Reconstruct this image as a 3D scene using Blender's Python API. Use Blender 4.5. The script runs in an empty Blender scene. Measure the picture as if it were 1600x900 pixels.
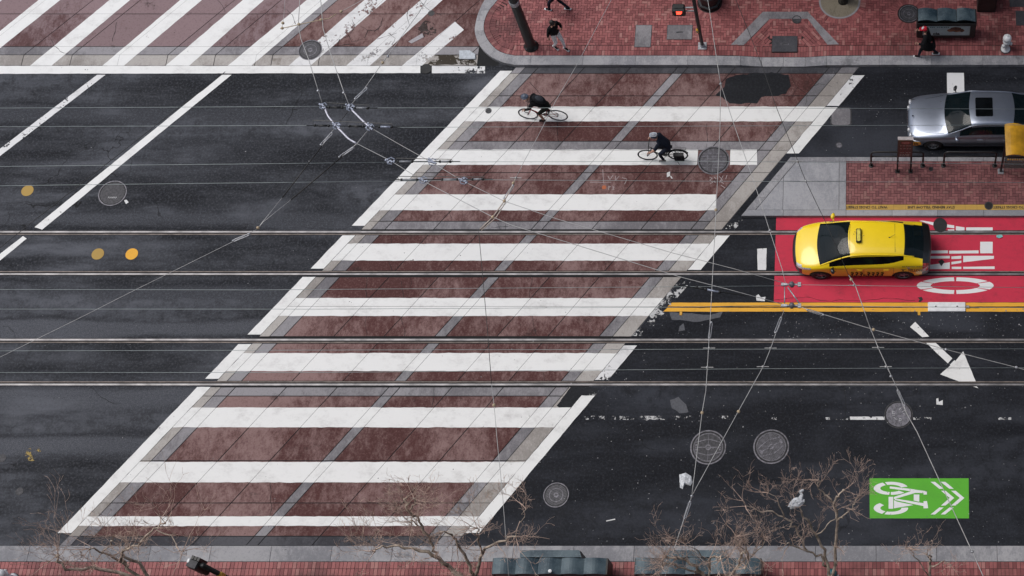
import bpy, bmesh, math, random
from mathutils import Vector, Matrix, noise
random.seed(7)
R = math.radians
scene = bpy.context.scene
C = scene.collection

# ------------------------------------------------------------------ camera
F_PX, X_PP, CAM_H = 2267.0, 1350.0, 43.9
TILT = math.atan(F_PX / 5300.0)
cam_data = bpy.data.cameras.new('camera')
cam_data.sensor_fit = 'HORIZONTAL'; cam_data.sensor_width = 36.0
cam_data.lens = F_PX / 1600.0 * 36.0
cam_data.shift_x = -(X_PP - 800.0) / 1600.0
cam_data.clip_start = 0.5; cam_data.clip_end = 3000
cam = bpy.data.objects.new('camera', cam_data); C.objects.link(cam)
cam.location = (0, 0, CAM_H); cam.rotation_euler = (TILT, 0, 0)
scene.camera = cam
scene.render.resolution_x, scene.render.resolution_y = 1024, 576

# ------------------------------------------------------------------ sky, sun, exposure
SUN_ELEV, SUN_AZ = R(62), R(-72)      # azimuth measured from +Y (up the picture) towards +X
world = bpy.data.worlds.new('World'); scene.world = world; world.use_nodes = True
wn = world.node_tree.nodes; wl = world.node_tree.links
sky = wn.new('ShaderNodeTexSky'); sky.sky_type = 'NISHITA'; sky.sun_disc = False
sky.sun_elevation = SUN_ELEV; sky.sun_rotation = SUN_AZ
sky.air_density = 1.0; sky.dust_density = 3.0; sky.ozone_density = 1.0
hs = wn.new('ShaderNodeHueSaturation'); hs.inputs['Saturation'].default_value = 0.62
wl.new(sky.outputs[0], hs.inputs['Color'])
wl.new(hs.outputs[0], wn['Background'].inputs['Color'])
wn['Background'].inputs['Strength'].default_value = 0.15
sun_d = bpy.data.lights.new('sun', 'SUN'); sun_d.energy = 1.2; sun_d.angle = R(34); sun_d.color = (1, .98, .95)
sun = bpy.data.objects.new('sun', sun_d); C.objects.link(sun)
sun.rotation_euler = (-(math.pi/2 - SUN_ELEV), 0, -SUN_AZ)
sun.location = (0, 20, 60)
vs = scene.view_settings
vs.view_transform = 'Standard'; vs.look = 'None'; vs.gamma = 1.0; vs.use_curve_mapping = False
vs.exposure = 0.10

# ------------------------------------------------------------------ photo pixel (1600x900) -> world point at height z
ct, st = math.cos(TILT), math.sin(TILT)
def G(px, py, z=0.0):
    a = (px - X_PP) / F_PX; b = (450.0 - py) / F_PX
    d = Vector((a, st + b*ct, -ct + b*st)); t = (CAM_H - z) / -d.z
    return Vector((d.x*t, d.y*t, z))
def gy(py, z=0.0): return G(0, py, z).y
def g2(px, py, z=0.0):
    v = G(px, py, z); return (v.x, v.y)

# ------------------------------------------------------------------ material helpers
MATS = {}
def new_mat(name):
    m = bpy.data.materials.new(name); m.use_nodes = True
    nt = m.node_tree; return m, nt, nt.nodes, nt.links, nt.nodes['Principled BSDF']
def rgba(c): return (c[0], c[1], c[2], 1.0)
def n_noise(N, L, vec, scale, detail=4, rough=.55):
    n = N.new('ShaderNodeTexNoise'); n.inputs['Scale'].default_value = scale
    n.inputs['Detail'].default_value = detail; n.inputs['Roughness'].default_value = rough
    if vec is not None: L.new(vec, n.inputs['Vector'])
    return n.outputs['Fac']
def n_ramp(N, L, fac, lo, hi):
    m = N.new('ShaderNodeMapRange'); m.inputs['From Min'].default_value = lo; m.inputs['From Max'].default_value = hi
    m.interpolation_type = 'SMOOTHSTEP'
    L.new(fac, m.inputs['Value']); return m.outputs['Result']
def n_mix(N, L, fac, a, b, typ='MIX'):
    m = N.new('ShaderNodeMix'); m.data_type = 'RGBA'; m.blend_type = typ
    for v, s in ((fac, m.inputs[0]), (a, m.inputs[6]), (b, m.inputs[7])):
        if isinstance(v, (int, float)): s.default_value = v
        elif isinstance(v, (tuple, list)): s.default_value = rgba(v)
        else: L.new(v, s)
    return m.outputs[2]
def n_math(N, L, op, a, b=None):
    m = N.new('ShaderNodeMath'); m.operation = op; m.use_clamp = False
    for v, s in ((a, m.inputs[0]), (b, m.inputs[1])):
        if v is None: continue
        if isinstance(v, (int, float)): s.default_value = v
        else: L.new(v, s)
    return m.outputs[0]
def n_pos(N, L, scale=(1, 1, 1), rot=0.0):
    g = N.new('ShaderNodeNewGeometry'); mp = N.new('ShaderNodeMapping')
    mp.inputs['Scale'].default_value = scale; mp.inputs['Rotation'].default_value = (0, 0, rot)
    L.new(g.outputs['Position'], mp.inputs['Vector']); return mp.outputs[0]
def n_bump(N, L, h, strength, dist, bsdf):
    b = N.new('ShaderNodeBump'); b.inputs['Strength'].default_value = strength; b.inputs['Distance'].default_value = dist
    L.new(h, b.inputs['Height']); L.new(b.outputs[0], bsdf.inputs['Normal'])

def mat_plain(name, col, rough=.6, metal=0.0, var=.12, scale=14, coat=0.0, spec=.5, emit=None, es=0.0):
    if name in MATS: return MATS[name]
    m, nt, N, L, b = new_mat(name)
    tc = N.new('ShaderNodeTexCoord')
    f = n_noise(N, L, tc.outputs['Object'], scale, 5)
    dark = tuple(c*(1-var*1.6) for c in col); lite = tuple(min(1, c*(1+var)) for c in col)
    L.new(n_mix(N, L, n_ramp(N, L, f, .3, .7), dark, lite), b.inputs['Base Color'])
    b.inputs['Roughness'].default_value = rough; b.inputs['Metallic'].default_value = metal
    b.inputs['Coat Weight'].default_value = coat; b.inputs['Coat Roughness'].default_value = .06
    b.inputs['Specular IOR Level'].default_value = spec
    if emit:
        b.inputs['Emission Color'].default_value = rgba(emit); b.inputs['Emission Strength'].default_value = es
    MATS[name] = m; return m

def mat_asphalt(name, base, lite, streak=.5, speck=.5, bands=()):
    m, nt, N, L, b = new_mat(name)
    P = n_pos(N, L); S = n_pos(N, L, (.10, .62, 1)); D = n_pos(N, L, (.09, .5, 1), R(-37))
    big = n_noise(N, L, P, .16, 5, .6); st1 = n_noise(N, L, S, 1.0, 6, .62); st2 = n_noise(N, L, D, 1.0, 5, .6)
    mid = n_noise(N, L, P, 2.2, 6, .65); fine = n_noise(N, L, P, 38, 3, .8); grit = n_noise(N, L, P, 95, 2, .7)
    w = n_math(N, L, 'MULTIPLY', n_ramp(N, L, st1, .42, .68), n_ramp(N, L, mid, .22, .62))
    w2 = n_math(N, L, 'MULTIPLY', n_ramp(N, L, st2, .46, .64), n_ramp(N, L, big, .36, .60))
    w = n_math(N, L, 'MULTIPLY', n_math(N, L, 'MAXIMUM', w, w2), streak)
    if bands:     # polished, dusty wheel bands running along the street: (y, half width, x limit, strength)
        sx = N.new('ShaderNodeSeparateXYZ'); L.new(P, sx.inputs[0])
        wy = n_math(N, L, 'ADD', sx.outputs['Y'], n_math(N, L, 'MULTIPLY', n_math(N, L, 'SUBTRACT', st1, .5), 1.6))
        for (by, bh, bx, bs) in bands:
            d = n_math(N, L, 'ABSOLUTE', n_math(N, L, 'SUBTRACT', wy, by))
            k = n_math(N, L, 'MULTIPLY', n_ramp(N, L, d, bh, bh*.25), n_ramp(N, L, n_math(N, L, 'ADD', sx.outputs['X'], n_math(N, L, 'MULTIPLY', big, 6.0)), bx + 3, bx))
            k = n_math(N, L, 'MULTIPLY', n_math(N, L, 'MULTIPLY', k, bs), n_math(N, L, 'ADD', .45, n_math(N, L, 'MULTIPLY', n_ramp(N, L, fine, .40, .62), .55)))
            w = n_math(N, L, 'MAXIMUM', w, k)
    col = n_mix(N, L, w, base, lite)
    col = n_mix(N, L, n_ramp(N, L, big, .3, .72), n_mix(N, L, .30, col, (.012, .013, .016)), col)
    col = n_mix(N, L, n_math(N, L, 'MULTIPLY', n_ramp(N, L, fine, .52, .82), speck), col, tuple(min(1, c*2.5) for c in lite))
    col = n_mix(N, L, n_math(N, L, 'MULTIPLY', n_ramp(N, L, grit, .35, .05), .6), col, (.008, .008, .01))
    grain = n_noise(N, L, P, 13, 4, .75)
    col = n_mix(N, L, n_math(N, L, 'MULTIPLY', n_ramp(N, L, grain, .48, .66), .30), col, tuple(min(1, c*1.15) for c in lite))
    col = n_mix(N, L, n_math(N, L, 'MULTIPLY', n_ramp(N, L, grain, .46, .30), .35), col, tuple(c*.5 for c in base))
    # hairline cracks
    v = N.new('ShaderNodeTexVoronoi'); v.feature = 'DISTANCE_TO_EDGE'; v.inputs['Scale'].default_value = .17
    wob = N.new('ShaderNodeVectorMath'); wob.operation = 'ADD'
    nn = N.new('ShaderNodeTexNoise'); nn.inputs['Scale'].default_value = .9; nn.inputs['Detail'].default_value = 6
    L.new(P, nn.inputs['Vector'])
    sc = N.new('ShaderNodeVectorMath'); sc.operation = 'SCALE'; sc.inputs['Scale'].default_value = 1.6
    L.new(nn.outputs['Color'], sc.inputs[0]); L.new(P, wob.inputs[0]); L.new(sc.outputs[0], wob.inputs[1])
    L.new(wob.outputs[0], v.inputs['Vector'])
    ck = n_math(N, L, 'MULTIPLY', n_ramp(N, L, v.outputs['Distance'], .0045, .001), n_ramp(N, L, big, .52, .6))
    col = n_mix(N, L, n_math(N, L, 'MULTIPLY', ck, .85), col, (.006, .006, .007))
    L.new(col, b.inputs['Base Color'])
    rr = N.new('ShaderNodeMapRange'); rr.inputs['To Min'].default_value = .48; rr.inputs['To Max'].default_value = .85
    L.new(mid, rr.inputs['Value']); L.new(rr.outputs[0], b.inputs['Roughness'])
    b.inputs['Specular IOR Level'].default_value = .12
    n_bump(N, L, fine, .5, .01, b)
    MATS[name] = m; return m

def mat_slab(name, dark, lite, lo=.42, hi=.62, spots=.35, stain=(.02, .014, .012)):
    m, nt, N, L, b = new_mat(name)
    P = n_pos(N, L); Q = n_pos(N, L, (1.0, .55, 1))
    oi = N.new('ShaderNodeObjectInfo')
    off = N.new('ShaderNodeVectorMath'); off.operation = 'ADD'
    sc = N.new('ShaderNodeVectorMath'); sc.operation = 'SCALE'; sc.inputs['Scale'].default_value = 3.0
    cx = N.new('ShaderNodeCombineXYZ'); L.new(oi.outputs['Random'], cx.inputs[0]); L.new(oi.outputs['Random'], cx.inputs[1])
    L.new(cx.outputs[0], sc.inputs[0]); L.new(Q, off.inputs[0]); L.new(sc.outputs[0], off.inputs[1])
    big = n_noise(N, L, P, .22, 4, .6)
    n1 = n_noise(N, L, off.outputs[0], 3.4, 12, .82)
    f = n_math(N, L, 'ADD', n1, n_math(N, L, 'MULTIPLY', n_math(N, L, 'SUBTRACT', big, .5), 1.15))
    f = n_math(N, L, 'ADD', f, n_math(N, L, 'MULTIPLY', n_math(N, L, 'SUBTRACT', oi.outputs['Random'], .5), .05))
    col = n_mix(N, L, n_ramp(N, L, f, lo, hi), dark, lite)
    fine = n_noise(N, L, P, 45, 3, .8)
    col = n_mix(N, L, n_math(N, L, 'MULTIPLY', n_ramp(N, L, fine, .45, .2), .55), col, tuple(c*.55 for c in dark))
    col = n_mix(N, L, n_math(N, L, 'MULTIPLY', n_ramp(N, L, fine, .56, .85), .35), col, tuple(min(1, c*1.8) for c in lite))
    grain = n_noise(N, L, P, 15, 4, .8)
    col = n_mix(N, L, n_math(N, L, 'MULTIPLY', n_ramp(N, L, grain, .50, .70), .38), col, tuple(min(1, c*1.12) for c in lite))
    col = n_mix(N, L, n_math(N, L, 'MULTIPLY', n_ramp(N, L, grain, .48, .30), .50), col, tuple(c*.85 for c in dark))
    sp = n_noise(N, L, P, 1.15, 5, .7); sp2 = n_noise(N, L, P, 6.5, 4, .6)
    smask = n_math(N, L, 'MULTIPLY', n_math(N, L, 'MAXIMUM', n_ramp(N, L, sp, .60, .72), n_ramp(N, L, sp2, .68, .74)), spots)
    col = n_mix(N, L, smask, col, stain)
    v = N.new('ShaderNodeHueSaturation'); L.new(col, v.inputs['Color'])
    val = N.new('ShaderNodeMapRange'); val.inputs['To Min'].default_value = .92; val.inputs['To Max'].default_value = 1.07
    L.new(oi.outputs['Random'], val.inputs['Value']); L.new(val.outputs[0], v.inputs['Value'])
    L.new(v.outputs[0], b.inputs['Base Color'])
    b.inputs['Roughness'].default_value = .75; b.inputs['Specular IOR Level'].default_value = .18
    n_bump(N, L, fine, .35, .006, b)
    MATS[name] = m; return m

def mat_paint(name, col, wear=.1, scale=1.6, grime=(.22, .21, .20), gr=.35, rough=.62):
    """road paint: chips off in patches (transparent) and greys over"""
    m, nt, N, L, b = new_mat(name)
    P = n_pos(N, L); S = n_pos(N, L, (.9, 1.3, 1), .4)
    a1 = n_noise(N, L, P, scale, 8, .72); a2 = n_noise(N, L, P, 11, 5, .7); a3 = n_noise(N, L, S, 1.3, 10, .78)
    g = n_math(N, L, 'MULTIPLY', n_ramp(N, L, a3, .46, .80), gr)
    c = n_mix(N, L, g, col, grime)
    fine = n_noise(N, L, P, 30, 4, .75)
    c = n_mix(N, L, n_math(N, L, 'MULTIPLY', n_ramp(N, L, fine, .60, .80), .30), c, grime)
    L.new(c, b.inputs['Base Color']); b.inputs['Roughness'].default_value = rough
    b.inputs['Specular IOR Level'].default_value = .2
    n_bump(N, L, fine, .3, .004, b)
    t = N.new('ShaderNodeBsdfTransparent'); mx = N.new('ShaderNodeMixShader')
    lo = .74 - wear*.55
    k = n_math(N, L, 'MAXIMUM', n_ramp(N, L, n_math(N, L, 'ADD', n_math(N, L, 'MULTIPLY', a1, .72), n_math(N, L, 'MULTIPLY', a2, .28)), lo, lo + .035),
               n_ramp(N, L, a2, .80 - wear*.25, .83 - wear*.25))
    L.new(k, mx.inputs[0]); L.new(b.outputs[0], mx.inputs[1]); L.new(t.outputs[0], mx.inputs[2])
    L.new(mx.outputs[0], N['Material Output'].inputs['Surface'])
    MATS[name] = m; return m

def mat_brick(name, a, bcol, c, wet=.35):
    m, nt, N, L, b = new_mat(name)
    g = N.new('ShaderNodeNewGeometry'); P = n_pos(N, L)
    oi = N.new('ShaderNodeObjectInfo')
    r = n_math(N, L, 'FRACT', n_math(N, L, 'ADD', g.outputs['Random Per Island'], oi.outputs['Random']))
    col = n_mix(N, L, n_ramp(N, L, r, .0, .8), a, bcol)
    col = n_mix(N, L, n_ramp(N, L, r, .82, 1.0), col, c)
    big = n_noise(N, L, P, .5, 6, .65)
    col = n_mix(N, L, n_math(N, L, 'MULTIPLY', n_ramp(N, L, big, .48, .68), wet), col, tuple(x*.32 for x in a))
    gr = n_noise(N, L, P, 1.7, 5, .7)
    col = n_mix(N, L, n_math(N, L, 'MULTIPLY', n_ramp(N, L, gr, .55, .75), .22), col, (.16, .13, .13))
    fine = n_noise(N, L, P, 60, 3, .7)
    col = n_mix(N, L, n_math(N, L, 'MULTIPLY', n_ramp(N, L, fine, .5, .2), .4), col, tuple(x*.4 for x in a))
    L.new(col, b.inputs['Base Color']); b.inputs['Roughness'].default_value = .62
    b.inputs['Specular IOR Level'].default_value = .4
    n_bump(N, L, fine, .3, .005, b)
    MATS[name] = m; return m

ASPH_OLD = mat_asphalt('old_asphalt', (.0100, .0112, .0148), (.112, .118, .136), .90, .22,
    [(gy(514), .48, 6, 1.0), (gy(622), .55, 6, 1.0), (gy(703), .62, 4, .95), (gy(465), .5, 6, .6), (gy(345), .45, 6, .6), (gy(180), .5, 6, .5)])
ASPH_NEW = mat_asphalt('dark_asphalt', (.0076, .0086, .0118), (.044, .048, .060), .85, .22)
ASPH_PATCH = mat_asphalt('patch_asphalt', (.014, .015, .018), (.035, .038, .044), .5, .22)
SLAB_RED = mat_slab('red_concrete', (.078, .029, .027), (.238, .152, .144), .38, .68, .50)
SLAB_MAUVE = mat_slab('mauve_concrete', (.105, .052, .052), (.235, .165, .172), .30, .56, .75)
SLAB_GREY = mat_slab('grey_concrete', (.155, .148, .158), (.275, .264, .276), .35, .62, .40)
SLAB_BEIGE = mat_slab('beige_concrete', (.275, .252, .234), (.410, .385, .362), .35, .62, .45, (.08, .055, .03))
SLAB_DARK = mat_slab('gutter_concrete', (.040, .040, .047), (.085, .085, .095), .35, .65, .3)
GRANITE = mat_slab('granite', (.215, .215, .232), (.355, .350, .362), .38, .62, .50, (.06, .06, .066))
SLAB_PALE = mat_slab('pale_concrete', (.255, .258, .278), (.350, .350, .368), .38, .62, .25, (.06, .06, .065))
P_WHITE = mat_paint('white_paint', (.77, .77, .755), .19, 1.6, (.24, .22, .21), .50)
P_WHITE_W = mat_paint('worn_white_paint', (.70, .70, .70), .34, 1.5, (.20, .19, .19), .55)
P_WHITE_G = mat_paint('ghost_white_paint', (.50, .50, .50), .53, 1.8)
P_WHITE_N = mat_paint('fresh_white_paint', (.76, .76, .76), .03, 2.0, (.4, .4, .4), .2)
P_YEL = mat_paint('yellow_paint', (.78, .40, .045), .09, 2.2, (.20, .12, .03), .45)
P_YEL_D = mat_paint('dull_yellow_paint', (.40, .26, .07), .16, 4.0, (.2, .13, .04), .5)
P_YEL_G = mat_paint('ghost_yellow_paint', (.32, .23, .07), .54, 4.0)
P_RED = mat_paint('red_lane_paint', (.56, .036, .072), .13, 2.6, (.20, .030, .045), .85)
P_GREEN = mat_paint('green_lane_paint', (.105, .42, .036), .05, 2.0, (.08, .24, .04), .75)
BRICK = mat_brick('red_brick', (.190, .050, .052), (.315, .098, .096), (.36, .160, .145), .65)
BRICK_IS = mat_brick('island_brick', (.150, .050, .054), (.245, .092, .092), (.25, .12, .11), .50)
MORTAR = mat_plain('dark_mortar', (.035, .022, .022), .9)
STEEL = mat_plain('rail_steel', (.25, .24, .245), .5, .55, .3, 1.5)
RAILSIDE = mat_plain('rusty_rail_lip', (.20, .165, .145), .7, .2, .2, 5)
GROOVE = mat_plain('rail_groove_dirt', (.012, .012, .013), .95)
IRON = mat_plain('cast_iron', (.050, .049, .055), .65, .2, .3, 12)
IRON_L = mat_plain('worn_cast_iron', (.15, .145, .165), .55, .3, .3, 9)
IRON_D = mat_plain('dark_cast_iron', (.045, .045, .05), .6, .3, .25, 12)
BLACKM = mat_plain('black_metal', (.010, .011, .012), .42, .0, .2, 8)
BLACKP = mat_plain('black_plastic', (.012, .012, .013), .5, .0, .1, 20)
GALV = mat_plain('galvanised_steel', (.42, .43, .46), .4, .6, .18, 20)
WIRE_G = mat_plain('grey_wire', (.40, .40, .40), .5, .4, .1, 5)
WIRE_D = mat_plain('dark_wire', (.02, .02, .02), .6, .0, .1, 5)
TAN = mat_plain('tan_insulator', (.42, .33, .22), .6, .0, .15, 20)
PALEBLUE = mat_plain('pale_clamp_metal', (.29, .32, .40), .45, .35, .2, 30)
WHITE = mat_plain('white_enamel', (.74, .75, .76), .4, .0, .06, 10)
RUBBER = mat_plain('tyre_rubber', (.016, .016, .017), .75, .0, .1, 20)

# ------------------------------------------------------------------ object helpers
def link(o, parent=None):
    C.objects.link(o)
    if parent is not None: o.parent = parent
    return o
def tag(o, label=None, cat=None, group=None, kind=None):
    if label: o['label'] = label
    if cat: o['category'] = cat
    if group: o['group'] = group
    if kind: o['kind'] = kind
    return o
def thing(name, label, cat, loc=(0, 0, 0), rz=0.0, group=None):
    o = bpy.data.objects.new(name, None); C.objects.link(o)
    o.location = loc; o.rotation_euler = (0, 0, rz); o.empty_display_size = .2
    return tag(o, label, cat, group)
def mesh_obj(name, verts, faces, mats, parent=None, smooth=False, mi=None, loc=None):
    me = bpy.data.meshes.new(name); me.from_pydata([tuple(v) for v in verts], [], faces)
    if not isinstance(mats, (list, tuple)): mats = [mats]
    for m in mats: me.materials.append(m)
    if mi: me.polygons.foreach_set('material_index', mi)
    if smooth: me.polygons.foreach_set('use_smooth', [True]*len(faces))
    me.update()
    o = bpy.data.objects.new(name, me); link(o, parent)
    if loc is not None: o.location = loc
    return o
class MB:
    """collects shapes into one mesh"""
    def __init__(s): s.v = []; s.f = []; s.m = []; s.cur = 0
    def add(s, verts, faces):
        o = len(s.v); s.v += [tuple(v) for v in verts]
        for f in faces: s.f.append([i + o for i in f]); s.m.append(s.cur)
    def box(s, lo, hi, mat=None):
        x0, y0, z0 = lo; x1, y1, z1 = hi
        v = [Vector(p) for p in ((x0,y0,z0),(x1,y0,z0),(x1,y1,z0),(x0,y1,z0),(x0,y0,z1),(x1,y0,z1),(x1,y1,z1),(x0,y1,z1))]
        if mat is not None: v = [mat @ p for p in v]
        s.add(v, [(0,3,2,1),(4,5,6,7),(0,1,5,4),(1,2,6,5),(2,3,7,6),(3,0,4,7)])
    def cbox(s, c, d, mat=None, bev=0.0):
        c = Vector(c); h = [x/2 for x in d]
        if not bev:
            s.box((c.x-h[0], c.y-h[1], c.z-h[2]), (c.x+h[0], c.y+h[1], c.z+h[2]), mat); return
        # chamfered vertical edges + top
        def ring(ix, z):
            x, y = h[0]-ix, h[1]-ix; b = bev
            return [(c.x-x+b, c.y-y, z), (c.x+x-b, c.y-y, z), (c.x+x, c.y-y+b, z), (c.x+x, c.y+y-b, z),
                    (c.x+x-b, c.y+y, z), (c.x-x+b, c.y+y, z), (c.x-x, c.y+y-b, z), (c.x-x, c.y-y+b, z)]
        v = ring(0, c.z-h[2]) + ring(0, c.z+h[2]-bev) + ring(bev*.8, c.z+h[2])
        f = [tuple(range(7, -1, -1)), tuple(range(16, 24))]
        for k in (0, 8):
            for i in range(8): f.append((k+i, k+(i+1) % 8, k+8+(i+1) % 8, k+8+i))
        if mat is not None: v = [mat @ Vector(p) for p in v]
        s.add(v, f)
    def prism(s, pts, z0, z1, bottom=False):
        n = len(pts); v = [(p[0], p[1], z0) for p in pts] + [(p[0], p[1], z1) for p in pts]
        f = [tuple(range(n, 2*n))] + [(i, (i+1) % n, n+(i+1) % n, n+i) for i in range(n)]
        if bottom: f.append(tuple(range(n-1, -1, -1)))
        s.add(v, f)
    def sheet(s, pts, z): s.add([(p[0], p[1], z) for p in pts], [tuple(range(len(pts)))])
    def tube(s, pts, radii, n=6, cap=True):
        pts = [Vector(p) for p in pts]
        if isinstance(radii, (int, float)): radii = [radii]*len(pts)
        v = []; f = []; prev = None
        for i, p in enumerate(pts):
            a = pts[max(i-1, 0)]; b = pts[min(i+1, len(pts)-1)]; d = (b - a)
            if d.length < 1e-9: d = Vector((0, 0, 1))
            d.normalize()
            if prev is None:
                u = d.cross(Vector((0, 0, 1)))
                if u.length < .05: u = d.cross(Vector((0, 1, 0)))
            else: u = prev - d*prev.dot(d)
            u.normalize(); prev = u; w = d.cross(u)
            for k in range(n):
                t = 2*math.pi*k/n; v.append(p + (u*math.cos(t) + w*math.sin(t))*radii[i])
        for i in range(len(pts)-1):
            for k in range(n):
                f.append((i*n+k, i*n+(k+1) % n, (i+1)*n+(k+1) % n, (i+1)*n+k))
        if cap:
            f.append(tuple(range(n-1, -1, -1))); f.append(tuple(range((len(pts)-1)*n, len(pts)*n)))
        s.add(v, f)
    def lathe(s, prof, n=24, center=(0, 0, 0), axis='Z', mat=None):
        v = []; f = []
        for r, z in prof:
            for k in range(n):
                t = 2*math.pi*k/n
                if axis == 'Z': p = (center[0]+r*math.cos(t), center[1]+r*math.sin(t), center[2]+z)
                else: p = (center[0]+r*math.cos(t), center[1]+z, center[2]+r*math.sin(t))
                v.append(p if mat is None else mat @ Vector(p))
        for i in range(len(prof)-1):
            for k in range(n): f.append((i*n+k, i*n+(k+1) % n, (i+1)*n+(k+1) % n, (i+1)*n+k))
        f.append(tuple(range(n-1, -1, -1))); f.append(tuple(range((len(prof)-1)*n, len(prof)*n)))
        s.add(v, f)
    def ball(s, c, r, n=10, m=7, mat=None):
        if isinstance(r, (int, float)): r = (r, r, r)
        v = []; f = []
        for i in range(1, m):
            a = math.pi*i/m
            for k in range(n):
                t = 2*math.pi*k/n
                p = Vector((r[0]*math.sin(a)*math.cos(t), r[1]*math.sin(a)*math.sin(t), r[2]*math.cos(a)))
                if mat is not None: p = mat @ p
                v.append(Vector(c) + p)
        t0 = Vector((0, 0, r[2])); t1 = Vector((0, 0, -r[2]))
        if mat is not None: t0 = mat @ t0; t1 = mat @ t1
        v += [Vector(c) + t0, Vector(c) + t1]; a = len(v)-2; b = len(v)-1
        for i in range(m-2):
            for k in range(n): f.append((i*n+k, (i+1)*n+k, (i+1)*n+(k+1) % n, i*n+(k+1) % n))
        for k in range(n):
            f.append((a, k, (k+1) % n)); f.append((b, (m-2)*n+(k+1) % n, (m-2)*n+k))
        s.add(v, f)
    def build(s, name, mats, parent=None, smooth=False, loc=None):
        return mesh_obj(name, s.v, s.f, mats, parent, smooth, s.m if isinstance(mats, (list, tuple)) else None, loc)

def centroid(pts):
    return (sum(p[0] for p in pts)/len(pts), sum(p[1] for p in pts)/len(pts))
def area2(pts):
    return sum(pts[i][0]*pts[(i+1) % len(pts)][1] - pts[(i+1) % len(pts)][0]*pts[i][1] for i in range(len(pts)))
def ccw(pts): return list(pts) if area2(pts) > 0 else list(pts)[::-1]
def clip(subj, conv):
    """clip polygon to a convex counter-clockwise polygon"""
    out = list(subj)
    for i in range(len(conv)):
        a, b = conv[i], conv[(i+1) % len(conv)]
        inp = out; out = []
        if not inp: break
        def side(p): return (b[0]-a[0])*(p[1]-a[1]) - (b[1]-a[1])*(p[0]-a[0])
        for k in range(len(inp)):
            p, q = inp[k], inp[(k+1) % len(inp)]; sp, sq = side(p), side(q)
            if sp >= 0: out.append(p)
            if (sp >= 0) != (sq >= 0):
                t = sp/(sp-sq); out.append((p[0]+(q[0]-p[0])*t, p[1]+(q[1]-p[1])*t))
    return out
def inset(pts, d):
    """shrink a convex ccw polygon"""
    n = len(pts); res = []
    for i in range(n):
        p0, p1, p2 = Vector(pts[i-1]), Vector(pts[i]), Vector(pts[(i+1) % n])
        e1 = (p1-p0).normalized(); e2 = (p2-p1).normalized()
        n1 = Vector((-e1.y, e1.x)); n2 = Vector((-e2.y, e2.x)); bis = n1+n2
        den = 1 + n1.dot(n2)
        res.append(tuple(p1 + bis*(d/max(den, .2))))
    return res
def ragged(pts, amp, step=.12, seed=0):
    out = []; n = len(pts)
    for i in range(n):
        a, b = Vector(pts[i]), Vector(pts[(i+1) % n]); l = (b-a).length
        k = max(1, int(l/step)); e = (b-a)/max(l, 1e-6); nn = Vector((-e.y, e.x))
        for j in range(k):
            p = a + (b-a)*(j/k)
            q = noise.noise(Vector((p.x*3.1, p.y*3.1, seed)))*.65 + noise.noise(Vector((p.x*11, p.y*11, seed+5)))*.45
            o = amp*q if j else 0
            out.append(tuple(p + nn*o))
    return out
def slab(name, pts, z0, z1, mat, parent, loc=True):
    pts = ccw(pts); c = centroid(pts)
    mb = MB(); mb.prism([(p[0]-c[0], p[1]-c[1]) for p in pts], z0, z1)
    return mb.build(name, mat, parent, loc=(c[0], c[1], 0))
def marking(name, polys, z, mat, parent, label=None, cells=None, amp=.012, seed=0):
    """a painted mark: flat sheets lying z above the road, cut along the joints of the paving below"""
    mb = MB(); allp = [p for poly in polys for p in poly]; c = centroid(allp)
    for poly in polys:
        poly = ccw(poly)
        rg = ragged(poly, amp, .12, seed) if amp else poly
        pieces = [rg]
        if cells:
            pieces = []
            for cell in cells:
                q = clip(rg, cell)
                if len(q) > 2 and abs(area2(q)) > 2e-4: pieces.append(q)
        for q in pieces: mb.sheet([(p[0]-c[0], p[1]-c[1]) for p in q], z)
    pl = parent.location if parent is not None else (0, 0, 0)
    o = mb.build(name, mat, parent, loc=(c[0]-pl[0], c[1]-pl[1], 0))
    if label: o['label'] = label
    return o
def text_mesh(name, body, size, mat, parent, matrix, shear=0.0, bold=0.0, align='CENTER', depth=.002):
    cu = bpy.data.curves.new(name, 'FONT'); cu.body = body; cu.size = size; cu.shear = shear
    cu.align_x = align; cu.align_y = 'CENTER'; cu.extrude = depth; cu.offset = bold; cu.resolution_u = 2
    to = bpy.data.objects.new(name, cu); C.objects.link(to)
    me = bpy.data.meshes.new_from_object(to.evaluated_get(bpy.context.evaluated_depsgraph_get()))
    bpy.data.objects.remove(to); bpy.data.curves.remove(cu)
    me.materials.clear(); me.materials.append(mat); me.transform(matrix); me.name = name
    o = bpy.data.objects.new(name, me); return link(o, parent)
# ================================================================== THE SETTING
# ---- road sheet
XL, XR = G(0, 900).x - 14, G(1600, 0).x + 16
Y_KERB_B = gy(853)          # road edge at the bottom sidewalk
Y_KERB_T = gy(104)          # road edge at the top sidewalk
road = mesh_obj('road', [(-400, -300, 0), (400, -300, 0), (400, 500, 0), (-400, 500, 0)], [(0, 1, 2, 3)], ASPH_OLD)
tag(road, 'wide dark asphalt street with tram rails seen from above', None, None, 'structure')

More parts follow.
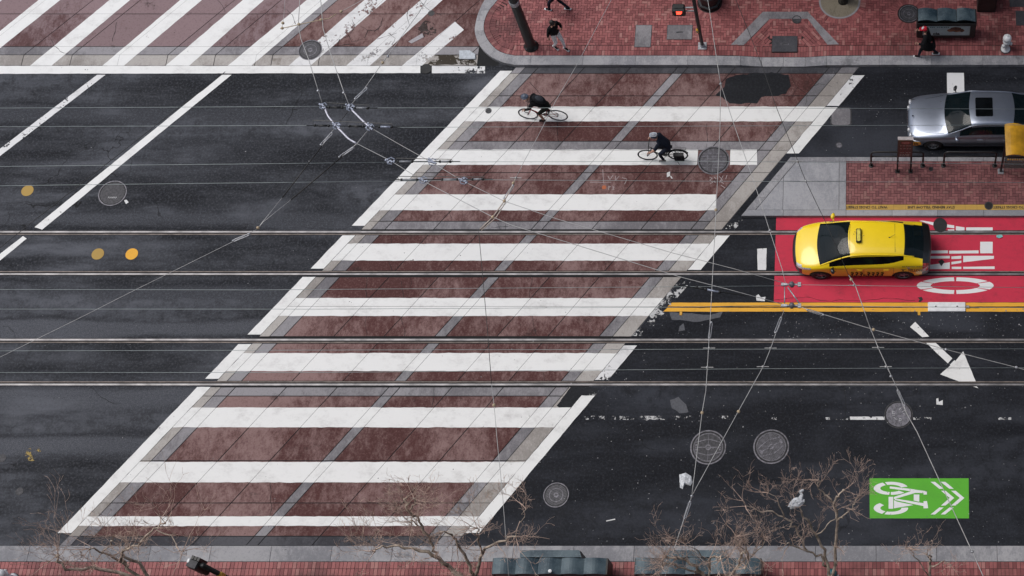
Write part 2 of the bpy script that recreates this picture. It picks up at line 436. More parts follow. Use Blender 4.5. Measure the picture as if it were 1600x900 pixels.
# ---- tram rails: y in the photo, side of the flangeway
RAILS = [(362.5, -1), (428.5, 1), (531.0, -1), (601.0, 1)]
rail_bands = []
rail_words = ['uppermost tram rail, passing under the yellow taxi roof edge', 'second tram rail from the top, under the near wheels of the taxi',
              'third tram rail from the top, just below the double yellow line', 'lowest tram rail, touching the tip of the white arrow']
for i, (py, sd) in enumerate(RAILS):
    yc = gy(py); root = thing('tram_rail', rail_words[i], 'rail', (0, yc, 0), 0, 'tram rails set in the street')
    mb = MB(); mb.box((XL-60, -.030, 0), (XR+60, .030, .016)); mb.build('rail_head', STEEL, root)
    mb = MB(); mb.box((XL-60, min(sd*.031, sd*.072), 0), (XR+60, max(sd*.031, sd*.072), .005)); mb.build('flange_groove', GROOVE, root)
    mb = MB(); mb.box((XL-60, min(sd*.073, sd*.106), 0), (XR+60, max(sd*.073, sd*.106), .014)); mb.build('rail_lip', RAILSIDE, root)
    mb = MB(); mb.box((XL-60, min(-sd*.031, -sd*.046), 0), (XR+60, max(-sd*.031, -sd*.046), .010)); mb.build('rail_sealant', GROOVE, root)
    lo, hi = yc - .06, yc + .06
    if sd < 0: lo = yc - .11
    else: hi = yc + .11
    rail_bands.append((lo, hi))

# ---- crosswalk paving: strips run along slope KD (dx/dy on the ground)
KD = .7258
def u_of(px, py): v = G(px, py); return v.x - KD*v.y
def xat(u, y): return u + KD*y
U_WL0, U_WL1 = u_of(92, 831), u_of(92, 831) + .43
U_J = [U_WL1 + .005] + [u_of(p, 297) for p in (638.7, 660, 735, 810, 886, 902.5, 979, 1055, 1132, 1152, 1180)]
U_WR0, U_WR1 = U_J[-1] + .01, U_J[-1] + .44
COLK = ['b', 'g', 'r', 'r', 'r', 'g', 'r', 'r', 'r', 'g', 'b']
paving = mesh_obj('crosswalk_paving', [(xat(U_WL1, y), y, .002) if s == 0 else (xat(U_WR0, y), y, .002) for y in (Y_KERB_B+.01,) for s in (0, 1)] +
                  [(xat(U_WR0, Y_KERB_T), Y_KERB_T, .002), (xat(U_WL1, Y_KERB_T), Y_KERB_T, .002)], [(0, 1, 2, 3)], GROOVE)
tag(paving, 'red brown concrete crosswalk running diagonally across the street', None, None, 'structure')
ROWS = []   # (py top, py bottom, kind)
for a, b, k in [(105, 115, 'gut'), (115, 150, ''), (150, 221, ''), (221, 235, 'band'), (235, 270, ''), (270, 346, ''), (346, 359, 'band'),
                (367, 424, ''), (433, 479, ''), (479, 526, ''), (536.5, 596, ''), (605, 619, 'band'), (619, 720, ''), (720, 786, ''), (786, 838, ''), (838, 853, 'gut')]:
    ROWS.append((gy(b), gy(a), k))
CELLS = []
random.seed(3)
for r, (y0, y1, k) in enumerate(ROWS):
    for band in rail_bands:
        if y0 < band[1] and y1 > band[0]:
            if y0 > band[0]: y0 = band[1] + .004
            else: y1 = band[0] - .004
    for c in range(len(U_J)-1):
        u0, u1 = U_J[c], U_J[c+1]; kd = COLK[c]
        cell = ccw([(xat(u0, y0), y0), (xat(u1, y0), y0), (xat(u1, y1), y1), (xat(u0, y1), y1)])
        CELLS.append(inset(cell, .0050))
        mat = SLAB_RED
        if kd == 'b': mat = SLAB_BEIGE
        elif kd == 'g': mat = SLAB_GREY
        if k == 'band' and kd == 'r': mat = SLAB_GREY
        if k == 'gut': mat = SLAB_DARK if kd != 'b' else SLAB_GREY
        nm = {'b': 'edge_slab', 'g': 'strip_slab', 'r': 'slab'}[kd]
        g = .014 if not (kd == 'b') else .008
        q = inset(cell, g)
        dz = random.uniform(-.0015, .0015)
        slab(nm, q, .003, .012 + dz, mat, paving)
# asphalt patches in the crosswalk
def blob(pts, step=.15, amp=.06, seed=1): return ragged([g2(*p) for p in pts], amp, step, seed)
def patch(name, pts, z, mat, parent, label=None, amp=.06):
    o = marking(name, [[g2(*p) for p in pts]], z, mat, parent, label, amp=amp); return o
patch('asphalt_patch', [(1118, 149), (1132, 136), (1134, 124), (1150, 118), (1205, 113), (1232, 117), (1236, 135), (1228, 147), (1190, 152), (1183, 162), (1140, 162), (1128, 152)],
      .0155, ASPH_PATCH, paving, 'irregular dark asphalt patch in the crosswalk by the top kerb', .07)
patch('asphalt_patch', [(892, 605), (922, 605), (936, 607), (905, 637), (876, 639), (870, 634)], .0155, ASPH_PATCH, paving, 'small dark asphalt patch at the crosswalk edge below the lowest rail', .04)
# loose broken joints drawn as crack ribbons in the slabs
def crack(pts, parent, z=.0138, w=.012, seed=0, mat=GROOVE):
    P = [Vector(g2(*p)) for p in pts]; dense = []
    for a, b in zip(P, P[1:]):
        k = max(2, int((b-a).length/.12))
        for j in range(k):
            t = j/k; p = a + (b-a)*t; e = (b-a).normalized(); nn = Vector((-e.y, e.x))
            dense.append(p + nn*noise.noise(Vector((p.x*2.5, p.y*2.5, seed)))*.09)
    dense.append(P[-1]); mb = MB(); c = dense[0]
    for i in range(len(dense)-1):
        a, b = dense[i], dense[i+1]; e = (b-a).normalized(); nn = Vector((-e.y, e.x))
        wa = w*(.35 + abs(noise.noise(Vector((a.x*4, a.y*4, 2)))))
        mb.add([(p.x-c.x, p.y-c.y, z) for p in (a-nn*wa, b-nn*wa, b+nn*wa, a+nn*wa)], [(0, 1, 2, 3)])
    return mb.build('crack', mat, parent, loc=(c.x, c.y, 0))
for s, pts in enumerate([[(573, 432), (572, 452), (573, 472), (572, 494), (573, 526)], [(625, 440), (632, 470), (628, 500), (632, 526)],
                         [(832, 430), (828, 470), (833, 494), (840, 526)], [(855, 537), (851, 560), (851, 596)], [(612, 368), (613, 385), (610, 407), (613, 424)],
                         [(642, 432), (640, 450)], [(423, 740), (424, 770), (422, 806), (430, 825)], [(679, 605), (675, 640), (674, 668)],
                         [(1106, 225), (1108, 245)], [(1180, 120), (1100, 117)], [(829, 128), (845, 147), (850, 165)], [(872, 190), (873, 222)],
                         [(1236, 116), (1245, 135), (1262, 150)], [(1262, 116), (1270, 130), (1262, 142)], [(1262, 142), (1280, 130), (1300, 136)], [(1245, 135), (1230, 160)],
                         [(1262, 150), (1258, 164)], [(775, 347), (782, 359)], [(788, 347), (790, 359)], [(768, 353), (800, 352)],
                         [(1105, 192), (1106, 222)], [(700, 330), (707, 346)], [(1208, 200), (1218, 192)], [(1206, 214), (1200, 206)]]):
    crack(pts, paving, seed=s*3.7, w=.011)

# ---- darker newer asphalt on the right of the crosswalk, and in front of the island
def strip_poly(u_edge, y0, y1, xr): return [(xat(u_edge, y0), y0), (xr, y0), (xr, y1), (xat(u_edge, y1), y1)]
marking('asphalt_overlay', [strip_poly(U_WR0 + .02, Y_KERB_B, rail_bands[3][0]-.004, XR+50)], .004, ASPH_NEW, road, amp=0)
for a, b in ((3, 2), (2, 1), (1, 0)):
    marking('asphalt_overlay', [strip_poly(U_WR0 + .02, rail_bands[a][1]+.004, rail_bands[b][0]-.004, XR+50)], .004, ASPH_NEW, road, amp=0)
marking('asphalt_overlay', [strip_poly(U_WR0 + .02, rail_bands[0][1]+.004, Y_KERB_T-.01, XR+50)], .004, ASPH_NEW, road, amp=0)
# spilled pale patches on the right-hand asphalt
for pts in ([(1047, 625), (1060, 620), (1072, 632), (1076, 644), (1062, 646), (1050, 638)], [(1046, 488), (1110, 492), (1130, 486), (1125, 496), (1090, 503), (1050, 500)],
            [(1062, 510), (1068, 505), (1070, 516), (1060, 518)]):
    marking('asphalt_repair', [[g2(*p) for p in pts]], .0062, mat_plain('grey_filler', (.085, .088, .100), .8), road, amp=.05)
for s, pts in enumerate([[(466, 115), (470, 150), (455, 180), (448, 195)], [(400, 163), (450, 172), (470, 168)], [(1200, 468), (1260, 466), (1300, 471), (1380, 468), (1430, 470)],
                         [(140, 605), (170, 628), (190, 630)], [(10, 316), (90, 318)], [(1406, 612), (1410, 620), (1425, 618), (1435, 607)], [(1540, 500), (1548, 520), (1556, 515), (1562, 526)],
                         [(1500, 490), (1530, 505), (1560, 498)], [(1528, 480), (1545, 500)], [(1321, 606), (1320, 655)], [(1482, 606), (1480, 650)]]):
    crack(pts, road, z=.0085, seed=s*2.3, w=.011)

# ---- painted markings
road_marks = road
def stripe(pts, label, mat=P_WHITE, z=.0165, amp=.018, seed=0, cells=CELLS):
    return marking('crosswalk_stripe', [[g2(*p) for p in pts]], z, mat, road_marks, label, cells, amp, seed)
def row_at(px, py, dy): return px
STR = [  # y top, y bottom, u-left reference px on that row, right px on that row
    (167, 190, 'topmost white stripe of the diagonal crosswalk, under the first cyclist', 720, 1297, P_WHITE),
    (234, 258, 'second white stripe, under the second cyclist', 655, 1183, P_WHITE),
    (304, 329, 'third white stripe, level with the boarding island', 588, 1119, P_WHITE),
    (381, 407.5, 'fourth white stripe, between the upper two rails', 506, 1112, P_WHITE),
    (466, 494, 'fifth white stripe, ending at the double yellow line', 432, 1040, P_WHITE),
    (552, 580, 'sixth white stripe, between the lower two rails', 345, 965, P_WHITE),
    (637, 668, 'seventh white stripe, below the lowest rail', 262, 885, P_WHITE),
    (722, 754, 'eighth white stripe, second from the bottom kerb', 180, 815, P_WHITE),
    (807, 822, 'lowest white stripe of the crosswalk, beside the bottom kerb', 108, 745, P_WHITE)]
EXTRA = []   # cells for the part of a stripe outside the slabs
for i, (a, b, lab, lx, rx, m) in enumerate(STR):
    y1, y0 = gy(a), gy(b)
    ul = U_WL1 + .002; ur = U_J[-1] if i not in (1, 2) else None
    pl = [(xat(ul, y0), y0), (xat(ul, y1), y1)]
    if ur is not None: pr = [(xat(ur, y1), y1), (xat(ur, y0), y0)]
    else: pr = [g2(rx, a), g2(rx, b)]
    poly = pl + pr
    if i == 1:   # cut out around the big grating
        xa = G(1090, 246).x; xb = G(1141, 246).x
        polys = [[pl[0], pl[1], (xa, y1), (xa, y0)], [(xb, y0), (xb, y1)] + pr]
    else: polys = [poly]
    marking('crosswalk_stripe', polys, .0165, m, road_marks, lab, CELLS, .024, i*1.7)
# long edge lines, broken at the rails
def edge_line(u0, u1, segs, lab, mat, seed=0):
    for a, b in segs:
        y1, y0 = gy(a), gy(b)
        marking('edge_line', [[(xat(u0, y0), y0), (xat(u1, y0), y0), (xat(u1, y1), y1), (xat(u0, y1), y1)]], .0170, mat, road_marks, lab, None, .016, seed + a)
edge_line(U_WL0, U_WL1, [(111, 353), (368, 420), (433, 523), (538, 592), (605, 833)], 'white line along the left edge of the crosswalk', P_WHITE)
edge_line(U_WR0, U_WR1, [(118, 166), (540, 594)], 'scuffed white line along the right edge of the crosswalk', P_WHITE_W)
edge_line(U_WR0, U_WR1, [(168, 240), (618, 833)], 'white line along the right edge of the crosswalk', P_WHITE)
edge_line(U_WR0, U_WR1, [(368, 422)], 'white line along the right edge of the crosswalk', P_WHITE)
edge_line(U_WR0, U_WR1, [(436, 525), (344, 358), (606, 617)], 'chipped white line along the right edge of the crosswalk', P_WHITE_G)
def quad_mark(name, pts, mat, label=None, z=.0085, amp=.012, seed=0):
    return marking(name, [[g2(*p) for p in pts]], z, mat, road_marks, label, None, amp, seed)
# lane lines of the cross street
quad_mark('lane_line', [(152, 117), (165, 117), (-40, 275), (-40, 263)], P_WHITE_W, 'worn white lane line slanting at the far left', seed=3)
quad_mark('lane_line', [(346, 117), (362, 117), (66, 359), (54, 355)], P_WHITE, 'long white lane line slanting past the round cover', seed=4)
quad_mark('lane_line', [(36, 369), (42, 373), (-30, 432), (-36, 425)], P_WHITE, 'white lane line below the uppermost rail', seed=5)
# yellow centre line
for a, b, l in ((473, 479, 'upper stroke of the double yellow line'), (481, 487, 'lower stroke of the double yellow line')):
    quad_mark('centre_line', [(1050 if a == 473 else 1043, a), (1700, a), (1700, b), (1043 if a == 473 else 1036, b)], P_YEL, l, z=.0088, amp=.010, seed=a)
# thin broken lane line lower right
for x0, x1 in ((905, 962), (968, 1040), (1045, 1092), (1105, 1140)):
    quad_mark('lane_line', [(x0, 650), (x1, 650), (x1, 656), (x0, 656)], P_WHITE_G, None, seed=x0)
quad_mark('lane_line', [(1328, 651), (1382, 651), (1382, 656), (1328, 656)], P_WHITE_W, None, seed=2)
for x0, x1 in ((1205, 1225), (1290, 1325), (1427, 1455), (1560, 1580)):
    quad_mark('lane_line', [(x0, 652), (x1, 652), (x1, 656), (x0, 656)], P_WHITE_G, None, seed=x0)
# short white bars
quad_mark('lane_bar', [(1183, 389), (1198, 388), (1197, 422), (1184, 422)], P_WHITE_W, 'short worn white bar between crosswalk and red lane', seed=1)
quad_mark('lane_bar', [(1479.5, 114), (1506, 114), (1507, 150), (1480, 150)], P_WHITE_N, 'white bar painted beside the grey sedan', seed=2)
# direction arrow
quad_mark('arrow', [(1422, 511), (1430, 503), (1452, 526), (1441, 527)], P_WHITE, 'tail of the slanting white arrow', seed=8)
quad_mark('arrow', [(1447, 536), (1462, 536), (1488, 560), (1481, 568)], P_WHITE, 'shaft of the slanting white arrow', seed=9)
quad_mark('arrow', [(1505, 549), (1525, 597), (1498, 596), (1469, 585), (1485, 571), (1484, 570), (1491, 563), (1493, 564)], P_WHITE, 'head of the slanting white arrow', seed=10)
quad_mark('arrow', [(1521, 604), (1526, 604), (1529, 607)], P_WHITE, None, seed=10)
# yellow survey dots
def disc_mark(name, px, py, rx, mat, label, z=.0085, ry=None):
    c = G(px, py); n = 28; r = rx
    pts = [(c.x + r*math.cos(2*math.pi*k/n), c.y + (ry or r)*math.sin(2*math.pi*k/n)) for k in range(n)]
    return marking(name, [pts], z, mat, road_marks, label, None, .006)
disc_mark('paint_dot', 43, 298, .205, P_YEL_D, 'dull yellow painted dot at the far left')
disc_mark('paint_dot', 153, 397, .205, P_YEL_D, 'dull yellow painted dot between the rails')
disc_mark('paint_dot', 206, 397, .205, P_YEL, 'bright yellow painted dot between the rails')
disc_mark('paint_dot', 52, 709, .24, P_YEL_G, 'almost worn away yellow dot on the left asphalt')
# chalk survey marks in the crosswalk
CHALK = mat_paint('chalk', (.42, .36, .36), .30, 6.0)
def stroke_mark(name, lines, w, mat, label, z=.0172, parent=None):
    mb = MB(); c = Vector(g2(*lines[0][0]))
    for ln in lines:
        P = [Vector(g2(*p)) for p in ln]
        for a, b in zip(P, P[1:]):
            e = (b-a).normalized(); nn = Vector((-e.y, e.x))*w
            mb.add([(q.x-c.x, q.y-c.y, z) for q in (a-nn-e*w*.4, b-nn+e*w*.4, b+nn+e*w*.4, a+nn-e*w*.4)], [(0, 1, 2, 3)])
    o = mb.build(name, mat, parent or road_marks, loc=(c.x, c.y, 0))
    if label: o['label'] = label
    return o
stroke_mark('chalk_mark', [[(922, 285), (955, 285)], [(942, 265), (943, 286)], [(950, 275), (953, 281), (958, 274)], [(962, 275), (962, 282), (967, 276)], [(972, 278), (980, 280), (976, 288)]],
            .008, CHALK, 'faint chalk survey marks in the red paving')
stroke_mark('chalk_mark', [[(951, 291), (951, 297)], [(951, 291), (954, 292), (951, 294)], [(957, 291), (960, 293), (957, 294), (960, 296), (956, 297)]], .008, CHALK, 'small chalk P3 in the red paving')
stroke_mark('chalk_mark', [[(1109, 277), (1113, 279), (1109, 282), (1114, 285), (1110, 287)], [(1116, 277), (1119, 280), (1116, 283), (1119, 286), (1115, 284), (1119, 280)],
                           [(1124, 276), (1129, 282), (1124, 285)], [(1130, 275), (1125, 284), (1131, 287)], [(1136, 274), (1134, 280)], [(1127, 290), (1133, 294)]], .010, CHALK, 'chalk 38 and X under the large grating')
disc_mark('paint_dot', 944, 293, .075, mat_paint('orange_paint', (.42, .12, .05), .15, 8), 'tiny orange survey dot in the red paving', z=.0172)

# ---- red lane with the word ONLY
red = []
for a, b in ((338, None), (None, None), (None, 472)): pass
y_top, y_bot = gy(338.5), gy(472.5)
xl = lambda y: G(1213, 338).x + (G(1209, 472).x - G(1213, 338).x)*(y_top - y)/(y_top - y_bot)
bands = [(rail_bands[0][1]+.003, y_top), (rail_bands[1][1]+.003, rail_bands[0][0]-.003), (y_bot, rail_bands[1][0]-.003)]
lane = MB()
for y0, y1 in bands: lane.sheet([(xl(y0), y0), (XR+30, y0), (XR+30, y1), (xl(y1), y1)], .008)
red_lane = lane.build('red_lane', P_RED, road); red_lane['label'] = 'red painted transit lane under the yellow taxi'
def lane_word(name, polys, label, mat=P_WHITE_N):
    o = marking(name, [[g2(*p) for p in q] for q in polys], .0120, mat, red_lane, label, None, .006); return o
def ring_poly(cx, cy, rx, ry, ix, iy, a0, a1, n=10):
    o = [(cx+rx*math.cos(a0+(a1-a0)*k/n), cy+ry*math.sin(a0+(a1-a0)*k/n)) for k in range(n+1)]
    i = [(cx+ix*math.cos(a0+(a1-a0)*k/n), cy+iy*math.sin(a0+(a1-a0)*k/n)) for k in range(n+1)]
    return o + i[::-1]
O = []
for a0, a1 in ((R(2)+math.pi/2+.0, math.pi/2+R(58)), (math.pi/2+R(63), math.pi*1.5-R(63)), (math.pi*1.5-R(58), math.pi*1.5-R(2)), (math.pi*1.5+R(2), math.pi*1.5+R(58)),
               (math.pi*1.5+R(63), math.pi*2.5-R(63)), (math.pi*2.5-R(58), math.pi*2.5-R(2))):
    O.append(ring_poly(1492.5, 446.5, 60, 13, 38.5, 7, a0, a1))
lane_word('lane_letter', O, 'white stencilled letter O on the red lane')
lane_word('lane_letter', [[(1505, 400), (1553, 400), (1553, 404.5), (1505, 410)], [(1486.5, 401), (1502, 400), (1502, 404.5), (1486.5, 405)], [(1486.5, 409.5), (1502, 407.5), (1502, 411), (1486.5, 413.5)],
                          [(1432, 400.5), (1484, 400), (1484, 404), (1432, 404.5)], [(1432, 417), (1484, 410), (1484, 420.5), (1432, 421)], [(1487, 417), (1502, 417), (1502, 420.5), (1487, 420.5)], [(1505, 417), (1554, 416.5), (1554, 420.5), (1505, 420.5)]],
          'white stencilled letter N on the red lane behind the taxi')
lane_word('lane_letter', [[(1531.5, 378), (1551, 378), (1551, 396), (1531.5, 396)], [(1483, 392), (1529, 391.5), (1529, 396), (1483, 396.5)], [(1432, 392), (1481, 391.5), (1481, 396), (1432, 396.5)]],
          'white stencilled letter L on the red lane behind the taxi')
lane_word('lane_letter', [[(1509.5, 355.5), (1551, 355.5), (1551, 360.3), (1509.5, 360.3)], [(1493.5, 353.5), (1507, 355.5), (1507, 360.3), (1493.5, 360.3)], [(1436, 345), (1442, 345), (1491, 352.5), (1491, 357), (1460, 353)],
                          [(1481, 359), (1491, 358.5), (1491, 360.4), (1481, 360.4)]], 'white stencilled letter Y on the red lane beside the island')

# ---- green bicycle box
gbox = marking('bike_lane_box', [[g2(*p) for p in ((1358.5, 747.5), (1513.5, 747.5), (1514, 810), (1359, 810))]], .0082, P_GREEN, road, 'bright green bicycle lane box with white bicycle and chevrons', None, .004)
zx = lambda x, y: (1320 + x/6.667, 720 + y/6.667)
def gb(name, polys, label):
    return marking(name, [[g2(*zx(*p)) for p in q] for q in polys], .0125, P_WHITE_N, gbox, label, None, .004)
def arc(cx, cy, rx, ry, ix, iy, d0, d1, n=12): return ring_poly(cx, cy, rx, ry, ix, iy, R(d0), R(d1), n)
gb('bicycle_symbol', [arc(480, 288, 180, 68, 110, 38, 96, 242), arc(480, 288, 180, 68, 110, 38, 250, 345), arc(480, 288, 180, 68, 110, 38, 40, 90)], 'upper wheel of the white bicycle symbol')
gb('bicycle_symbol', [arc(480, 494, 180, 68, 110, 38, 120, 230), arc(480, 494, 180, 68, 110, 38, -5, 112)], 'lower wheel of the white bicycle symbol')
gb('bicycle_symbol', [[(468, 268), (478, 268), (735, 300), (690, 318), (468, 290)], [(512, 378), (735, 302), (855, 318), (855, 353), (820, 353), (820, 338), (735, 335), (512, 402)],
                      [(456, 376), (504, 376), (504, 500), (456, 500)], [(718, 352), (776, 352), (776, 428), (718, 415)], [(522, 398), (560, 400), (820, 442), (820, 422), (856, 420), (868, 494), (820, 497), (818, 472), (522, 410)],
                      [(512, 410), (540, 425), (716, 462), (600, 482), (512, 496)]], 'frame of the white bicycle symbol')
for k, dx in enumerate((0, 105)):
    gb('chevron', [[(893+dx, 220), (940+dx, 220), (1030+dx, 293), (985+dx, 293)], [(1002+dx, 313), (1050+dx, 313), (1140+dx, 388), (1050+dx, 467), (1002+dx, 467), (1092+dx, 388)], [(985+dx, 487), (1030+dx, 487), (940+dx, 560), (893+dx, 560)]],
       ('left' if k == 0 else 'right') + ' white chevron in the green box')

# ---- cross street at the top left: mauve slabs and white stripes
K2 = .850
def x2(pxtop, y): v = G(pxtop, 0); return v.x + K2*(y - v.y)
y73, y86, y103, y115, y22, ym = gy(73), gy(86), gy(103), gy(115), gy(22), gy(-150)
cross = mesh_obj('cross_street_paving', [(-90, y103, .002), (G(790, 0).x, y103, .002), (G(790, 0).x+2, ym, .002), (-90, ym, .002)], [(0, 1, 2, 3)], GROOVE)
tag(cross, 'mauve concrete paving of the crossing street with white stripes at top left', None, None, 'structure')
cell2 = []
xcols = [-300, -225, -150, -75, 0, 72, 146, 220, 293, 367, 440, 503, 528, 600, 675, 750, 830, 900]
corner_clip = [(-60, y103-1), (G(752, 50).x, y103-1), (G(752, 50).x, ym+1), (-60, ym+1)]
for (ya, yb, kk) in ((y22, ym, 'm'), (y73, y22, 'm'), (y86, y73, 'g'), (y103, y86, 'e')):
    for c in range(len(xcols)-1):
        if kk == 'e':
            q = [(x2(xcols[c], y86), ya), (x2(xcols[c+1], y86), ya), (x2(xcols[c+1], y86), yb), (x2(xcols[c], y86), yb)]
        else:
            q = [(x2(xcols[c], ya), ya), (x2(xcols[c+1], ya), ya), (x2(xcols[c+1], yb), yb), (x2(xcols[c], yb), yb)]
        q = clip(ccw(q), ccw(corner_clip))
        if len(q) < 3 or abs(area2(q)) < .05: continue
        cell2.append(inset(ccw(q), .003))
        mat = SLAB_MAUVE if kk == 'm' else (SLAB_GREY if kk == 'g' else SLAB_BEIGE)
        if kk == 'm' and xcols[c] >= 528: mat = SLAB_RED
        if xcols[c] == 503 and kk == 'm': mat = SLAB_GREY
        slab('slab' if kk == 'm' else ('strip_slab' if kk == 'g' else 'edge_slab'), inset(ccw(q), .012), .003, .012 + random.uniform(-.0015, .0015), mat, cross)
S2 = [((-32, 0), (4, 0), (-118, 104), (-155, 104), P_WHITE, 'white stripe cut by the top left corner'),
      ((61, 0), (95, 0), (-35, 104), (-68, 104), P_WHITE, 'leftmost full white stripe of the crossing street'),
      ((172, 0), (204, 0), (80, 104), (46, 104), P_WHITE, 'second white stripe from the left on the mauve paving'),
      ((282, 0), (316, 0), (193, 104), (159, 104), P_WHITE, 'third white stripe from the left on the mauve paving'),
      ((380, 0), (413, 0), (295, 104), (258, 104), P_WHITE, 'fourth white stripe from the left on the mauve paving'),
      ((480, 0), (513, 0), (392, 104), (355, 104), P_WHITE, 'white stripe under the cluster of hanging wires'),
      ((570, 0), (604, 0), (484, 104), (450, 104), P_WHITE_W, 'patchy white stripe beside the round iron cover'),
      ((658, 0), (692, 0), (577, 104), (540, 104), P_WHITE_W, 'badly cracked white stripe near the brick corner'),
      ((711, 34), (725, 47), (658, 104), (627, 104), P_WHITE_W, 'short broken white stripe beside the rounded kerb')]
for i, (a, b, c, d, m, lab) in enumerate(S2):
    if a[1] == 0:   # carry on past the frame
        a2 = (a[0] + (a[0]-d[0]), a[1] - 104); b2 = (b[0] + (b[0]-c[0]), b[1] - 104)
        poly = [g2(*a2), g2(*a), g2(*d), g2(*c), g2(*b), g2(*b2)]
    else: poly = [g2(*a), g2(*d), g2(*c), g2(*b)]
    marking('crosswalk_stripe', [poly], .0165, m, road, lab, cell2, .016, i*2.1)
marking('stop_line', [[g2(*p) for p in ((-160, 103.3), (657, 103.3), (657, 114.5), (-160, 116))]], .0168, P_WHITE, road, 'long white line along the lower edge of the mauve paving', None, .012, 3)
marking('stop_line', [[g2(*p) for p in ((675, 103.3), (758, 103.8), (758, 114.8), (675, 114.8))]], .0168, P_WHITE_W, road, 'short dirty white line below the rounded kerb', None, .014, 6)
for s, pts in enumerate([[(80, 63), (83, 73), (95, 80), (107, 84)], [(341, 0), (348, 14), (352, 20)], [(552, 30), (556, 40), (545, 55), (550, 66), (565, 62)], [(565, 40), (575, 48), (570, 60)], [(545, 55), (532, 62), (528, 72)],
                         [(640, 10), (636, 24), (640, 40)], [(655, 0), (662, 10), (672, 18), (690, 24)], [(598, 28), (596, 40), (585, 50)], [(608, 52), (616, 60), (612, 70)], [(590, 62), (605, 56), (620, 52)],
                         [(182, 35), (176, 65)], [(448, 15), (456, 24), (462, 38)], [(575, 48), (590, 46), (598, 30)], [(520, 72), (540, 70), (556, 72)]]):
    crack(pts, cross, z=.0180, seed=s*5.1, w=.012)
marking('oil_stain', [[g2(*p) for p in ((650, 45), (665, 32), (680, 38), (682, 52), (664, 60), (652, 56))]], .0142, mat_paint('oil_stain', (.03, .018, .016), .46, 2.4), cross, None, None, .09)
marking('dirt_stain', [[g2(*p) for p in ((668, 101), (680, 86), (735, 87), (742, 96), (755, 101))]], .0142, mat_paint('gutter_dirt', (.035, .026, .016), .42, 1.6), cross, None, None, .08)
# ================================================================== SIDEWALKS, KERBS, ISLAND
KZ = .15
# ramp in the top sidewalk
RX0, RX1 = G(1150, 87, KZ).x, G(1300, 87, KZ).x
RXa, RXb = G(1190, 87, KZ).x, G(1258, 87, KZ).x
RY0, RY1 = gy(87, KZ), gy(30, KZ)
def side_z(x, y):
    t = max(0.0, min(1.0, (RY1 - y)/(RY1 - RY0)))
    if x < RX0 or x > RX1: k = 0
    elif x < RXa: k = (x-RX0)/(RXa-RX0)
    elif x > RXb: k = (RX1-x)/(RX1-RXb)
    else: k = 1
    return KZ - .115*t*max(0, min(1, k))
def in_poly(p, poly):
    x, y = p; ins = False
    for i in range(len(poly)):
        (x1, y1), (x2_, y2_) = poly[i], poly[(i+1) % len(poly)]
        if (y1 > y) != (y2_ > y) and x < (x2_-x1)*(y-y1)/(y2_-y1) + x1: ins = not ins
    return ins
class Bricks:
    def __init__(s): s.mb = MB()
    def brick(s, cx, cy, lx, ly, rot=0.0, zf=None, dz0=0.0, taper=0.0):
        c, sn = math.cos(rot), math.sin(rot); dz = random.uniform(-.0025, .0025) + dz0
        v = []
        for sx, sy in ((-1, -1), (1, -1), (1, 1), (-1, 1)):
            w = lx/2*(1 + taper*sy); dx, dy = sx*w, sy*ly/2
            v.append((cx + dx*c - dy*sn, cy + dx*sn + dy*c))
        zt = [(zf(*p) if zf else KZ) + dz for p in v]
        s.mb.add([(p[0], p[1], z - .03) for p, z in zip(v, zt)] + [(p[0], p[1], z) for p, z in zip(v, zt)],
                 [(4, 5, 6, 7), (0, 1, 5, 4), (1, 2, 6, 5), (2, 3, 7, 6), (3, 0, 4, 7)])
    def herringbone(s, x0, x1, y0, y1, ok, zf=None, bl=.205, bw=.1025, gap=.011, lim=None):
        # 90 degree herringbone: each L of one lying and one standing brick, shifted diagonally
        n = int((x1-x0)/bw) + 8; m = int((y1-y0)/bw) + 8
        for r in range(-4, m):
            for q in range(-4, n):
                k = (q - r) % 4
                X = x0 + q*bw; Y = y0 + r*bw
                if k == 0:
                    cx, cy, lx, ly = X + bw, Y + bw/2, bl-gap, bw-gap
                elif k == 3:
                    cx, cy, lx, ly = X + bw/2, Y + bw, bw-gap, bl-gap
                else: continue
                if lim:      # cut bricks along the straight borders
                    xa, xb, ya, yb = max(cx-lx/2, lim[0]), min(cx+lx/2, lim[1]), max(cy-ly/2, lim[2]), min(cy+ly/2, lim[3])
                    if xb-xa < .02 or yb-ya < .02: continue
                    cx, cy, lx, ly = (xa+xb)/2, (ya+yb)/2, xb-xa, yb-ya
                if ok(cx, cy, lx, ly): s.brick(cx, cy, lx, ly, 0, zf)

# ---- top sidewalk with rounded corner
outer = [(757, 0), (749, 16), (744, 32), (742, 50), (749, 70), (765, 87), (785, 97), (803, 101)]
inner = [(777, 0), (764, 16), (757, 32), (756, 47), (762, 62), (775, 77), (790, 84), (805, 87)]
def spline(pts, n):
    P = [Vector(p) for p in pts]; P = [P[0]*2-P[1]] + P + [P[-1]*2-P[-2]]; out = []
    for i in range(1, len(P)-2):
        for k in range(n):
            t = k/n; a, b, c, d = P[i-1], P[i], P[i+1], P[i+2]
            out.append(.5*((2*b) + (c-a)*t + (2*a-5*b+4*c-d)*t*t + (3*b-a-3*c+d)*t**3))
    out.append(P[-2]); return out
oc = [Vector(g2(p.x, p.y, KZ)) for p in spline([(790, -60), (772, -25)] + outer, 5)]
ic = [Vector(g2(p.x, p.y, KZ)) for p in spline([(815, -60), (793, -25)] + inner, 5)]
yk0, yk1 = gy(101.3, KZ), gy(87, KZ)
XEND = XR + 12
sw_top = MB()
base_poly = [tuple(p) for p in ic] + [(XEND, yk1), (XEND, gy(-170, KZ)), (ic[0].x+3, gy(-170, KZ))]
